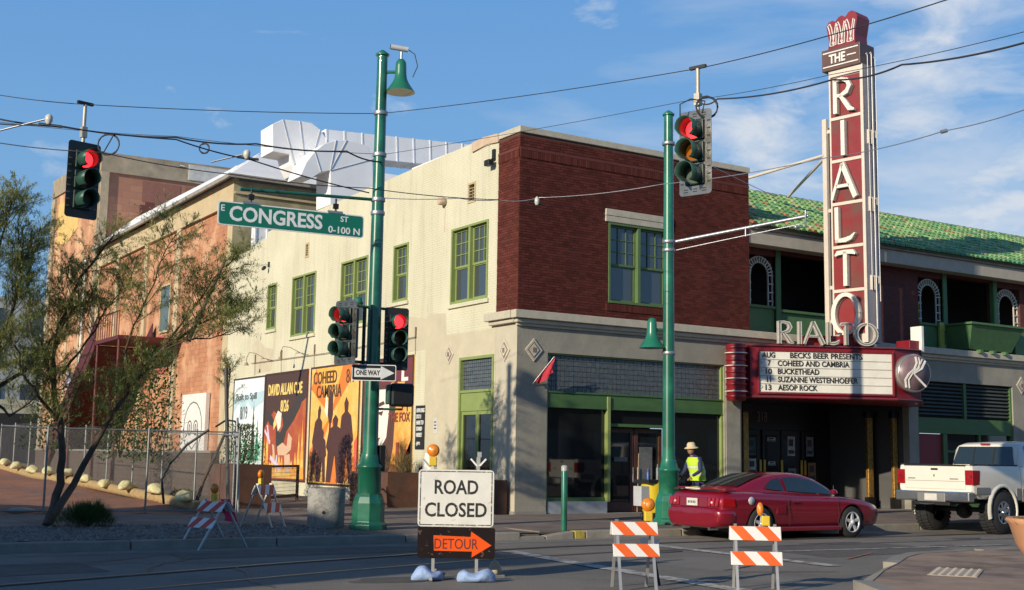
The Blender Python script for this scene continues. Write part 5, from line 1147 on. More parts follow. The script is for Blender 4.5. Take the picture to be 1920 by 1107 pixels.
t = pole(RP, 9.35, 'tall green pole behind the red car carrying the slim cantilever arm', (-.32,.20), 4.06)
for z in (8.8,6.50,6.30,3.95): q = MB(); q.lathe([(.14,-.04),(.15,-.03),(.15,.03),(.14,.04)], (*RP,z), (0,0,1), 20); q.build('clamp_band', steel, t)
pole((-16.2,-4.6), 9.4, 'green pole at the kerb west of the picture', (.2,-.4), 8.76)
# slim cantilever arm of the right pole (trolley wire arm)
t = thing('cantilever_arm', 'slim grey cantilever tube with stay and hanger on the right pole', 'cantilever arm', (RP[0],RP[1],6.4))
Ae = (2.98,-7.2,6.95)
q = MB(); q.tube([(RP[0]+.1,RP[1]-.05,6.50), Ae], .042, 8); q.build('arm_tube', steel, t)
Bm = tuple(RP[i2]+.35*0 for i2 in (0,1))
mid = [RP[i]+(Ae[i]-RP[i])*.56 for i in (0,1)]+[6.50+(Ae[2]-6.50)*.56-.18]
q = MB(); q.tube([(RP[0]+.1,RP[1]-.05,6.30), tuple(mid), (Ae[0]-.25,Ae[1],Ae[2]-.22)], .014, 5); q.build('stay_rod', steel, t)
q = MB(); q.tube([(mid[0],mid[1],mid[2]+.2),(mid[0],mid[1],mid[2]-.02)], .02, 5); q.build('hanger', steel, t)
q = MB(); q.tube([(Ae[0]-.08,Ae[1],Ae[2]+.12),(Ae[0]-.08,Ae[1],Ae[2]-.26),(Ae[0]-.35,Ae[1],Ae[2]-.3)], .022, 6); q.sphere((Ae[0]-.38,Ae[1],Ae[2]-.3), .05, 8); q.build('wire_hanger', steel, t)
# camera on top of the left lamp
CX,CY,CZ = LP[0]+.30, LP[1]-.24, 8.76+.68
t = thing('security_camera', 'small grey bullet camera on top of the left bell lamp', 'camera', (CX,CY,CZ))
q = MB(); q.tube([(CX,CY,CZ),(CX,CY,CZ+.16)], .025, 6); q.build('stem', steel, t)
q = MB(); q.tube([(CX-.20,CY+.08,CZ+.25),(CX+.12,CY-.06,CZ+.21)], .055, 12); q.build('housing', mat('camera_grey', (.5,.5,.5), .4), t)
q = MB(); q.lathe([(.05,0),(.05,.01)], (CX-.205,CY+.082,CZ+.2505), (-.9,.4,.1), 12); q.build('lens', dark, t)
q = MB(); q.tube([(CX+.12,CY-.06,CZ+.21),(CX+.24,CY-.12,CZ+.12),(CX+.30,CY-.14,CZ-.12),(CX+.22,CY-.10,CZ-.35)], .01, 5); q.build('lead', cable, t)
# street name sign on its arm
t = thing('street_name_sign', 'green street sign reading E CONGRESS ST 0-100 N hanging from a pole arm', 'street sign', (-8,-4.7,6))
q = MB(); q.tube([(LP[0],LP[1],6.57),(-9.02,-4.42,6.47)], .032, 8); q.build('arm', polem, t)
sa = -5.5; FG = frame((-9.44,-4.44,0), sa)
sgm = mat('sign_green', (.008,.17,.105), .35, var=.05); sgw = mat('sign_white', (.80,.81,.80), .4, var=.04)
zs0, zs1, wl_ = 5.75, 6.20, 2.86
def rrect(u0,u1,v0,v1,r,k=4):
    P=[]
    for cx,cy,a in ((u1-r,v1-r,0),(u0+r,v1-r,90),(u0+r,v0+r,180),(u1-r,v0+r,270)): P += [(cx+r*cos(radians(a+90*i/k)), cy+r*sin(radians(a+90*i/k))) for i in range(k+1)]
    return P
q = MB(); q.poly(rrect(0,wl_,zs0,zs1,.06), FG, -.02, 0); q.build('border', sgw, t)
q = MB(); q.poly(rrect(.025,wl_-.025,zs0+.022,zs1-.022,.045), FG, 0.0, .004); q.build('panel', sgm, t)
for s,u,v,w,h,b in (('E',.06,6.01,.07,.12,.012),('CONGRESS',.22,5.84,1.80,.29,.026),('ST',2.38,6.035,.16,.11,.016),('0-100 N',2.14,5.80,.64,.135,.016)):
    q = MB(); q.text(s, FG, u, v, w, h, .004, .008, b); q.build('lettering', sgw, t)
for u in (.62,2.28):
    q = MB(); q.tube([FG(u,zs1,-.01),FG(u,6.48,-.01)], .02, 6); q.fb(FG,u-.05,u+.05,6.28,6.38,-.04,.02); q.build('hanger', dark, t); q = MB(); q.fb(FG,u-.16,u+.14,zs1-.01,zs1+.035,-.03,.02); q.build('clamp', steel, t)
# one way sign
t = thing('one_way_sign', 'black ONE WAY sign with white arrow on the left green pole', 'road sign', (LP[0],LP[1],3.1))
FO = frame((LP[0]-.50,LP[1]-.30,0), -26)
q = MB(); q.poly(rrect(-.08,.76,2.96,3.27,.03), FO, -.006, 0); q.build('panel', sgw, t)
q = MB(); q.poly(rrect(-.065,.745,2.975,3.255,.025), FO, 0.0, .004); q.build('black_face', mat('sign_black', (.015,.015,.015), .4), t)
q = MB(); q.poly([(-.03,3.03),(.47,3.03),(.47,2.985),(.73,3.115),(.47,3.245),(.47,3.20),(-.03,3.20)], FO, .004, .006); q.build('white_arrow', mat('arrow_white', (.62,.63,.62), .5), t)
q = MB(); q.text('ONE WAY', FO, .0, 3.065, .46, .10, .006, .009, .03); q.build('lettering', lt, t)
# ------------------------------------------------------------------ traffic signals
def lensm(n, c, e, s): return mat('signal_'+n, c, .3, var=0, emit=e, es=s)
def signal(name, label, loc, rz, pitch=0, lit=0, silver=False, hang=None, amber=False, scale=1.0, bw=.31, mast=True):
    """three section head facing local -y, origin at its centre"""
    t = thing(name, label, 'traffic light', loc, 'traffic lights at the crossing', rotz=rz)
    s = scale; F = lambda u,v,n: (u*s, -n*s, v*s)
    bp = mat('backplate_aluminium', (.26,.255,.24), .32, metal=1, var=.2, scale=5) if silver else mat('backplate_black', (.022,.024,.024), .45, var=.15)
    q = MB(); q.poly(rrect(-bw,bw,-.70,.70,.06), F, -.02, -.012); b_ = q.build('backplate', bp, t)
    if silver:
        for v in (-.64,.64,-.60,.60):
            for k in range(3): q = MB(); q.fb(F,-.22+k*.17,-.14+k*.17,v-.008,v+.008,-.012,-.008); q.build('louvre', dark, b_)
    for v in [-.5+i*.125 for i in range(9)]:
        for u in (-bw+.05,bw-.05):
            q = MB(); q.fb(F,u-.03,u+.03,v-.012,v+.012,-.012,-.007); q.build('louvre', dark if silver else mat('louvre_grey', (.16,.16,.15), .5), b_)
    hm = mat('signal_housing', (.012,.035,.026), .4, var=.15)
    q = MB(); q.fb(F,-.18,.18,-.55,.55,-.25,-.025); q.build('housing', hm, t, bevel=.03)
    for i in range(3):
        v = .37-.37*i
        q = MB(); q.fb(F,-.175,.175,v-.17,v+.17,-.01,.04); se = q.build('section', hm, t, bevel=.02)
        cols = [('red_lit',(.8,.02,.02),(1,.015,.02),5.5),('amber',(.28,.085,.01),(.9,.25,.02),.10 if amber else .0),('green_off',(.10,.13,.11),None,0)]
        nm,c,e,st = cols[i]
        if i == 1 and not amber: nm,c,e = 'amber_off',(.10,.045,.02),None
        q = MB(); q.lathe([(.0,.065*s),(.08*s,.055*s),(.145*s,.04*s)], (0,0,v*s), (0,-1,0), 20); q.build('lens', mat('signal_'+nm, c, .25, var=0, emit=e, es=st) if e else mat('signal_'+nm, c, .25, var=0), se)
        # tunnel visor, open at the lower side
        n = 18; vs = []
        for k,(d,r) in enumerate(((.03,.16),(.36,.165))):
            for j in range(n+1):
                a = radians(-62+304*j/n); dd = d*(1 if k == 0 else 1-.38*(1-sin(a))/2*0 - (.0 if sin(a) > -.2 else .12)); vs.append(F(r*cos(a), v+r*sin(a), dd))
        m1 = n+1; q = MB(); q.add(vs, [(j,j+1,m1+j+1,m1+j) for j in range(n)], True); vo = q.build('visor', mat('visor_green', (.03,.09,.065), .45, var=.1), se)
        so_ = vo.modifiers.new('s','SOLIDIFY'); so_.thickness = .008
    if hang:
        q = MB(); q.tube([F(0,.56,-.1),F(0,hang,-.1)], .035*s, 8); q.fb(F,-.05,.05,.80,1.0,-.15,-.05); q.build('hanger_pipe', mat('hanger_cream', (.48,.44,.36), .5, metal=.4, var=.2), t)
        q = MB(); q.fb(F,-.16,.16,.56,.63,-.16,-.04); q.build('hanger_bracket', bp if silver else dark, t, bevel=.02)
        q = MB(); q.fb(F,-.15,.15,hang,hang+.05,-.13,-.07); q.build('wire_clamp', dark, t)
    return t
Lc = (-11.826,-4.209,6.301)
t = signal('traffic_light', 'black traffic light with red lit hanging from the span wire at far left', Lc, radians(14), hang=1.42, scale=.98); t['_k']=1
Rc = (-4.327,-11.911,6.341)
signal('traffic_light', 'traffic light with shiny silver backplate hanging beside the right green pole', Rc, radians(-72), silver=True, amber=True, hang=1.42, scale=.97, bw=.30)
signal('traffic_light', 'silver edged traffic light on the left side of the green pole, visors turned left', (-6.99,-4.88,3.87), radians(-68), silver=True, scale=.88)
signal('traffic_light', 'dark traffic light on the right side of the green pole above the walk signal', (-5.83,-4.75,3.83), radians(-10), scale=.88, bw=.28)
for nm,a,b in (('left',(-6.27,-4.65,4.4),(-6.85,-4.8,4.4)),('x',(-6.27,-4.65,3.3),(-6.85,-4.8,3.3))):
    pass
t = thing('signal_bracket', 'green tubular bracket holding both traffic lights to the left pole', 'bracket', (LP[0],LP[1],3.9))
for z in (4.42,3.34): q = MB(); q.tube([(-6.95,-4.75,z),(-6.27,-4.60,z),(-5.85,-4.60,z)], .03, 6); q.build('bracket_tube', polem, t)
q = MB(); q.tube([(-6.52,-4.72,3.2),(-6.52,-4.72,4.40)], .035, 6); q.build('bracket_post', dark, t)
q = MB(); q.lathe([(.07,0),(.10,.03),(.08,.12),(.03,.16)], (-6.72,-4.85,4.42), (0,0,1), 10); q.build('bracket_cap', polem, t)
t = thing('walk_signal', 'dark boxy pedestrian signal seen edge on below the ONE WAY sign', 'pedestrian signal', (-5.78,-4.75,2.7))
Fw = frame((-6.03,-4.95,0), -14)
q = MB(); q.fb(Fw,.02,.48,2.50,2.95,-.22,.0); q.build('housing', dark, t, bevel=.05); q = MB(); q.fb(Fw,-.05,.015,2.54,2.92,-.21,-.01); q.build('visor_plate', mat('visor_green', (.03,.09,.065), .45), t, bevel=.02)
q = MB(); q.tube([(LP[0]+.1,LP[1],2.45),(-5.72,-4.87,2.45),(-5.72,-4.87,2.55)], .025, 6); q.build('bracket', polem, t)
t = thing('push_button_box', 'small dark box strapped low on the right side of the left pole', 'control box', (-6.1,-4.7,1.3))
q = MB(); q.box(-6.13,-6.02,-4.80,-4.66,1.25,1.75); q.build('box', dark, t, bevel=.01)

# ------------------------------------------------------------------ overhead wires
def sag(pts, s, n=10):
    out = []
    for a,b in zip(pts, pts[1:]):
        a, b = Vector(a), Vector(b)
        for i in range(n): t = i/n; p = a.lerp(b,t); p.z -= s*4*t*(1-t); out.append(tuple(p))
    out.append(tuple(pts[-1])); return out
def wire(label, pts, r=.008, s=.05, m=cable, name='span_wire'):
    q = MB(); q.tube(sag(pts,s), r, 5); return tag(q.build(name, m), label, 'overhead wire')
LT = lambda z: (LP[0],LP[1],z)
Lw = (Lc[0],Lc[1]+.1,Lc[2]+1.40); Rw = (Rc[0]+.1,Rc[1],Rc[2]+1.38)
wl1 = (-13.514,-2.014,8.206)
wire('topmost span wire from the left edge over the hanging light to the lamp pole', [wl1, Lw, LT(8.33)], s=.04)
wire('topmost span wire from the lamp pole over the silver light to the right', [LT(8.33), Rw, (-5.341,-17.667,6.84)], s=.05)
wire('thin wire from the left edge to the second clamp of the lamp pole', [(-12.999,0.048,8.187), (-9.872,-3.027,7.654), LT(7.50)], s=.05, r=.006)
wire('thick signal cable from the left edge to the lamp pole below the second clamp', [(-13.457,-3.129,7.485), (-12.15,-3.92,7.283), (-10.358,-4.677,7.202), (-8.953,-4.97,7.235), (-7.24,-5.223,7.297), (LP[0],LP[1]-.1,7.32)], s=.05, r=.016, name='signal_cable')
wire('thin stay wire from the lamp pole to the silver traffic light and the right edge', [LT(7.48), (-4.331,-11.688,7.22), (-4.445,-14.888,6.803), (-5.229,-18.829,6.2)], s=.03, r=.005)
wire('twisted signal cable from the silver traffic light to the right edge', [(-4.343,-12.022,7.12), (-4.166,-12.257,7.145), (-4.292,-14.744,6.792), (-4.592,-16.188,6.562), (-5.22,-18.819,6.1)], s=.06, r=.013, name='signal_cable')
wire('lower trolley wire from the left edge past the pole to the brick corner', [(-13.57,-4.14,6.783), (-11.785,-5.235,6.6), (-9.503,-5.46,6.482), (-6.922,-5.547,6.564), (-3.944,-5.421,6.737)], s=.04, r=.009, name='trolley_wire')
wire('trolley wire across the brick front rising to the right edge', [(-3.944,-5.421,6.737), (-3.261,-5.859,6.793), (-2.114,-8.364,6.768), (-1.365,-11.804,6.699), (-1.707,-14.54,6.52), (-2.49,-16.996,6.326)], s=.05, r=.008, m=steel, name='trolley_wire')
wire('thin wire from the lamp pole to the brick corner', [LT(6.62), (-4.875,-5.418,6.652), (-3.944,-5.421,6.737)], s=.03, r=.008, m=steel)
wire('upper trolley wire from the left edge to the lamp pole with hangers', [(-13.746,-5.228,6.825), (-12.791,-5.823,6.792), (-10.727,-5.937,6.837), (-9.283,-5.64,6.751), (-6.855,-5.459,6.496)], s=.03, r=.013, name='trolley_wire')
wire('wire crossing behind the silver light down to the tiled roof', [(0.971,-6.32,7.957), (4.331,-4.857,7.947)], s=.01, r=.008, m=steel)
t = thing('cable_coil', 'big coil of black cable beside the hanging light at left', 'cable coil', (-11.447,-4.314,6.975))
def coil(c, r, n, t, tilt=.3):
    q = MB(); P=[]
    for i in range(n*16+1):
        a = 2*pi*i/16; k = r*(1+.05*sin(i*.37)); P.append((c[0]+k*cos(a)*.85, c[1]-k*cos(a)*.5, c[2]+k*sin(a)+.01*sin(i)))
    q.tube(P, .012, 5); q.build('coil', cable, t)
coil((-11.447,-4.314,6.975), .19, 3, t); q = MB(); q.tube([Vector((Lc[0],Lc[1],Lc[2]+.5)), Vector((-11.509,-4.256,6.851)), Vector((-11.376,-4.391,7.184))], .012, 5); q.build('lead', cable, t)
t = thing('cable_coil', 'small coil of cable on the wires between the left light and the lamp pole', 'cable coil', (-9.908,-4.93,7.01)); coil((-9.908,-4.93,7.01), .09, 2, t)
t = thing('cable_coil', 'coil of cable above the silver backed traffic light', 'cable coil', (-4.28,-12.05,7.038)); coil((-4.223,-12.085,7.039), .17, 3, t)
q = MB(); q.tube([Vector((-4.569,-11.841,6.867)), Vector((-4.587,-11.863,7.082)), Vector((-4.453,-11.961,7.168)), Vector((-4.26,-12.078,7.138)), Vector((-4.287,-12.032,6.955))], .012, 5); q.build('lead', cable, t)
for i,(a,b,c,l) in enumerate((((-12.785,-5.843,6.895),(-13.477,-5.374,6.676),(-12.776,-5.833,6.792),'wire insulator with slanting pull off arm at the far left'),((-9.416,-5.804,6.815),(-9.938,-5.451,6.655),(-9.41,-5.797,6.74),'wire insulator with slanting arm in front of the white roof edge'))):
    t = thing('wire_insulator', l, 'insulator', a)
    q = MB(); q.tube([a,b], .016, 5); q.build('pull_off_arm', steel, t); q = MB(); q.lathe([(.03,-.1),(.06,-.05),(.06,.03),(.03,.06)], a, (0,0,1), 10); q.build('insulator', mat('porcelain', (.6,.58,.5), .3), t); q = MB(); q.tube([(c[0]-.14,c[1]+.1,c[2]+.01),(c[0]+.18,c[1]-.1,c[2]-.03)], .025, 5); q.build('wire_clip', dark, t)
t = thing('wire_insulator', 'wire hanger with small insulator in front of the brick front', 'insulator', (-3.288,-5.841,6.781)); q = MB(); q.lathe([(.03,-.14),(.05,-.1),(.05,-.02),(.02,.03)], (-3.288,-5.841,6.781), (0,0,1), 8); q.build('insulator', mat('porcelain', (.6,.58,.5), .3), t); q = MB(); q.tube([(-3.4,-5.757,6.693),(-3.14,-5.914,6.655)], .02, 5); q.build('wire_clip', dark, t)
for a,b,l in (((-10.403,-5.492,6.495),(-10.483,-5.444,6.512),'turnbuckle on the lower trolley wire left of the white roof'),((-1.749,-14.63,6.501),(-1.828,-14.577,6.476),'turnbuckle on the trolley wire right of the vertical sign')):
    q = MB(); q.tube([a,b], .03, 6); tag(q.build('turnbuckle', steel), l, 'wire fitting')

# ------------------------------------------------------------------ road closed sign
FRs = frame((-8.72,-12.30,0), -31.5)
rc_w, rc_z0, rc_z1 = .98, .655, 1.385
t = thing('road_closed_sign', 'scuffed white ROAD CLOSED sign on a folding stand in the street', 'road sign', (-8.72,-12.30,0))
scuff = mat('scuffed_white', (.70,.69,.64), .55, var=.08, scale=5, col2=(.40,.35,.28), mix=(.60,.68), mscale=7)
bk_ = mat('sign_border_black', (.03,.03,.03), .5, col2=(.5,.48,.44), mix=(.56,.6), mscale=22)
q = MB(); q.poly(rrect(-.49,.49,rc_z0,rc_z1,.05), FRs, -.012, 0); bd_ = q.build('panel', scuff, t)
q = MB()
for (a,b,c,d) in ((-.465,.465,rc_z1-.03,rc_z1-.018),(-.465,.465,rc_z0+.018,rc_z0+.03),(-.468,-.456,rc_z0+.03,rc_z1-.03),(.456,.468,rc_z0+.03,rc_z1-.03)): q = MB(); q.fb(FRs,a,b,c,d,0,.002); q.build('border_line', bk_, bd_)
for s,u,v,w,h in (('ROAD',-.28,1.07,.565,.185),('CLOSED',-.40,.78,.80,.185)):
    q = MB(); q.text(s, FRs, u, v, w, h, 0, .003, .02); q.build('lettering', mat('sign_text_black', (.02,.02,.02), .5, col2=(.25,.24,.22), mix=(.60,.66), mscale=18), bd_)
alum = mat('stand_aluminium', (.55,.55,.53), .4, metal=.6, var=.15)
for u in (-.28,.28):
    q = MB(); q.fb(FRs,u-.02,u+.02,.05,1.44,-.06,-.015); q.build('upright', alum, t)
q = MB(); q.fb(FRs,-.02-.28,.02-.28,.02,.06,-.7,.5); q.fb(FRs,-.3,-.26,.02,.04,-.7,.5) if 0 else None; q.build('foot', alum, t)
q = MB(); q.fb(FRs,.26,.30,.02,.06,-.7,.5); q.build('foot', alum, t)
for s in (-1,1):
    q = MB(); q.stroke([(.28,1.42),(.28+s*.10,1.53)], .022, FRs, -.05,-.03); q.build('brace_fork', white, t)
    q = MB(); q.stroke([(-.35,1.42),(-.35+s*.09,1.52)], .022, FRs, -.05,-.03); q.build('brace_fork', alum, t)
q = MB(); q.fb(FRs,.255,.305,1.40,1.55,-.06,-.04); q.fb(FRs,.265,.32,1.551,1.62,-.06,-.04); q.build('top_bracket', alum, t)
ol = mat('amber_lens', (.75,.22,.015), .25, var=.12, scale=30); yb = mat('battery_yellow', (.72,.50,.04), .45)
def beacon(t, F, u, v, n, r=.082, rz=0):
    q = MB(); c = Vector(F(u,v+.20,n)); nn = (Vector(F(u,v,n+1))-Vector(F(u,v,n))).normalized()
    q.lathe([(.0,-.045),(r*.7,-.04),(r,-.02),(r,.02),(r*.7,.04),(0,.045)], c, nn, 20); l = q.build('amber_lamp', ol, t)
    q = MB(); q.lathe([(r*.45,.0425),(r*.30,.052),(0,.055)], c, nn, 12); q.build('lens_ring', mat('lens_ring', (.85,.35,.08), .3), l)
    q = MB(); q.fb(F,u-.05,u+.05,v,v+.12,n-.035,n+.035); q.build('battery_case', yb, t, bevel=.012)
beacon(t, FRs, -.31, 1.43, -.02)
# detour panel
td = thing('detour_sign', 'black panel with orange arrow reading DETOUR below the ROAD CLOSED sign', 'road sign', tuple(FRs(0,.3,0)))
q = MB(); q.poly(rrect(-.485,.515,.255,.648,.03), FRs, -.012, -.002); dp2 = q.build('panel', mat('detour_black', (.014,.009,.009), .8, spec=.15, var=.2, col2=(.11,.07,.06), mix=(.60,.64), mscale=14), td)
oj = mat('detour_orange', (.80,.09,.008), .7, spec=.2, var=.08)
q = MB(); q.poly([(-.27,.35),(.22,.345),(.215,.27),(.47,.425),(.205,.60),(.20,.53),(-.28,.545)], FRs, -.002, .004); q.build('orange_arrow', oj, td)
q = MB(); q.text('DETOUR', FRs, -.265, .375, .56, .13, .004, .006, .0); q.build('lettering', lt, td)
q = MB(); q.fb(FRs,-.485,-.29,.26,.645,-.0015,.0) if 0 else None
# sand bags
def bag(name, label, cat, c, sx, sy, sz, rz, m, group=None, loc=None, seed=0):
    random.seed(seed); n, k = 14, 9; vs = []
    for i in range(k+1):
        u = -1+2*i/k
        rr = (1-abs(u)**3.2)*.9+.12
        for j in range(n):
            a = 2*pi*j/n; x = u*sx*.5; y = cos(a)*sy*.5*rr*(1+.08*sin(5*u+j)); z = max(-.0, sin(a)*.5+.42)*sz*(.45+.55*rr)*(1+.30*sin(4.3*u+seed)+.14*sin(9*u+2.3*j)+random.uniform(-.10,.10))
            vs.append((x*cos(rz)-y*sin(rz)+c[0], x*sin(rz)+y*cos(rz)+c[1], z+c[2]))
    g = MB(); g.add(vs, [(i*n+j,i*n+(j+1)%n,(i+1)*n+(j+1)%n,(i+1)*n+j) for i in range(k) for j in range(n)]+[tuple(range(n)),tuple(range(k*n+n-1,k*n-1,-1))], True)
    if isinstance(label, bpy.types.Object): return g.build(name, m, label)
    o = g.build(name, m, at=c, sub=1); return tag(o, label, cat, group)
blue = mat('blue_bag', (.30,.42,.66), .6, var=.2, scale=9, bump=.6, bscale=18)
bag('sandbag', 'pale blue sandbag at the left foot of the sign stand', 'sandbag', (*(-9.16,-12.38,0)[:2],0), .42,.26,.17, -.3, blue, 'blue sandbags holding the sign stand', seed=3)
bag('sandbag', 'longer pale blue sandbag at the right foot of the sign stand', 'sandbag', (*(-8.69,-12.8,0)[:2],0), .50,.24,.16, -.45, blue, 'blue sandbags holding the sign stand', seed=5)
bag('sandbag', 'small tan sandbag behind the right foot of the sign stand', 'sandbag', (*(-8.03,-12.17,0)[:2],0), .2,.18,.18, .3, mat('tan_bag', (.45,.38,.26), .8, var=.15, bump=.4), None, seed=8)
q = MB(); a_ = (-8.5,-12.58,0); b2_ = (-8.14,-12.59,0); q.hexa([(a_[0],a_[1],.01),(b2_[0],b2_[1],.01),(b2_[0]+.02,b2_[1]+.05,.01),(a_[0]+.02,a_[1]+.05,.01),(a_[0],a_[1],.05),(b2_[0],b2_[1],.05),(b2_[0]+.02,b2_[1]+.05,.05),(a_[0]+.02,a_[1]+.05,.05)]); tag(q.build('sign_stand_leg', alum), 'loose flat metal stand leg lying right of the sandbags', 'metal bar')

# ------------------------------------------------------------------ barricades
refw = mat('reflective_white', (.76,.75,.72), .4, var=.06, col2=(.45,.42,.38), mix=(.62,.68), mscale=9); refo = mat('reflective_orange', (.80,.13,.02), .4, var=.08)
refr = mat('reflective_red', (.62,.05,.03), .4, var=.1)
def board(t, F, u0, u1, v0, v1, n, mo=None, k=2, dirn=1):
    q = MB(); q.fb(F,u0,u1,v0,v1,n-.012,n); b = q.build('board', refw, t, bevel=.004)
    w = u1-u0; h = v1-v0; p = w/k; s = h*.95
    for i in range(-1,k+1):
        a = u0+i*p
        P = [(a,v0),(a+p*.5,v0),(a+p*.5+s,v1),(a+s,v1)] if dirn < 0 else [(a+s,v0),(a+p*.5+s,v0),(a+p*.5,v1),(a,v1)]
        P = clip(P, u0, u1)
        if len(P) > 2: q = MB(); q.poly(P, F, n+.0003, n+.0016); q.build('orange_stripe', mo or refo, b)
def clip(P, lo, hi):
    for s, x in ((1,lo),(-1,hi)):
        out = []
        for i in range(len(P)):
            a, b = P[i-1], P[i]; ia, ib = s*(a[0]-x) >= 0, s*(b[0]-x) >= 0
            if ia != ib: t_ = (x-a[0])/(b[0]-a[0]); out.append((x, a[1]+(b[1]-a[1])*t_))
            if ib: out.append(b)
        P = out
    P2 = []
    for p in P:
        if not P2 or (abs(p[0]-P2[-1][0])+abs(p[1]-P2[-1][1])) > 1e-5: P2.append(p)
    return P2
def barricade(label, c, ang, w, hs, mo=None, light=None, lean=.18, spread=.75, zb=0, rear=True, legout=.03, lr=1, rearh=None, dirn=1):
    t = thing('barricade', label, 'barricade', (c[0],c[1],zb), 'folding striped barricades')
    Fz = frame((c[0],c[1],zb), ang); H = max(x[1] for x in hs)+.03
    F = lambda u,v,n: Fz(u, v, n-lean*v/ H*0)
    # front frame leans back to the ridge
    Ff = lambda u,v,n: Fz(u, v, n+(H-v)*spread/2/H)
    Fb = lambda u,v,n: Fz(u, v, -n-(H-v)*spread/2/H)
    for s in (-1,1):
        u = s*(w/2-.07)
        q = MB(); q.hexa([Ff(u-.016-legout*0,0,-.03),Ff(u+.016,0,-.03),Ff(u+.016,0,0),Ff(u-.016,0,0),Ff(u-.016,H,-.03),Ff(u+.016,H,-.03),Ff(u+.016,H,0),Ff(u-.016,H,0)]); q.build('leg', alum, t)
        q = MB(); q.hexa([Fb(u-.016,0,-.03),Fb(u+.016,0,-.03),Fb(u+.016,0,0),Fb(u-.016,0,0),Fb(u-.016,H,-.03),Fb(u+.016,H,-.03),Fb(u+.016,H,0),Fb(u-.016,H,0)]); q.build('leg', alum, t)
    for v0,v1 in hs: board(t, Ff, -w/2, w/2, v0, v1, .014, mo, dirn=dirn)
    if rear:
        for v0,v1 in (hs[0],) if rear == 1 else hs:
            q = MB(); q.hexa([Fb(-w/2,v0,0),Fb(w/2,v0,0),Fb(w/2,v0,.012),Fb(-w/2,v0,.012),Fb(-w/2,v1,0),Fb(w/2,v1,0),Fb(w/2,v1,.012),Fb(-w/2,v1,.012)]); q.build('board', refw, t)
    if light is not None:
        Fl = lambda u,v,n: Fz(u,v,n); beacon(t, Fl, light*w/2, hs[0][1]+.01, -.0)
    return t
b1 = barricade('orange striped barricade with round amber lamp, left of the two in the right foreground', (-7.33,-14.25), -25, .57, [(.645,.80),(.395,.545)], light=.62, spread=.55)
b2 = barricade('orange striped barricade with slim amber lamp, right of the two in the foreground', (-6.03,-14.98), -35, .62, [(.60,.765),(.31,.47)], light=.42, spread=.45)
for o in b2.children:
    if o.name.startswith('amber_lamp'): o.scale = (.5,.5,1)
# extra folded board and dark leg behind the left one
t = thing('folded_barricade', 'white barricade board with a black mark on a dark leg behind the left barricade', 'barricade', (-6.72,-13.92,0))
FX = frame((-6.79,-14.03,0), -28)
q = MB(); q.stroke([(.03,0),(-.12,.80)], .032, FX, -.02,.0); q.build('leg', dark, t)
q = MB(); q.poly([(-.21,.43),(.03,.41),(.02,.57),(-.22,.585)], FX, .002,.016); q.build('board', refw, t)
q = MB(); q.stroke([(-.15,.45),(-.11,.54),(-.07,.45),(-.15,.45)], .012, FX, .016,.018); q.build('painted_mark', lt, t)
for px0,lab,an,cc in ((0,'red striped barricade tied with pink ribbon at the kerb, lamp on top',-72,(*(-9.87,-6.32,0.02)[:2],.0)),(1,'red striped barricade with round amber lamp near the gate frame',40,(*(-7.86,-3.28,0.15)[:2],.15))):
    bb = barricade(lab, cc[:2], an, .66, [(.60,.76),(.34,.50)] if px0==0 else [(.62,.80),(.28,.46)], mo=refr, light=-.1 if px0==0 else -.45, spread=1.0 if px0==0 else .72, zb=cc[2], dirn=-1)
    if px0 == 0:
        q = MB()
        for k in range(3):
            vs=[]; x0,y0 = cc[0]+.05+.04*k, cc[1]-.08
            for i in range(6): vs += [(x0+.02*i+.02*sin(i*2+k),y0,.80-.07*i),(x0+.07+.03*i,y0-.03*k,.80-.075*i)]
            q.add(vs,[(2*i,2*i+1,2*i+3,2*i+2) for i in range(5)])
        q.build('pink_ribbon', mat('pink_ribbon', (.75,.05,.16), .6), bb)

# ------------------------------------------------------------------ street furniture
BLp = (-2.7,-6.07,0.15)
t = thing('bollard', 'plain green steel bollard by the kerb ramp', 'bollard', BLp)
q = MB(); q.lathe([(.062,0),(.062,1.2),(.05,1.24),(0,1.25)], BLp, (0,0,1), 16); q.build('post', polem, t); q = MB(); q.lathe([(.066,1.16),(.066,1.25),(.04,1.27),(0,1.275)], BLp, (0,0,1), 16); q.build('cap', mat('bollard_cap', (.4,.42,.38), .4), t)
TCp = (-6.77,-4.14,0.15); TCp = (TCp[0], TCp[1]+.35, .15)
t = thing('litter_bin', 'round exposed concrete litter bin left of the lamp pole', 'litter bin', TCp)
agg = mat('aggregate_concrete', (.36,.35,.32), .9, var=.22, scale=22, bump=.7, bscale=60, col2=(.25,.24,.22), mix=(.5,.6), mscale=5)
q = MB(); q.lathe([(.345,0),(.36,.03),(.365,.74),(.35,.76),(.30,.76)], TCp, (0,0,1), 32); q.build('drum', agg, t)
q = MB(); q.lathe([(.352,.70),(.352,.735),(.30,.765),(.0,.74)], TCp, (0,0,1), 32); q.build('lid_rim', mat('rust_rim', (.09,.05,.035), .8), t)
q = MB(); q.lathe([(.0,.0),(.03,.0),(.03,.01)], (TCp[0]-.19,TCp[1]-.312,.45), (-.5,-.85,0), 10); q.build('drain_hole', dark, t)
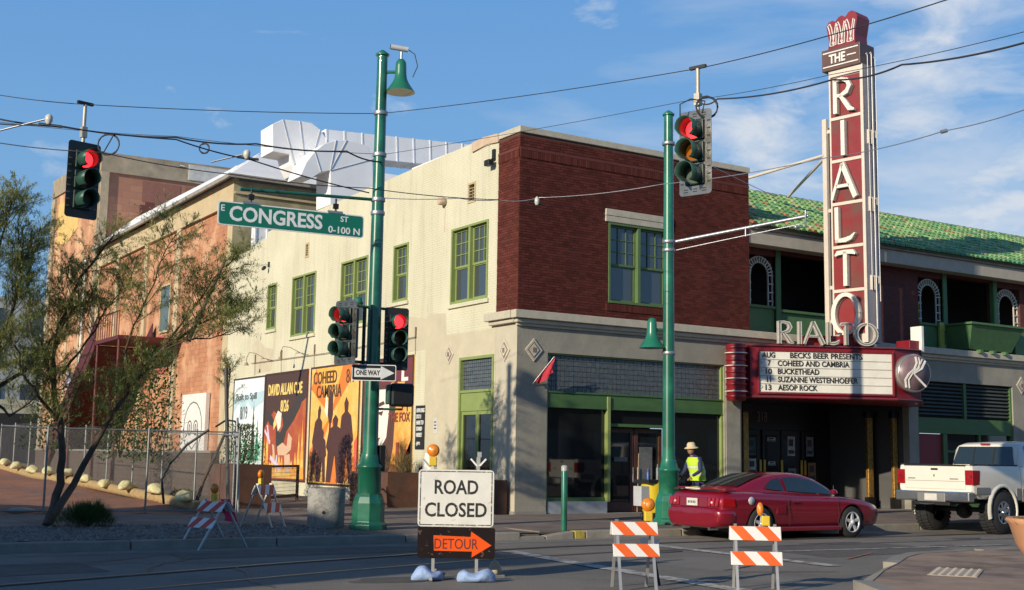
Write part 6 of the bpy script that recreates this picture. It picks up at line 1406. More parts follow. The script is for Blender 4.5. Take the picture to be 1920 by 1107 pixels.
# rusty planters with shrubs
rustp = mat('corten_steel', (.105,.052,.034), .85, var=.2, scale=3, bump=.2, bscale=20, col2=(.14,.06,.035), mscale=2)
soil = mat('soil', (.06,.045,.03), .95)
def planter(label, x0,x1,y0,y1,h, z=.15):
    t = thing('planter', label, 'planter', ((x0+x1)/2,(y0+y1)/2,z), 'rusty steel planters'); w = .04
    q = MB()
    for a in ((x0,x1,y0,y0+w),(x0,x1,y1-w,y1),(x0,x0+w,y0+w,y1-w),(x1-w,x1,y0+w,y1-w)):
        q = MB(); q.box(a[0],a[1],a[2],a[3],z,z+h); q.build('side_plate', rustp, t)
    q = MB(); q.box(x0+w,x1-w,y0+w,y1-w,z,z+h-.08); q.build('soil', soil, t)
    return t
planter('rusty steel planter with a bushy shrub beside the gate frame', -5.75,-4.75,4.3,6.2,1.12)
planter('rusty steel planter with grassy plants under the plum mural', -1.45,-.45,4.2,6.6,.95)
planter('small rusty steel planter against the corner pier', -.62,-.12,.18,.95,.84)
# leaf helper
def leaf(g, p, d, L_, w, up=Vector((0,0,1))):
    s = d.cross(up); s = s.normalized()*w if s.length > 1e-3 else Vector((w,0,0)); p = Vector(p)
    m_ = p+d*L_*.5; g.add([p, m_+s, p+d*L_, m_-s], [(0,1,2,3)])
lf = [mat('leaf_olive', (.13,.17,.045), .6, var=.2, scale=3, rnd=.3), mat('leaf_green', (.06,.13,.03), .6, var=.2, scale=3, rnd=.3), mat('leaf_dark', (.03,.07,.022), .6, var=.2, rnd=.3)]
for m_ in lf:
    b_ = m_.node_tree.nodes['Principled BSDF']; b_.inputs['Subsurface Weight'].default_value = 0
def bush(name, label, cat, c, r, h, n, L_, w, mats, seed, group=None, upw=.3):
    random.seed(seed); t = thing(name, label, cat, c, group); g = MB()
    g2 = MB()
    for i in range(7):
        a = random.uniform(0,2*pi); e = Vector((cos(a)*r*.7, sin(a)*r*.7, h*random.uniform(.6,.95))); g2.tube([c, Vector(c)+e*.5+Vector((0,0,.1*h)), Vector(c)+e], [.012,.009,.004], 4)
    g2.build('stems', mat('twig', (.12,.085,.06), .9), t, stuff=True)
    for i in range(n):
        a = random.uniform(0,2*pi); k = sqrt(random.random()); z = random.random()
        kk = k*r*(1-.55*z**2)*(1+.25*sin(3*a+seed)); p = Vector((c[0]+cos(a)*kk, c[1]+sin(a)*kk, c[2]+h*z))
        d = Vector((cos(a)*.8+random.gauss(0,.4), sin(a)*.8+random.gauss(0,.4), upw+random.gauss(0,.5))).normalized()
        g.use(mats[0] if random.random() < .5 else random.choice(mats)); leaf(g, p, d, L_*random.uniform(.6,1.3), w)
    g.build('foliage', None, t, stuff=True); return t
bush('shrub', 'leafy shrub in the rusty planter beside the gate frame', 'shrub', (-5.25,5.2,1.15), .62,1.15,2600,.09,.016,[lf[0],lf[1]],1)
bush('shrub', 'wispy tall grass in the planter under the plum mural', 'grass clump', (-1.25,5.6,1.0), .45,.75,1500,.32,.006,[lf[0],lf[1]],2,upw=1.6)
bush('shrub', 'thin reedy plant in the planter beside the lettered board', 'grass clump', (-.7,4.9,1.0), .35,.45,500,.3,.005,[mat('dry_leaf', (.26,.17,.06), .8, rnd=.3),lf[0]],4,upw=1.6)
bush('grass_tuft', 'dark green grassy tuft on the gravel near the leaning tree', 'grass clump', (-10.98,-2.5,.15), .48,.32,2600,.22,.005,[lf[1],lf[2]],5,upw=1.2)
bush('shrub', 'green shrub behind the fence at the foot of the red stair', 'shrub', (-7.031,10.47,1.349), .9,2.6,2200,.14,.035,[lf[1],lf[0]],6)
bush('shrub', 'green shrub behind the fence right of the red stair', 'shrub', (-6.812,7.968,1.228), .8,3.2,2200,.14,.03,[lf[1],lf[2]],7)
bush('shrub', 'low scrub behind the fence beside the concrete bin path', 'shrub', (-6.37,6.36,0.2), .55,.35,900,.1,.02,[lf[0],mat('dry_leaf', (.26,.17,.06), .8, rnd=.3)],8)
bush('shrub', 'small green bush behind the fence at far left', 'shrub', (-6.988,19.945,1.548), 1.3,2.0,1300,.16,.04,[lf[1],lf[2]],9)
# rocks
random.seed(3); rk = mat('pale_rock', (.40,.39,.33), .9, var=.25, bump=.4, bscale=10)
for i,(px,l) in enumerate((( (-9.81,2.7,0.15), 'pale flat boulder behind the grassy tuft'), ((-11.08,3.24,0.15), 'low pale rock at the far left of the walk'))):
    g = MB(); g.sphere((px[0],px[1],.2), .28 if i==0 else .3, 10, (1,.7,.45 if i==0 else .25), .08); tag(g.build('boulder', rk), l, 'rock')
# steel mesh gate frame beside planter
t = thing('mesh_gate', 'dark steel frame with wire mesh standing beside the rusty planter', 'gate', (-2.51,9.05,0.15))
ga, gb_ = Vector((-4.06,6.91,0.15)), Vector((-1.73,9.82,0.15)); gd = gb_-ga; L_ = gd.length; FGt = frame((ga.x,ga.y,.15), math.degrees(atan2(gd.y,gd.x)))
gs = mat('gate_steel', (.05,.03,.025), .7)
hh = 1.08
for a in ((0,.07,.0,hh),(L_-.09,L_,.0,hh),(.07,L_-.09,hh-.07,hh),(.07,L_-.09,.12,.2)): q = MB(); q.fb(FGt,a[0],a[1],a[2],a[3],-.04,.04); q.build('frame_bar', gs, t)
q = MB()
for i in range(1,int(L_/.11)): q.fb(FGt,i*.11-.004,i*.11+.004,.2,hh-.07,-.004,.004)
for i in range(1,8): q.fb(FGt,.07,L_-.09,.2+i*.11-.004,.2+i*.11+.004,-.0035,.0045)
q.build('wire_mesh', mat('mesh_wire', (.10,.09,.08), .6), t, stuff=True)

# ------------------------------------------------------------------ chain link fences
cl = mat('fence_galvanised', (.30,.31,.30), .5, metal=.6, var=.15)
def fence(label, a, b, h, posts, z0f, name='chain_link_fence', cell=.09, lean=None):
    t = thing(name, label, 'fence', (a[0],a[1],z0f(a))); A = Vector((a[0],a[1])); B = Vector((b[0],b[1])); Ln = (B-A).length; d = (B-A)/Ln
    zz = lambda s: z0f(A+d*s)
    P = lambda s,v,n=0: (A.x+d.x*s+d.y*n, A.y+d.y*s-d.x*n, zz(s)+v)
    for s in posts:
        q = MB(); q.tube([P(s,-.1),P(s,h+.06)], .026, 8); q.build('post', cl, t)
    for v in (h,.06): q = MB(); q.tube([P(0,v),P(Ln,v)], .018, 6); q.build('rail', cl, t)
    g = MB(); r = .0012; n = int((Ln+h)/cell)
    for sgn in (1,-1):
        for i in range(n):
            s0 = i*cell if sgn > 0 else i*cell-h
            lo, hi = (max(0,s0-h), min(Ln,s0)) if sgn > 0 else (max(0,s0), min(Ln,s0+h))
            if hi <= lo: continue
            v0 = (s0-lo) if sgn > 0 else (lo-s0); v1 = (s0-hi) if sgn > 0 else (hi-s0)
            p, q_ = Vector(P(lo,v0)), Vector(P(hi,v1)); 
            o = Vector((-d.y,d.x,0))*r*1.6; u_ = Vector((0,0,r*1.6))
            g.add([p-o,p+u_,p+o,q_-o,q_+u_,q_+o], [(0,1,4,3),(1,2,5,4),(2,0,3,5)])
    g.build('wire_mesh', cl, t, stuff=True); return t
gz1 = lambda p: .15
fence('front chain link fence along the walk with a dark top rail', (-15.4,3.35), (-6.40,2.22), 1.9, (0,2.2,4.75,6.95,9.05), gz1)
lz = lambda p: lotz(p[0],p[1])
fence('side chain link fence running back along the dirt lot', (-6.45,2.4), (-6.95,30), 1.85, [i*2.75 for i in range(11)], lz)
t = thing('leaning_pipe', 'black bent hose leaning against the front fence', 'hose', (-7.3,2.6,.15))
q = MB(); q.tube([(-7.961,2.87,0.347), (-8.051,2.839,0.906), (-7.923,2.7,1.282), (-7.62,2.441,1.724), (-7.205,2.122,2.094)], .03, 6); q.build('hose', dark, t)
t = thing('fence_gate_panel', 'taller galvanised fence post pair with curved top rail at the planter', 'fence post', (-6.3,2.3,.15))
q = MB(); q.tube([(-6.3,2.39,0.14),(-6.3,2.76,2.41)], .035, 8); q.build('post', cl, t); q = MB(); q.tube([(-6.3,3.09,0.11),(-6.3,3.74,3.68)], .05, 8); q.build('tall_post', mat('dark_post', (.06,.055,.05), .6), t)
q = MB(); q.tube([(-6.3,2.65,2.2),(-6.3,2.93,2.33),(-6.3,3.56,2.37),(-6.3,4.29,2.22)], .025, 6); q.build('curved_rail', dark, t)
# straw wattle with sandbags at the foot of the side fence
straw = mat('straw', (.42,.29,.13), .95, var=.3, scale=12, bump=.9, bscale=40)
W0 = [(-6.95,3.4),(-7.1,8),(-7.2,14),(-7.35,20),(-7.5,27)]
q = MB(); q.tube([(x,y,lotz(x,y)+.11) for x,y in W0], .14, 10); tag(q.build('straw_wattle', straw), 'long straw erosion roll lying along the foot of the side fence', 'straw roll')
ybag = mat('pale_yellow_bag', (.62,.56,.30), .8, var=.15, scale=6, bump=.5, bscale=14)
words = ['nearest the fence corner','second from the fence corner','third from the fence corner','fourth from the fence corner','fifth from the fence corner','sixth from the fence corner','seventh from the fence corner','eighth from the fence corner','ninth from the fence corner','farthest from the fence corner']
for i in range(10):
    y = 4.0+i*2.35; x = -7.05-.02*y
    bag('sandbag', 'yellow sandbag on the straw roll, '+words[i], 'sandbag', (x,y,lotz(x,y)+.20), .85,.42,.24, 1.2+.5*sin(i*2.1), ybag, 'yellow sandbags on the straw roll', seed=20+i)
random.seed(5)
q = MB(); q.box(-10.95,-10.93,3.0,3.02,.1,.55); 
# ------------------------------------------------------------------ terracotta bowl in the right foreground
pc_ = Vector((-6.544,-19.56,0.917)); tp = Vector((pc_.x,pc_.y,.115)); rim = 1.08
t = thing('terracotta_planter', 'large orange terracotta bowl with grass cut by the right edge', 'planter', tp)
q = MB(); q.lathe([(.30,0),(.28,.06),(.15,.14),(.13,.38),(.20,.44),(.36,.58),(.46,.74),(.515,.92),(.545,.955),(.53,.975),(.48,.94),(.0,.90)], tp, (0,0,1), 40); q.build('bowl', mat('terracotta', (.62,.30,.15), .8, var=.1, scale=3), t)
g = MB()
for i in range(1800):
    a = random.uniform(0,2*pi); k = .50*sqrt(random.random()); leaf(g.use(lf[0] if i%2 else lf[1]), (tp.x+cos(a)*k,tp.y+sin(a)*k,.115+.90), Vector((cos(a)*.6+random.gauss(0,.3),sin(a)*.6+random.gauss(0,.3),.8)).normalized(), .10, .006)
g.build('grass', None, t, stuff=True)

# ------------------------------------------------------------------ maintenance cart
cx, cy = 1.95,-3.55
t = thing('cleaning_cart', 'yellow and black street cleaning cart with brooms beside the worker', 'cart', (cx,cy,.15))
ym = mat('cart_yellow', (.62,.46,.02), .5, var=.1)
q = MB(); q.lathe([(.20,.12),(.26,.25),(.29,.85),(.30,.90)], (cx-.38,cy,.15), (0,0,1), 16); q.build('bin', ym, t)
q = MB(); q.box(cx-.05,cx+.55,cy-.25,cy+.25,.30,.42); q.build('deck', dark, t); q = MB(); q.box(cx-.75,cx+.35,cy-.28,cy+.28,1.02,1.10); q.build('tray', dark, t, bevel=.01)
for i in range(8): x = cx-.6+i*.14; q = MB(); q.lathe([(.035,0),(.035,.16+.05*(i%3)),(.012,.2+.05*(i%3)),(.012,.26+.05*(i%3))], (x,cy+.15*((i%2)-.5),1.25-.15+.0), (0,0,1), 8); q.build('bottle', mat(('bottle_blue','bottle_dark','bottle_grey')[i%3], ((.05,.10,.3),(.03,.03,.03),(.2,.2,.2))[i%3], .4), t)
for dx,h_ in ((-.70,1.7),(.22,1.95),(.34,1.8)): q = MB(); q.tube([(cx+dx,cy+.2,.35),(cx+dx+.06,cy+.22,h_)], .015, 5); q.build('broom_handle', mat('handle_wood', (.30,.22,.14), .6), t)
q = MB(); q.tube([(cx+.4,cy,.3),(cx+.55,cy,1.05)], .03, 6); q.tube([(cx-.0,cy,.3),(cx+.05,cy,1.05)], .03, 6) if 0 else None; q.build('frame_tube', dark, t)
q = MB(); q.box(cx+.1,cx+.45,cy-.24,cy+.1,.42,.62); q.build('white_bag', white, t, bevel=.05)
for dx,dy in ((-.5,.2),(.5,.2),(-.5,-.2),(.5,-.2)): q = MB(); q.lathe([(.0,-.02),(.10,-.02),(.10,.02),(.0,.02)], (cx+dx,cy+dy,.25), (0,1,0), 14); q.build('wheel', dark, t)
q = MB(); q.box(cx-.85,cx-.62,cy-.15,cy+.15,.5,.95); q.build('side_panel', mat('panel_grey', (.45,.46,.47), .5), t)

# ------------------------------------------------------------------ worker
WPx, WPy = 3.02,-3.45
t = thing('person', 'person in straw hat, dark blue shirt and yellow green safety vest leaning over the cart', 'person', (WPx,WPy,.15), rotz=radians(8))
def skin_mesh(name, verts, edges, radii, m, parent, sub=2, root=0):
    me = bpy.data.meshes.new(name); me.from_pydata([tuple(Vector(v)) for v in verts], edges, []); o = bpy.data.objects.new(name, me); COL.objects.link(o)
    md = o.modifiers.new('skin','SKIN'); me.skin_vertices[0].data[root].use_root = True
    for i,r in enumerate(radii): me.skin_vertices[0].data[i].radius = r if isinstance(r, tuple) else (r,r)
    s = o.modifiers.new('sub','SUBSURF'); s.levels = s.render_levels = sub
    dg = bpy.context.evaluated_depsgraph_get(); dg.update(); me2 = bpy.data.meshes.new_from_object(o.evaluated_get(dg)); o.modifiers.clear(); o.data = me2
    me2.materials.clear(); me2.materials.append(m); me2.polygons.foreach_set('use_smooth', [True]*len(me2.polygons)); o.parent = parent; return o
# local: x forward (to -x world = towards the cart), z up. body built directly in local space, facing -x
navy = mat('navy_cloth', (.03,.035,.11), .9, var=.1); skinm = mat('skin', (.38,.20,.13), .6)
V_ = [(0,0,.92),(-.03,0,1.10),(-.10,0,1.32),(-.17,0,1.46),(-.20,0,1.53),(-.25,0,1.66),(.02,.10,.88),(.02,.11,.48),(.05,.12,.08),(-.10,.12,.05),(.02,-.10,.88),(.0,-.11,.48),(.03,-.12,.08),(-.12,-.12,.05),(-.14,.18,1.42),(-.20,.25,1.16),(-.42,.20,1.02),(-.14,-.18,1.42),(-.22,-.26,1.16),(-.44,-.20,1.04)]
E_2 = [(0,1),(1,2),(2,3),(3,4),(4,5),(0,6),(6,7),(7,8),(8,9),(0,10),(10,11),(11,12),(12,13),(3,14),(14,15),(15,16),(3,17),(17,18),(18,19)]
R_ = [(.13,.16),(.12,.15),(.13,.17),(.09,.12),.055,(.085,.075),.095,.065,.05,.04,.095,.065,.05,.04,.065,.05,.038,.065,.05,.038]
body = skin_mesh('body', V_, E_2, R_, navy, t)
hd = MB(); hd.sphere((-.255,0,1.66), .098, 16, (1.0,.80,1.22)); hd.lathe([(.045,0),(.05,.08)], (-.21,0,1.50), (0,0,1), 10); hd.sphere((-.355,0,1.655), .018, 8, (1.2,.8,1.1)); hd.sphere((-.25,.082,1.66),.02,8,(1,.5,1.3)); hd.sphere((-.25,-.082,1.66),.02,8,(1,.5,1.3)); hdo = hd.build('head', skinm, t)
for s in (-1,1): q = MB(); q.sphere((-.338,s*.032,1.675), .012, 8); q.build('eye', dark, hdo)
q = MB(); q.fb(lambda u,v,n:(-n,u,v), -.022,.022,1.612,1.618,.335,.345); q.build('mouth', mat('lip', (.25,.08,.06), .6), hdo)
q = MB(); q.sphere((-.225,0,1.69), .103, 14, (1.0,.86,1.05)); q.build('hair', mat('dark_hair', (.03,.02,.015), .8), t)
strawh = mat('straw_hat', (.62,.50,.30), .8, var=.12, scale=30)
q = MB(); q.lathe([(.172,-.02),(.15,.0),(.105,.02),(.10,.08),(.07,.12),(0,.125)], (-.245,0,1.72), (-.12,0,1), 24); q.build('straw_hat', strawh, t)
# hands with fingers
for s,(hx,hy,hz) in ((1,(-.44,.20,1.0)),(-1,(-.46,-.20,1.02))):
    Vh=[(hx,hy,hz),(hx-.05,hy,hz-.03)]; Eh=[(0,1)]; Rh=[.028,.03]
    for k in range(4):
        b_ = len(Vh); oy = (k-1.5)*.019; l_ = .075-.008*abs(k-1.3); Vh += [(hx-.075,hy+oy,hz-.04),(hx-.075-l_*.5,hy+oy,hz-.055),(hx-.075-l_*.8,hy+oy,hz-.085)]; Eh += [(1,b_),(b_,b_+1),(b_+1,b_+2)]; Rh += [.009,.0085,.007]
    b_ = len(Vh); Vh += [(hx-.03,hy-s*.035,hz-.03),(hx-.07,hy-s*.05,hz-.05)]; Eh += [(0,b_),(b_,b_+1)]; Rh += [.011,.009]
    skin_mesh('hand', Vh, Eh, Rh, skinm, t, sub=1)
q = MB(); n = 20
secs = [(.0,.93,.175,.205),(-.03,1.10,.165,.195),(-.09,1.28,.17,.215),(-.135,1.40,.145,.225),(-.165,1.485,.09,.16)]
vs = [(x+rx*cos(2*pi*j/n), ry*sin(2*pi*j/n), z) for x,z,rx,ry in secs for j in range(n)]
q.add(vs,[(i*n+j,i*n+(j+1)%n,(i+1)*n+(j+1)%n,(i+1)*n+j) for i in range(len(secs)-1) for j in range(n)],True)
ve = q.build('safety_vest', mat('vest_lime', (.50,.72,.03), .7, var=.06), t)
def vband(z0,z1,xo0,xo1,rx,ry):
    q = MB(); vs=[(xo+(rx+.006)*cos(2*pi*j/n),(ry+.006)*sin(2*pi*j/n),z) for z,xo in ((z0,xo0),(z1,xo1)) for j in range(n)]; q.add(vs,[(j,(j+1)%n,n+(j+1)%n,n+j) for j in range(n)],True); q.build('reflective_band', mat('band_silver', (.62,.64,.60), .35), ve)
vband(1.06,1.11,-.02,-.03,.167,.197); vband(1.22,1.27,-.07,-.085,.17,.213)
for s in (-1,1): q = MB(); q.hexa([(.10,s*.08,1.12),(.10,s*.12,1.12),(.15,s*.12,1.12),(.15,s*.08,1.12),(-.08,s*.07,1.44),(-.08,s*.11,1.44),(-.0,s*.11,1.44),(-.0,s*.07,1.44)]); q.build('reflective_band', mat('band_silver', (.62,.64,.60), .35), ve)
t.rotation_euler = (0,0,radians(8))

# ------------------------------------------------------------------ vehicles
def wheel(t, x, y, r, w, side, rimm, tirem, name='wheel', lugs=0, spokes=5, rr=.62):
    q = MB(); hw = w/2
    q.lathe([(r*rr*.98,-hw),(r*.93,-hw),(r,-hw*.72),(r,hw*.72),(r*.93,hw),(r*rr*.98,hw)], (x,y,r), (0,1,0), 40, caps=False); wo = q.build('tyre', tirem, t)
    if lugs:
        q = MB()
        for i in range(lugs):
            a = 2*pi*i/lugs
            for s in (-1,1):
                aa = a+(pi/lugs if s > 0 else 0); c = Vector((x+cos(aa)*(r+.008), y+s*hw*.52, r+sin(aa)*(r+.008))); tx = Vector((-sin(aa),0,cos(aa)))*.028; ny = Vector((0,1,0))*hw*.42; rd = Vector((cos(aa),0,sin(aa)))*.016
                q.hexa([c-tx-ny-rd,c+tx-ny-rd,c+tx+ny-rd,c-tx+ny-rd,c-tx-ny+rd,c+tx-ny+rd,c+tx+ny+rd,c-tx+ny+rd])
        q.build('tread_lugs', tirem, wo, stuff=True)
    yo = y+side*hw
    q = MB(); q.lathe([(r*rr,side*(-.10)),(r*rr,0),(r*rr*.93,side*.004),(r*rr*.90,side*-.03)], (x,yo,r), (0,1,0), 32, caps=False); q.build('rim', rimm, wo)
    q = MB(); q.lathe([(0,-.085*side),(r*rr*.95,-.08*side)], (x,yo,r), (0,1,0), 24); q.build('brake_back', dark, wo)
    for i in range(spokes):
        a = 2*pi*i/spokes+.3; d = Vector((cos(a),0,sin(a))); tn = Vector((-sin(a),0,cos(a))); c = Vector((x,yo-side*.02,r))
        w0, w1 = r*rr*.17, r*rr*.13; q = MB(); y0_, y1_ = Vector((0,side*-.03,0)), Vector((0,side*.015,0))
        q.hexa([c+tn*w0+y0_,c-tn*w0+y0_,c+d*r*rr*.93-tn*w1+y0_,c+d*r*rr*.93+tn*w1+y0_,c+tn*w0+y1_,c-tn*w0+y1_,c+d*r*rr*.93-tn*w1+y1_,c+d*r*rr*.93+tn*w1+y1_]); q.build('spoke', rimm, wo, bevel=.006)
    q = MB(); q.lathe([(r*rr*.24,-.02*side),(r*rr*.22,.02*side),(0,.03*side)], (x,yo,r), (0,1,0), 16); q.build('hub_cap', rimm, wo)
    return wo
def loft(secs, name, m, parent, sub=1, crease=None):
    """closed surface through equal length rings"""
    g = MB(); n = len(secs[0]); vs = [p for s in secs for p in s]
    g.add(vs, [(i*n+j,i*n+(j+1)%n,(i+1)*n+(j+1)%n,(i+1)*n+j) for i in range(len(secs)-1) for j in range(n)]+[tuple(range(n-1,-1,-1)),tuple((len(secs)-1)*n+j for j in range(n))], True)
    return g.build(name, m, parent, sub=sub)
tyre = mat('tyre_rubber', (.022,.022,.023), .85, var=.2, scale=10)
alloy = mat('alloy_wheel', (.62,.62,.62), .35, metal=.25, var=.08)
chrome = mat('chrome', (.65,.66,.68), .12, metal=1, var=0)
carred = mat('car_red', (.25,.006,.020), .28, metal=.25, var=.03, coat=1.0, spec=.5)
tail = mat('tail_lamp_red', (.30,.004,.008), .15, var=.1, coat=1.0)
cglass = mat('car_glass', (.018,.028,.030), .03, var=0, spec=1.0)
trim = mat('black_trim', (.012,.012,.013), .5, var=0)
# ---- red coupe, local x forward, y left
CAR = thing('red_coupe', 'dark red two door coupe with rear spoiler parked at the kerb', 'car', (2.15,-7.02,0), rotz=radians(.01))
def ring(x, w, zb, zm, zs, wt, zt):
    h = [(0,zb),(w*.72,zb),(w*.93,zb+.05),(w*.99,zm),(w,zs-.10),(w*.965,zs),(w*.86,zt-.035),(wt,zt),(0,zt+.012)]
    return [(x,y,z) for y,z in h]+[(x,-y,z) for y,z in h[-2:0:-1]]
S_ = [(-2.33,.66,.34,.50,.74,.40,.80),(-2.30,.80,.27,.48,.80,.55,.90),(-2.18,.87,.22,.48,.86,.62,.97),(-1.75,.905,.20,.46,.90,.66,.985),(-1.35,.92,.19,.45,.90,.68,.975),(-.9,.915,.18,.42,.88,.68,.96),(-.3,.90,.18,.40,.86,.66,.92),(.4,.90,.18,.40,.85,.66,.90),(.9,.905,.19,.42,.84,.62,.885),(1.25,.915,.20,.44,.82,.60,.865),(1.7,.90,.20,.45,.76,.56,.81),(2.05,.85,.20,.45,.69,.50,.73),(2.24,.74,.22,.42,.60,.42,.64),(2.32,.60,.27,.40,.53,.36,.56)]
bodyc = loft([ring(*s) for s in S_], 'body', carred, CAR, sub=2)
cuts = []
for wx in (-1.33,1.25):
    for s in (-1,1):
        c_ = MB(); c_.lathe([(.375,-.2),(.375,.3)], (wx,s*.80,.325), (0,s,0), 32, False); cuts.append(c_)
cut(bodyc, cuts, trim); bodyc.modifiers.clear()
bodyc.data.polygons.foreach_set('use_smooth', [True]*len(bodyc.data.polygons))
w_ = bodyc.modifiers.new('wn','EDGE_SPLIT'); w_.split_angle = radians(38)
# cabin (greenhouse)
def cab(x, w, z, wr, zr, wb=None):
    h = [(0,.80),(w,.80),(w,z),(wr+(w-wr)*.25,z+(zr-z)*.72),(wr,zr-.03),(wr*.75,zr),(0,zr+.01)]
    return [(x,y,zz) for y,zz in h]+[(x,-y,zz) for y,zz in h[-2:0:-1]]
C_ = [(-1.95,.58,.93,.54,.96),(-1.62,.70,.94,.58,1.06),(-1.15,.755,.945,.57,1.235),(-.75,.775,.93,.565,1.325),(-.3,.785,.91,.565,1.352),(.1,.785,.90,.57,1.335),(.42,.775,.89,.585,1.255),(.8,.75,.875,.60,1.085),(1.12,.70,.86,.60,.91)]
cabo = loft([cab(*s) for s in C_], 'cabin', carred, CAR, sub=1)
def ci(x, idx):
    for a,b in zip(C_, C_[1:]):
        if a[0] <= x <= b[0]: t_ = (x-a[0])/(b[0]-a[0]); return a[idx]+(b[idx]-a[idx])*t_
def sidep(x, f, s, off=.014):
    """point on the cabin side: f 0 at belt, 1 at roof rail"""
    w, z, wr, zr = (ci(x,i) for i in (1,2,3,4)); y = w+(wr-w)*f*.92; zz = z+(zr-.045-z)*f
    return (x, s*(y+off+.012*sin(pi*f)), zz)
def sidewin(name, xs, lo, hi, s, m=cglass):
    g = MB(); n = len(xs); vs = []
    for k in (0,.5,1):
        for i,x in enumerate(xs): vs.append(sidep(x, lo[i]+(hi[i]-lo[i])*k, s))
    g.add(vs, [(k*n+i,k*n+i+1,(k+1)*n+i+1,(k+1)*n+i) for k in range(2) for i in range(n-1)], True); return g.build(name, m, CAR)
for s in (-1,1):
    sidewin('side_window', [-.52,-.3,0,.3,.55,.74,.92], [.14,.12,.1,.1,.1,.1,.1], [.84,.86,.86,.84,.78,.62,.14], s)
    sidewin('quarter_window', [-1.08,-.95,-.8,-.62], [.30,.2,.16,.15], [.34,.66,.80,.85], s)
    q = MB(); q.hexa([(.62,s*.86,.90),(.74,s*.86,.90),(.74,s*1.0,.91),(.60,s*1.0,.91),(.64,s*.86,1.0),(.72,s*.86,1.0),(.70,s*1.0,1.01),(.60,s*1.0,1.01)]); q.build('door_mirror', carred, CAR, bevel=.03)
    # door cut lines and side scoop, sill
    for P in ([(-.62,s*.917,.86),(-.60,s*.925,.5),(-.58,s*.91,.26)],[(.80,s*.914,.82),(.84,s*.922,.5),(.82,s*.908,.26)]): q = MB(); q.tube(P, .005, 4); q.build('door_seam', trim, CAR)
    q = MB(); q.hexa([(-.95,s*.912,.52),(-.72,s*.918,.52),(-.70,s*.93,.52),(-.93,s*.925,.52),(-.92,s*.912,.66),(-.70,s*.918,.70),(-.68,s*.926,.70),(-.90,s*.92,.66)]); q.build('side_scoop', carred, CAR, bevel=.01)
    q = MB(); q.box(-1.0,.9,min(s*.86,s*.925),max(s*.86,s*.925),.17,.26); q.build('sill', carred, CAR, bevel=.02)
    q = MB(); q.box(-.50,-.34,min(s*.912,s*.935),max(s*.912,s*.935),.74,.77); q.build('door_handle', carred, CAR, bevel=.006)
q = MB(); q.lathe([(.0,.012),(.075,.010),(.08,0)], (-1.62,-.914,.78), (0,-1,0), 20); q.build('fuel_cap', alloy, CAR)
# rear window and windscreen
def cross(xa, xb, fa, fb_, name):
    g = MB(); vs = []; n = 7
    for x,f in ((xa,fa),((xa+xb)/2,(fa+fb_)/2),(xb,fb_)):
        wr, zr = ci(x,3), ci(x,4)
        for j in range(n): k = -1+2*j/(n-1); vs.append((x, k*wr*f, zr+.022-(.018*k*k)))
    g.add(vs, [(i*n+j,i*n+j+1,(i+1)*n+j+1,(i+1)*n+j) for i in range(2) for j in range(n-1)], True); return g.build(name, cglass, CAR)
cross(-1.66,-.88,.93,.86,'rear_window'); cross(.24,.98,.86,.92,'windscreen')
# rear: lamps, panel, plate, spoiler, bumper
for s in (-1,1):
    for k in range(3):
        q = MB(); y = s*(.48+k*.105); q.hexa([(-2.36,y-.045,.66),(-2.36,y+.045,.66),(-2.22,y+.045,.66),(-2.22,y-.045,.66),(-2.345+.012*k,y-.045,.83),(-2.345+.012*k,y+.045,.83),(-2.2,y+.045,.83),(-2.2,y-.045,.83)]); q.build('tail_lamp', tail, CAR, bevel=.012)
    q = MB(); q.hexa([(-2.30,s*.76,.66),(-2.30,s*.83,.66),(-2.02,s*.905,.66),(-2.02,s*.80,.66),(-2.28,s*.76,.83),(-2.28,s*.82,.83),(-2.05,s*.895,.83),(-2.05,s*.80,.83)]); q.build('tail_lamp', tail, CAR, bevel=.01)
    q = MB(); q.sphere((-2.345,s*.56,.735),.028,8); q.build('reverse_lamp', mat('clear_lamp', (.75,.6,.6), .15), CAR)
    q = MB(); q.tube([(-2.42,s*.55,.23),(-2.2,s*.55,.23)], .035, 10); q.build('exhaust_tip', chrome, CAR)
    q = MB(); q.hexa([(2.02,s*.60,.60),(2.02,s*.84,.58),(2.22,s*.66,.55),(2.26,s*.52,.55),(1.92,s*.62,.71),(1.92,s*.84,.69),(2.14,s*.70,.64),(2.18,s*.54,.65)]); q.build('headlamp', mat('headlamp', (.65,.66,.62), .1, coat=1), CAR, bevel=.015)
q = MB(); q.hexa([(-2.35,-.42,.64),(-2.35,.42,.64),(-2.25,.42,.64),(-2.25,-.42,.64),(-2.34,-.42,.83),(-2.34,.42,.83),(-2.24,.42,.83),(-2.24,-.42,.83)]); q.build('rear_panel', carred, CAR, bevel=.01)
q = MB(); q.box(-2.385,-2.355,-.16,.16,.66,.81); plt = q.build('number_plate', mat('plate', (.62,.60,.55), .5), CAR, bevel=.006); q = MB(); [q.box(-2.388,-2.385,-.11+i*.05,-.085+i*.05,.71,.76) for i in range(5)]; q.build('plate_characters', trim, plt, stuff=True)
rb = [[(-2.37+.06*0,-.0,0)]]
S2 = [(-2.40,.62,.30,.44,.58,.55,.60),(-2.385,.76,.25,.42,.60,.66,.615),(-2.30,.86,.23,.42,.62,.74,.64),(-2.05,.91,.21,.42,.62,.78,.64),(-1.90,.90,.24,.42,.60,.75,.62)]
loft([ring(*s) for s in S2], 'rear_bumper', carred, CAR, sub=1)
q = MB()
sp = [(-2.34,.0,1.00),(-2.30,.5,.995),(-2.18,.78,.96)]
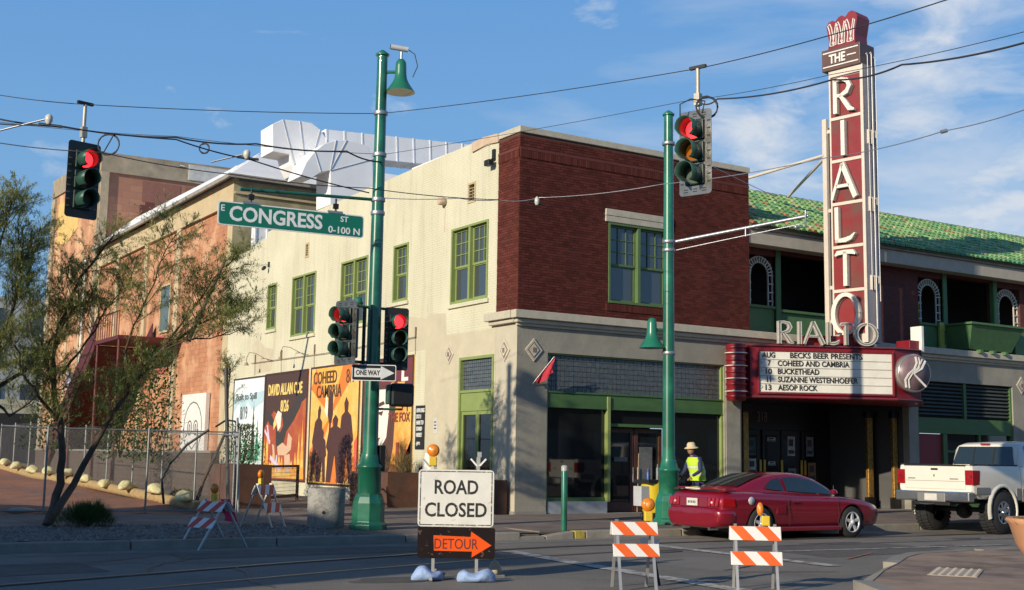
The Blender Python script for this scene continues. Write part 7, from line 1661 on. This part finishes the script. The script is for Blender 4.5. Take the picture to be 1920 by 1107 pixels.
for s in (-1,1):
    for a,b in zip(sp, sp[1:]):
        q.hexa([(a[0],s*a[1],a[2]-.0),(a[0]+.24,s*a[1],a[2]+.005),(b[0]+.22,s*b[1],b[2]+.005),(b[0],s*b[1],b[2]),(a[0]-.01,s*a[1],a[2]+.035),(a[0]+.24,s*a[1],a[2]+.04),(b[0]+.22,s*b[1],b[2]+.035),(b[0]-.01,s*b[1],b[2]+.03)])
spo = q.build('spoiler', carred, CAR, bevel=.008)
q = MB(); q.box(-2.362,-2.35,-.22,.22,.995,1.02); q.build('brake_light', mat('brake_light_pale', (.75,.62,.60), .2), spo)
q = MB(); q.box(-1.9,1.9,-.62,.62,.16,.26); q.build('underbody', trim, CAR)
for wx in (-1.33,1.25):
    for s in (-1,1): wheel(CAR, wx, s*.79, .325, .24, s, alloy, tyre, rr=.66)
q = MB(); q.box(1.45,2.0,-.3,.3,.84,.87) if 0 else q.tube([(.98,-.62,.9),(1.0,-.62,1.08)], .006, 4); q.build('aerial', chrome, CAR)
# interior seats seen through glass are hidden by the dark tint

# ---- white pickup
TR = thing('white_pickup', 'lifted white pickup truck with big off road tyres seen from behind', 'pickup truck', (9.58,-7.12,0), rotz=radians(5))
tw = mat('truck_white', (.72,.69,.60), .3, var=.03, coat=.8); tg_ = mat('truck_grey_trim', (.26,.25,.23), .4, metal=.3, var=.08)
Z = .26      # lift
def tring(x, w, zb, zt, wt=None, r=.09):
    wt = wt or w-.03
    h = [(0,zb),(w-.06,zb),(w,zb+.08),(w+.01,(zb+zt)/2),(w-.005,zt-.12),(wt,zt),(wt-.06,zt+.012),(0,zt+.012)]
    return [(x,y,z) for y,z in h]+[(x,-y,z) for y,z in h[-2:0:-1]]
bed = [(-2.86,.93,.72+Z-.06,1.27+Z),(-2.82,.965,.70+Z-.06,1.275+Z),(-2.6,.985,.62+Z-.08,1.28+Z),(-1.6,.995,.62+Z-.10,1.28+Z),(-.95,.99,.62+Z-.10,1.28+Z)]
cabl = [(-.92,.985,.52+Z,1.26+Z),(-.2,.99,.50+Z,1.26+Z),(.9,.99,.50+Z,1.25+Z),(1.3,.985,.50+Z,1.22+Z),(2.2,.97,.55+Z,1.18+Z),(2.75,.90,.55+Z,1.10+Z),(2.86,.80,.6+Z,1.0+Z)]
bo_ = loft([tring(*s) for s in bed], 'bed', tw, TR, sub=0); ca_ = loft([tring(*s) for s in cabl], 'cab_body', tw, TR, sub=0)
cu = []
for s in (-1,1): c_ = MB(); c_.lathe([(.53,-.35),(.53,.4)], (-1.72,s*.9,.52+.02), (0,s,0), 32, False); cu.append(c_)
c_ = MB(); c_.box(-2.79,-1.0,-.82,.82,.9+Z,2.2); cu.append(c_); cut(bo_, cu, trim)
cu = []
for s in (-1,1): c_ = MB(); c_.lathe([(.52,-.35),(.52,.4)], (1.82,s*.9,.54), (0,s,0), 32, False); cu.append(c_)
cut(ca_, cu, trim)
for o in (bo_, ca_):
    o.data.polygons.foreach_set('use_smooth', [True]*len(o.data.polygons)); w_ = o.modifiers.new('es','EDGE_SPLIT'); w_.split_angle = radians(30)
# cab greenhouse
def gring(x, w, zb, wr, zr):
    h = [(0,zb),(w,zb),(w*.995,zb+.05),(wr+.03,zr-.10),(wr-.04,zr-.02),(wr-.14,zr),(0,zr+.02)]
    return [(x,y,z) for y,z in h]+[(x,-y,z) for y,z in h[-2:0:-1]]
G_ = [(-.90,.90,1.24+Z,.80,1.27+Z),(-.72,.93,1.24+Z,.79,1.80+Z-.02),(-.5,.93,1.24+Z,.77,1.84+Z),(.2,.93,1.24+Z,.77,1.87+Z),(.75,.92,1.24+Z,.76,1.83+Z),(1.35,.88,1.22+Z,.78,1.26+Z)]
loft([gring(*s) for s in G_], 'cab_roof', tw, TR, sub=0).modifiers.new('b','BEVEL').width = .02
q = MB(); q.hexa([(-.915,-.80,1.32+Z),(-.915,.80,1.32+Z),(-.905,.80,1.32+Z),(-.905,-.80,1.32+Z),(-.775,-.70,1.74+Z),(-.775,.70,1.74+Z),(-.765,.70,1.74+Z),(-.765,-.70,1.74+Z)]); rw = q.build('rear_window', cglass, TR)
for y in (-.26,.26): q = MB(); q.hexa([(-.925,y-.012,1.33+Z),(-.925,y+.012,1.33+Z),(-.90,y+.012,1.33+Z),(-.90,y-.012,1.33+Z),(-.79,y-.012,1.73+Z),(-.79,y+.012,1.73+Z),(-.77,y+.012,1.73+Z),(-.77,y-.012,1.73+Z)]); q.build('window_divider', trim, rw)
q = MB(); q.box(-.79,-.74,-.12,.12,1.785+Z,1.82+Z); q.build('brake_light', tail, TR)
for s in (-1,1):
    q = MB(); q.quad((-.45,s*.945,1.30+Z),(.85,s*.945,1.30+Z),(.60,s*.80,1.74+Z),(-.48,s*.815,1.76+Z)); q.build('side_window', cglass, TR)
    q = MB(); q.box(.60,.72,min(s*1.0,s*1.24),max(s*1.0,s*1.24),1.28+Z,1.52+Z); q.build('door_mirror', trim, TR, bevel=.03)
    # tail lamp wraps the corner
    q = MB(); a,b = sorted((s*.79,s*.992)); q.box(-2.89,-2.60,a,b,.85+Z,1.18+Z); tl = q.build('tail_lamp', tail, TR, bevel=.015)
    q = MB(); a,b = sorted((s*.855,s*.981)); q.box(-2.89,-2.75,a,b,1.0+Z,1.05+Z); q.build('reverse_lamp', mat('clear_lamp', (.75,.6,.6), .15), tl, bevel=.01)
    # flare
    q = MB(); n = 14; vs=[]
    for k,(r,yy) in enumerate(((.525,.985),(.525,1.03),(.575,1.025),(.63,.985))):
        for i in range(n+1): a = radians(-18+216*i/n); vs.append((-1.72+r*cos(a), s*yy, .54+r*sin(a)))
    m1 = n+1; q.add(vs,[(k*m1+i,k*m1+i+1,(k+1)*m1+i+1,(k+1)*m1+i) for k in range(3) for i in range(n)],True); q.build('wheel_flare', tw, TR)
    q = MB(); vs=[]
    for k,(r,yy) in enumerate(((.525,.985),(.525,1.03),(.575,1.025),(.63,.985))):
        for i in range(n+1): a = radians(-18+216*i/n); vs.append((1.82+r*cos(a), s*yy, .54+r*sin(a)))
    q.add(vs,[(k*m1+i,k*m1+i+1,(k+1)*m1+i+1,(k+1)*m1+i) for k in range(3) for i in range(n)],True); q.build('wheel_flare', tw, TR)
    q = MB(); a,b = sorted((s*.93,s*1.005)); q.box(-2.78,-2.22,a,b,.64+Z,.80+Z); q.build('lower_trim', tg_, TR, bevel=.01)
    q = MB(); q.box(-1.15,-.94,a,b,.50+Z,.78+Z); q.build('lower_trim', tg_, TR, bevel=.01); q = MB(); q.box(-.9,1.25,a,b,.47+Z,.76+Z); q.build('lower_trim', tg_, TR, bevel=.01)
    q = MB(); a,b = sorted((s*.86,s*.95)); q.box(-2.80,-.98,a,b,1.285+Z,1.315+Z); q.build('bed_rail_cap', trim, TR, bevel=.008)
# tailgate
q = MB(); q.box(-2.885,-2.80,-.785,.785,.74+Z,1.265+Z); tgt = q.build('tailgate', tw, TR, bevel=.02)
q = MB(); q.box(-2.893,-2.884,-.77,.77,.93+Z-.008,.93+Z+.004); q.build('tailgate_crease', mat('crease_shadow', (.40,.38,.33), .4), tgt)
q = MB(); q.box(-2.895,-2.884,-.10,.08,1.17+Z,1.215+Z); q.build('latch_handle', trim, tgt, bevel=.008)
q = MB(); q.lathe([(.0,.012),(.032,.010),(.036,0)], (-2.886,.0,1.05+Z), (-1,0,0), 14); eb = q.build('badge', tg_, tgt); eb.scale = (1,.5,1)
for a,b in ((.50,.70),(-.62,-.40)): q = MB(); q.box(-2.889,-2.884,a,b,.965+Z,.99+Z); q.build('badge_strip', tg_, tgt)
q = MB(); q.box(-2.90,-2.78,-.80,.80,1.268+Z,1.30+Z); q.build('tailgate_cap', trim, TR, bevel=.01)
# bumper, plate, hitch
q = MB(); q.box(-3.02,-2.80,-.97,.97,.47+Z,.70+Z); bmp = q.build('bumper', mat('bumper_chrome', (.50,.50,.50), .2, metal=.9, var=.1), TR, bevel=.035)
q = MB(); q.box(-3.03,-2.9,-.36,.36,.46+Z,.66+Z); q.build('plate_recess', tg_, bmp, bevel=.01)
q = MB(); q.box(-3.045,-3.03,-.16,.16,.49+Z,.64+Z); q.build('number_plate', mat('plate', (.62,.60,.55), .5), bmp)
q = MB(); q.box(-3.0,-2.75,-.45,.45,.38+Z,.455+Z); q.build('hitch_bar', trim, TR, bevel=.01); q = MB(); q.tube([(-3.03,.3,.41+Z),(-3.03,.1,.40+Z),(-3.03,-.1,.42+Z)], .014, 5); q.build('hitch_chain', chrome, TR)
# chassis, axle, diff
for y in (-.5,.5): q = MB(); q.box(-2.75,2.5,y-.05,y+.05,.42+Z,.56+Z); q.build('chassis_rail', trim, TR)
q = MB(); q.tube([(-1.72,-.8,.53),(-1.72,.8,.53)], .06, 10); q.sphere((-1.72,0,.50), .19, 12); q.build('rear_axle', trim, TR)
q = MB(); q.box(-2.4,-1.9,-.75,-.3,.45+Z,.62+Z); q.build('fuel_tank', trim, TR, bevel=.03)
q = MB(); q.box(-2.7,2.4,-.85,.85,.56+Z,.62+Z); q.build('underbody', trim, TR)
for wx in (-1.72,1.82):
    for s in (-1,1): wheel(TR, wx, s*.84, .49, .34, s, chrome, tyre, lugs=34, spokes=8, rr=.52)

# ------------------------------------------------------------------ trees
bark = mat('mesquite_bark', (.10,.065,.045), .95, var=.25, scale=6, bump=.8, bscale=30)
mlf = [mat('mesquite_leaf', (.36,.39,.12), .65, var=.2, rnd=.35), mat('mesquite_leaf_light', (.48,.47,.17), .65, var=.2, rnd=.35), mat('mesquite_leaf_dark', (.22,.29,.085), .65, var=.2, rnd=.3)]
for m_ in mlf+lf:      # thin leaves let some of the light through
    t_ = m_.node_tree; b_ = t_.nodes['Principled BSDF']; tr_ = t_.nodes.new('ShaderNodeBsdfTranslucent'); mi_ = t_.nodes.new('ShaderNodeMixShader'); mi_.inputs[0].default_value = .4
    t_.links.new(b_.inputs['Base Color'].links[0].from_socket, tr_.inputs['Color']); t_.links.new(b_.outputs[0], mi_.inputs[1]); t_.links.new(tr_.outputs[0], mi_.inputs[2]); t_.links.new(mi_.outputs[0], t_.nodes['Material Output'].inputs['Surface'])
def tree(label, base, limbs, seed, nsec, twl, leaf_n, lf_len=.085, group=None, mats=mlf, spread=1.0, minf=.35, up=.45):
    """limbs: list of (points, r0, r1); side branches then twigs grow from the outer part of each limb"""
    random.seed(seed); t = thing('mesquite_tree', label, 'tree', base, group)
    w = MB(); lv = MB(); tw_ = MB()
    def pt(P, s):
        k = s*(len(P)-1); i = min(int(k), len(P)-2); return P[i].lerp(P[i+1], k-i), (P[i+1]-P[i]).normalized()
    for P, ra, rb_ in limbs:
        P = [Vector(p) for p in P]; n = len(P)
        Q = []; 
        for i in range(n-1):
            for k in range(3): Q.append(P[i].lerp(P[i+1],k/3)+Vector((random.gauss(0,.02),random.gauss(0,.02),random.gauss(0,.015)))*(0 if i+k==0 else 1))
        Q.append(P[-1]); rs = [ra+(rb_-ra)*(i/(len(Q)-1))**.8 for i in range(len(Q))]; w.tube(Q, rs, 8)
        ln = sum((b-a).length for a,b in zip(P,P[1:]))
        for j in range(int(nsec*ln)):
            s = minf+(1-minf)*random.random(); p, d = pt(P, s)
            a = random.uniform(0,2*pi); side = Vector((cos(a), sin(a), random.uniform(-.3,.6)+up)).normalized()
            dr = (d*.55+side*.8).normalized(); L2 = random.uniform(.5,1.3)*spread*(1.15-.5*s)
            B = [p]; dd = dr.copy()
            for k in range(4): dd = (dd+Vector((random.gauss(0,.18),random.gauss(0,.18),random.gauss(.03,.14)))).normalized(); B.append(B[-1]+dd*L2/4)
            w.tube(B, [.009,.007,.005,.004,.003], 4, cap=False)
            for m_ in range(random.randint(9,13)):
                s2 = random.uniform(.25,1); p2, d2 = pt(B, s2); a2 = random.uniform(0,2*pi)
                e = (d2*.6+Vector((cos(a2),sin(a2),random.uniform(-.5,.7)))*.75).normalized(); l3 = twl*random.uniform(.5,1.2)
                T = [p2, p2+e*l3*.5+Vector((0,0,.01)), p2+(e+Vector((0,0,-.15))).normalized()*l3]
                tw_.tube(T, [.0025,.002,.0015], 3, cap=False)
                mm = mats[0] if random.random() < .5 else random.choice(mats); lv.use(mm)
                for q in range(leaf_n):
                    f = random.uniform(.1,1.05); c = T[0].lerp(T[2], f); dl = (e*.5+Vector((random.gauss(0,.6),random.gauss(0,.6),random.gauss(0,.5)))).normalized(); leaf(lv, c, dl, lf_len*random.uniform(.5,1.4), lf_len*.075)
    w.build('trunk', bark, t); tw_.build('twigs', bark, t, stuff=True); lv.build('crown', None, t, stuff=True); return t
def Dp(*a): return a
b0 = (-11.64,-2.2,0.15)
tree('leaning mesquite with twin trunks forking low beside the front fence', b0, [
  ([b0, (-11.306,-1.395,0.686), (-11.256,-1.418,1.399), (-11.323,-1.25,2.118), (-11.507,-1.042,3.054), (-11.392,-1.026,4.012), (-11.086,-1.133,4.989), (-10.522,-1.388,5.879)], .10,.018),
  ([b0, (-10.978,-1.283,0.938), (-10.58,-1.314,1.825), (-10.057,-1.309,2.739), (-9.495,-1.435,3.569), (-8.883,-1.67,4.137), (-8.151,-1.949,4.498)], .085,.014),
  ([(-10.057,-1.309,2.739), (-10.223,-1.565,3.517), (-10.097,-1.994,4.236), (-9.856,-2.293,5.18), (-9.595,-2.44,5.829)], .032,.008),
  ([(-9.495,-1.435,3.569), (-9.224,-2.111,3.755), (-8.746,-2.783,3.844), (-8.264,-3.235,4.031)], .025,.006),
  ([(-9.495,-1.435,3.569), (-8.87,-1.242,4.396), (-8.337,-1.231,5.231), (-7.841,-1.399,5.83)], .028,.007),
  ([(-11.323,-1.25,2.118), (-11.815,-1.486,2.557), (-12.18,-1.697,3.09), (-12.473,-1.99,3.856)], .045,.012),
  ([(-11.507,-1.042,3.054), (-11.825,-0.5,3.917), (-11.938,-0.343,4.893), (-11.798,-0.349,5.889)], .035,.008),
  ([(-11.304,-1.171,3.058), (-10.796,-0.882,3.742), (-10.482,-0.945,4.41), (-10.025,-1.1,5.09)], .03,.008),
 ], 11, 7.0, .44, 36, spread=.95)
b1_ = (-12.916,-1.724,0.125); b1_ = (b1_[0], b1_[1], .15)
tree('dense mesquite crown rising at the left edge behind the leaning tree', b1_, [
  ([b1_, (-12.964,-1.771,1.38), (-12.786,-1.591,2.565), (-12.545,-1.427,3.592), (-12.318,-1.461,4.424), (-12.245,-1.449,5.575)], .11,.012),
  ([(-12.786,-1.591,2.565), (-12.112,-1.369,3.008), (-11.559,-1.343,3.661), (-11.143,-1.5,4.518)], .05,.01),
  ([(-12.888,-1.734,2.359), (-13.32,-1.644,3.527), (-13.238,-1.676,4.929), (-12.968,-1.97,5.725)], .05,.01),
  ([(-12.545,-1.427,3.592), (-12.75,-1.689,4.568), (-12.706,-1.872,5.566), (-12.621,-2.004,6.066)], .035,.008),
  ([(-12.786,-1.591,2.565), (-12.294,-1.603,2.184), (-11.819,-1.491,2.608), (-11.351,-1.566,2.727)], .035,.008),
 ], 12, 7.5, .42, 36, spread=1.05)
# dead branch leaning against the hall wall
tree('thin young mesquite behind the gate frame by the cream wall', (-6.9,3.9,.15), [
  ([(-6.9,3.9,.15), (-6.009,4.327,2.229), (-6.042,4.222,3.041), (-5.985,4.316,3.731)], .05,.012)], 14, 4.5, .25, 11, spread=.7, minf=.5)
q = MB(); q.tube([(-4.41,12.996,5.138), (-3.592,12.069,7.784)], [.09,.05], 6); tag(q.build('timber_prop', mat('weathered_timber', (.12,.09,.06), .9)), 'long weathered timber leaning high across the orange wall', 'timber')
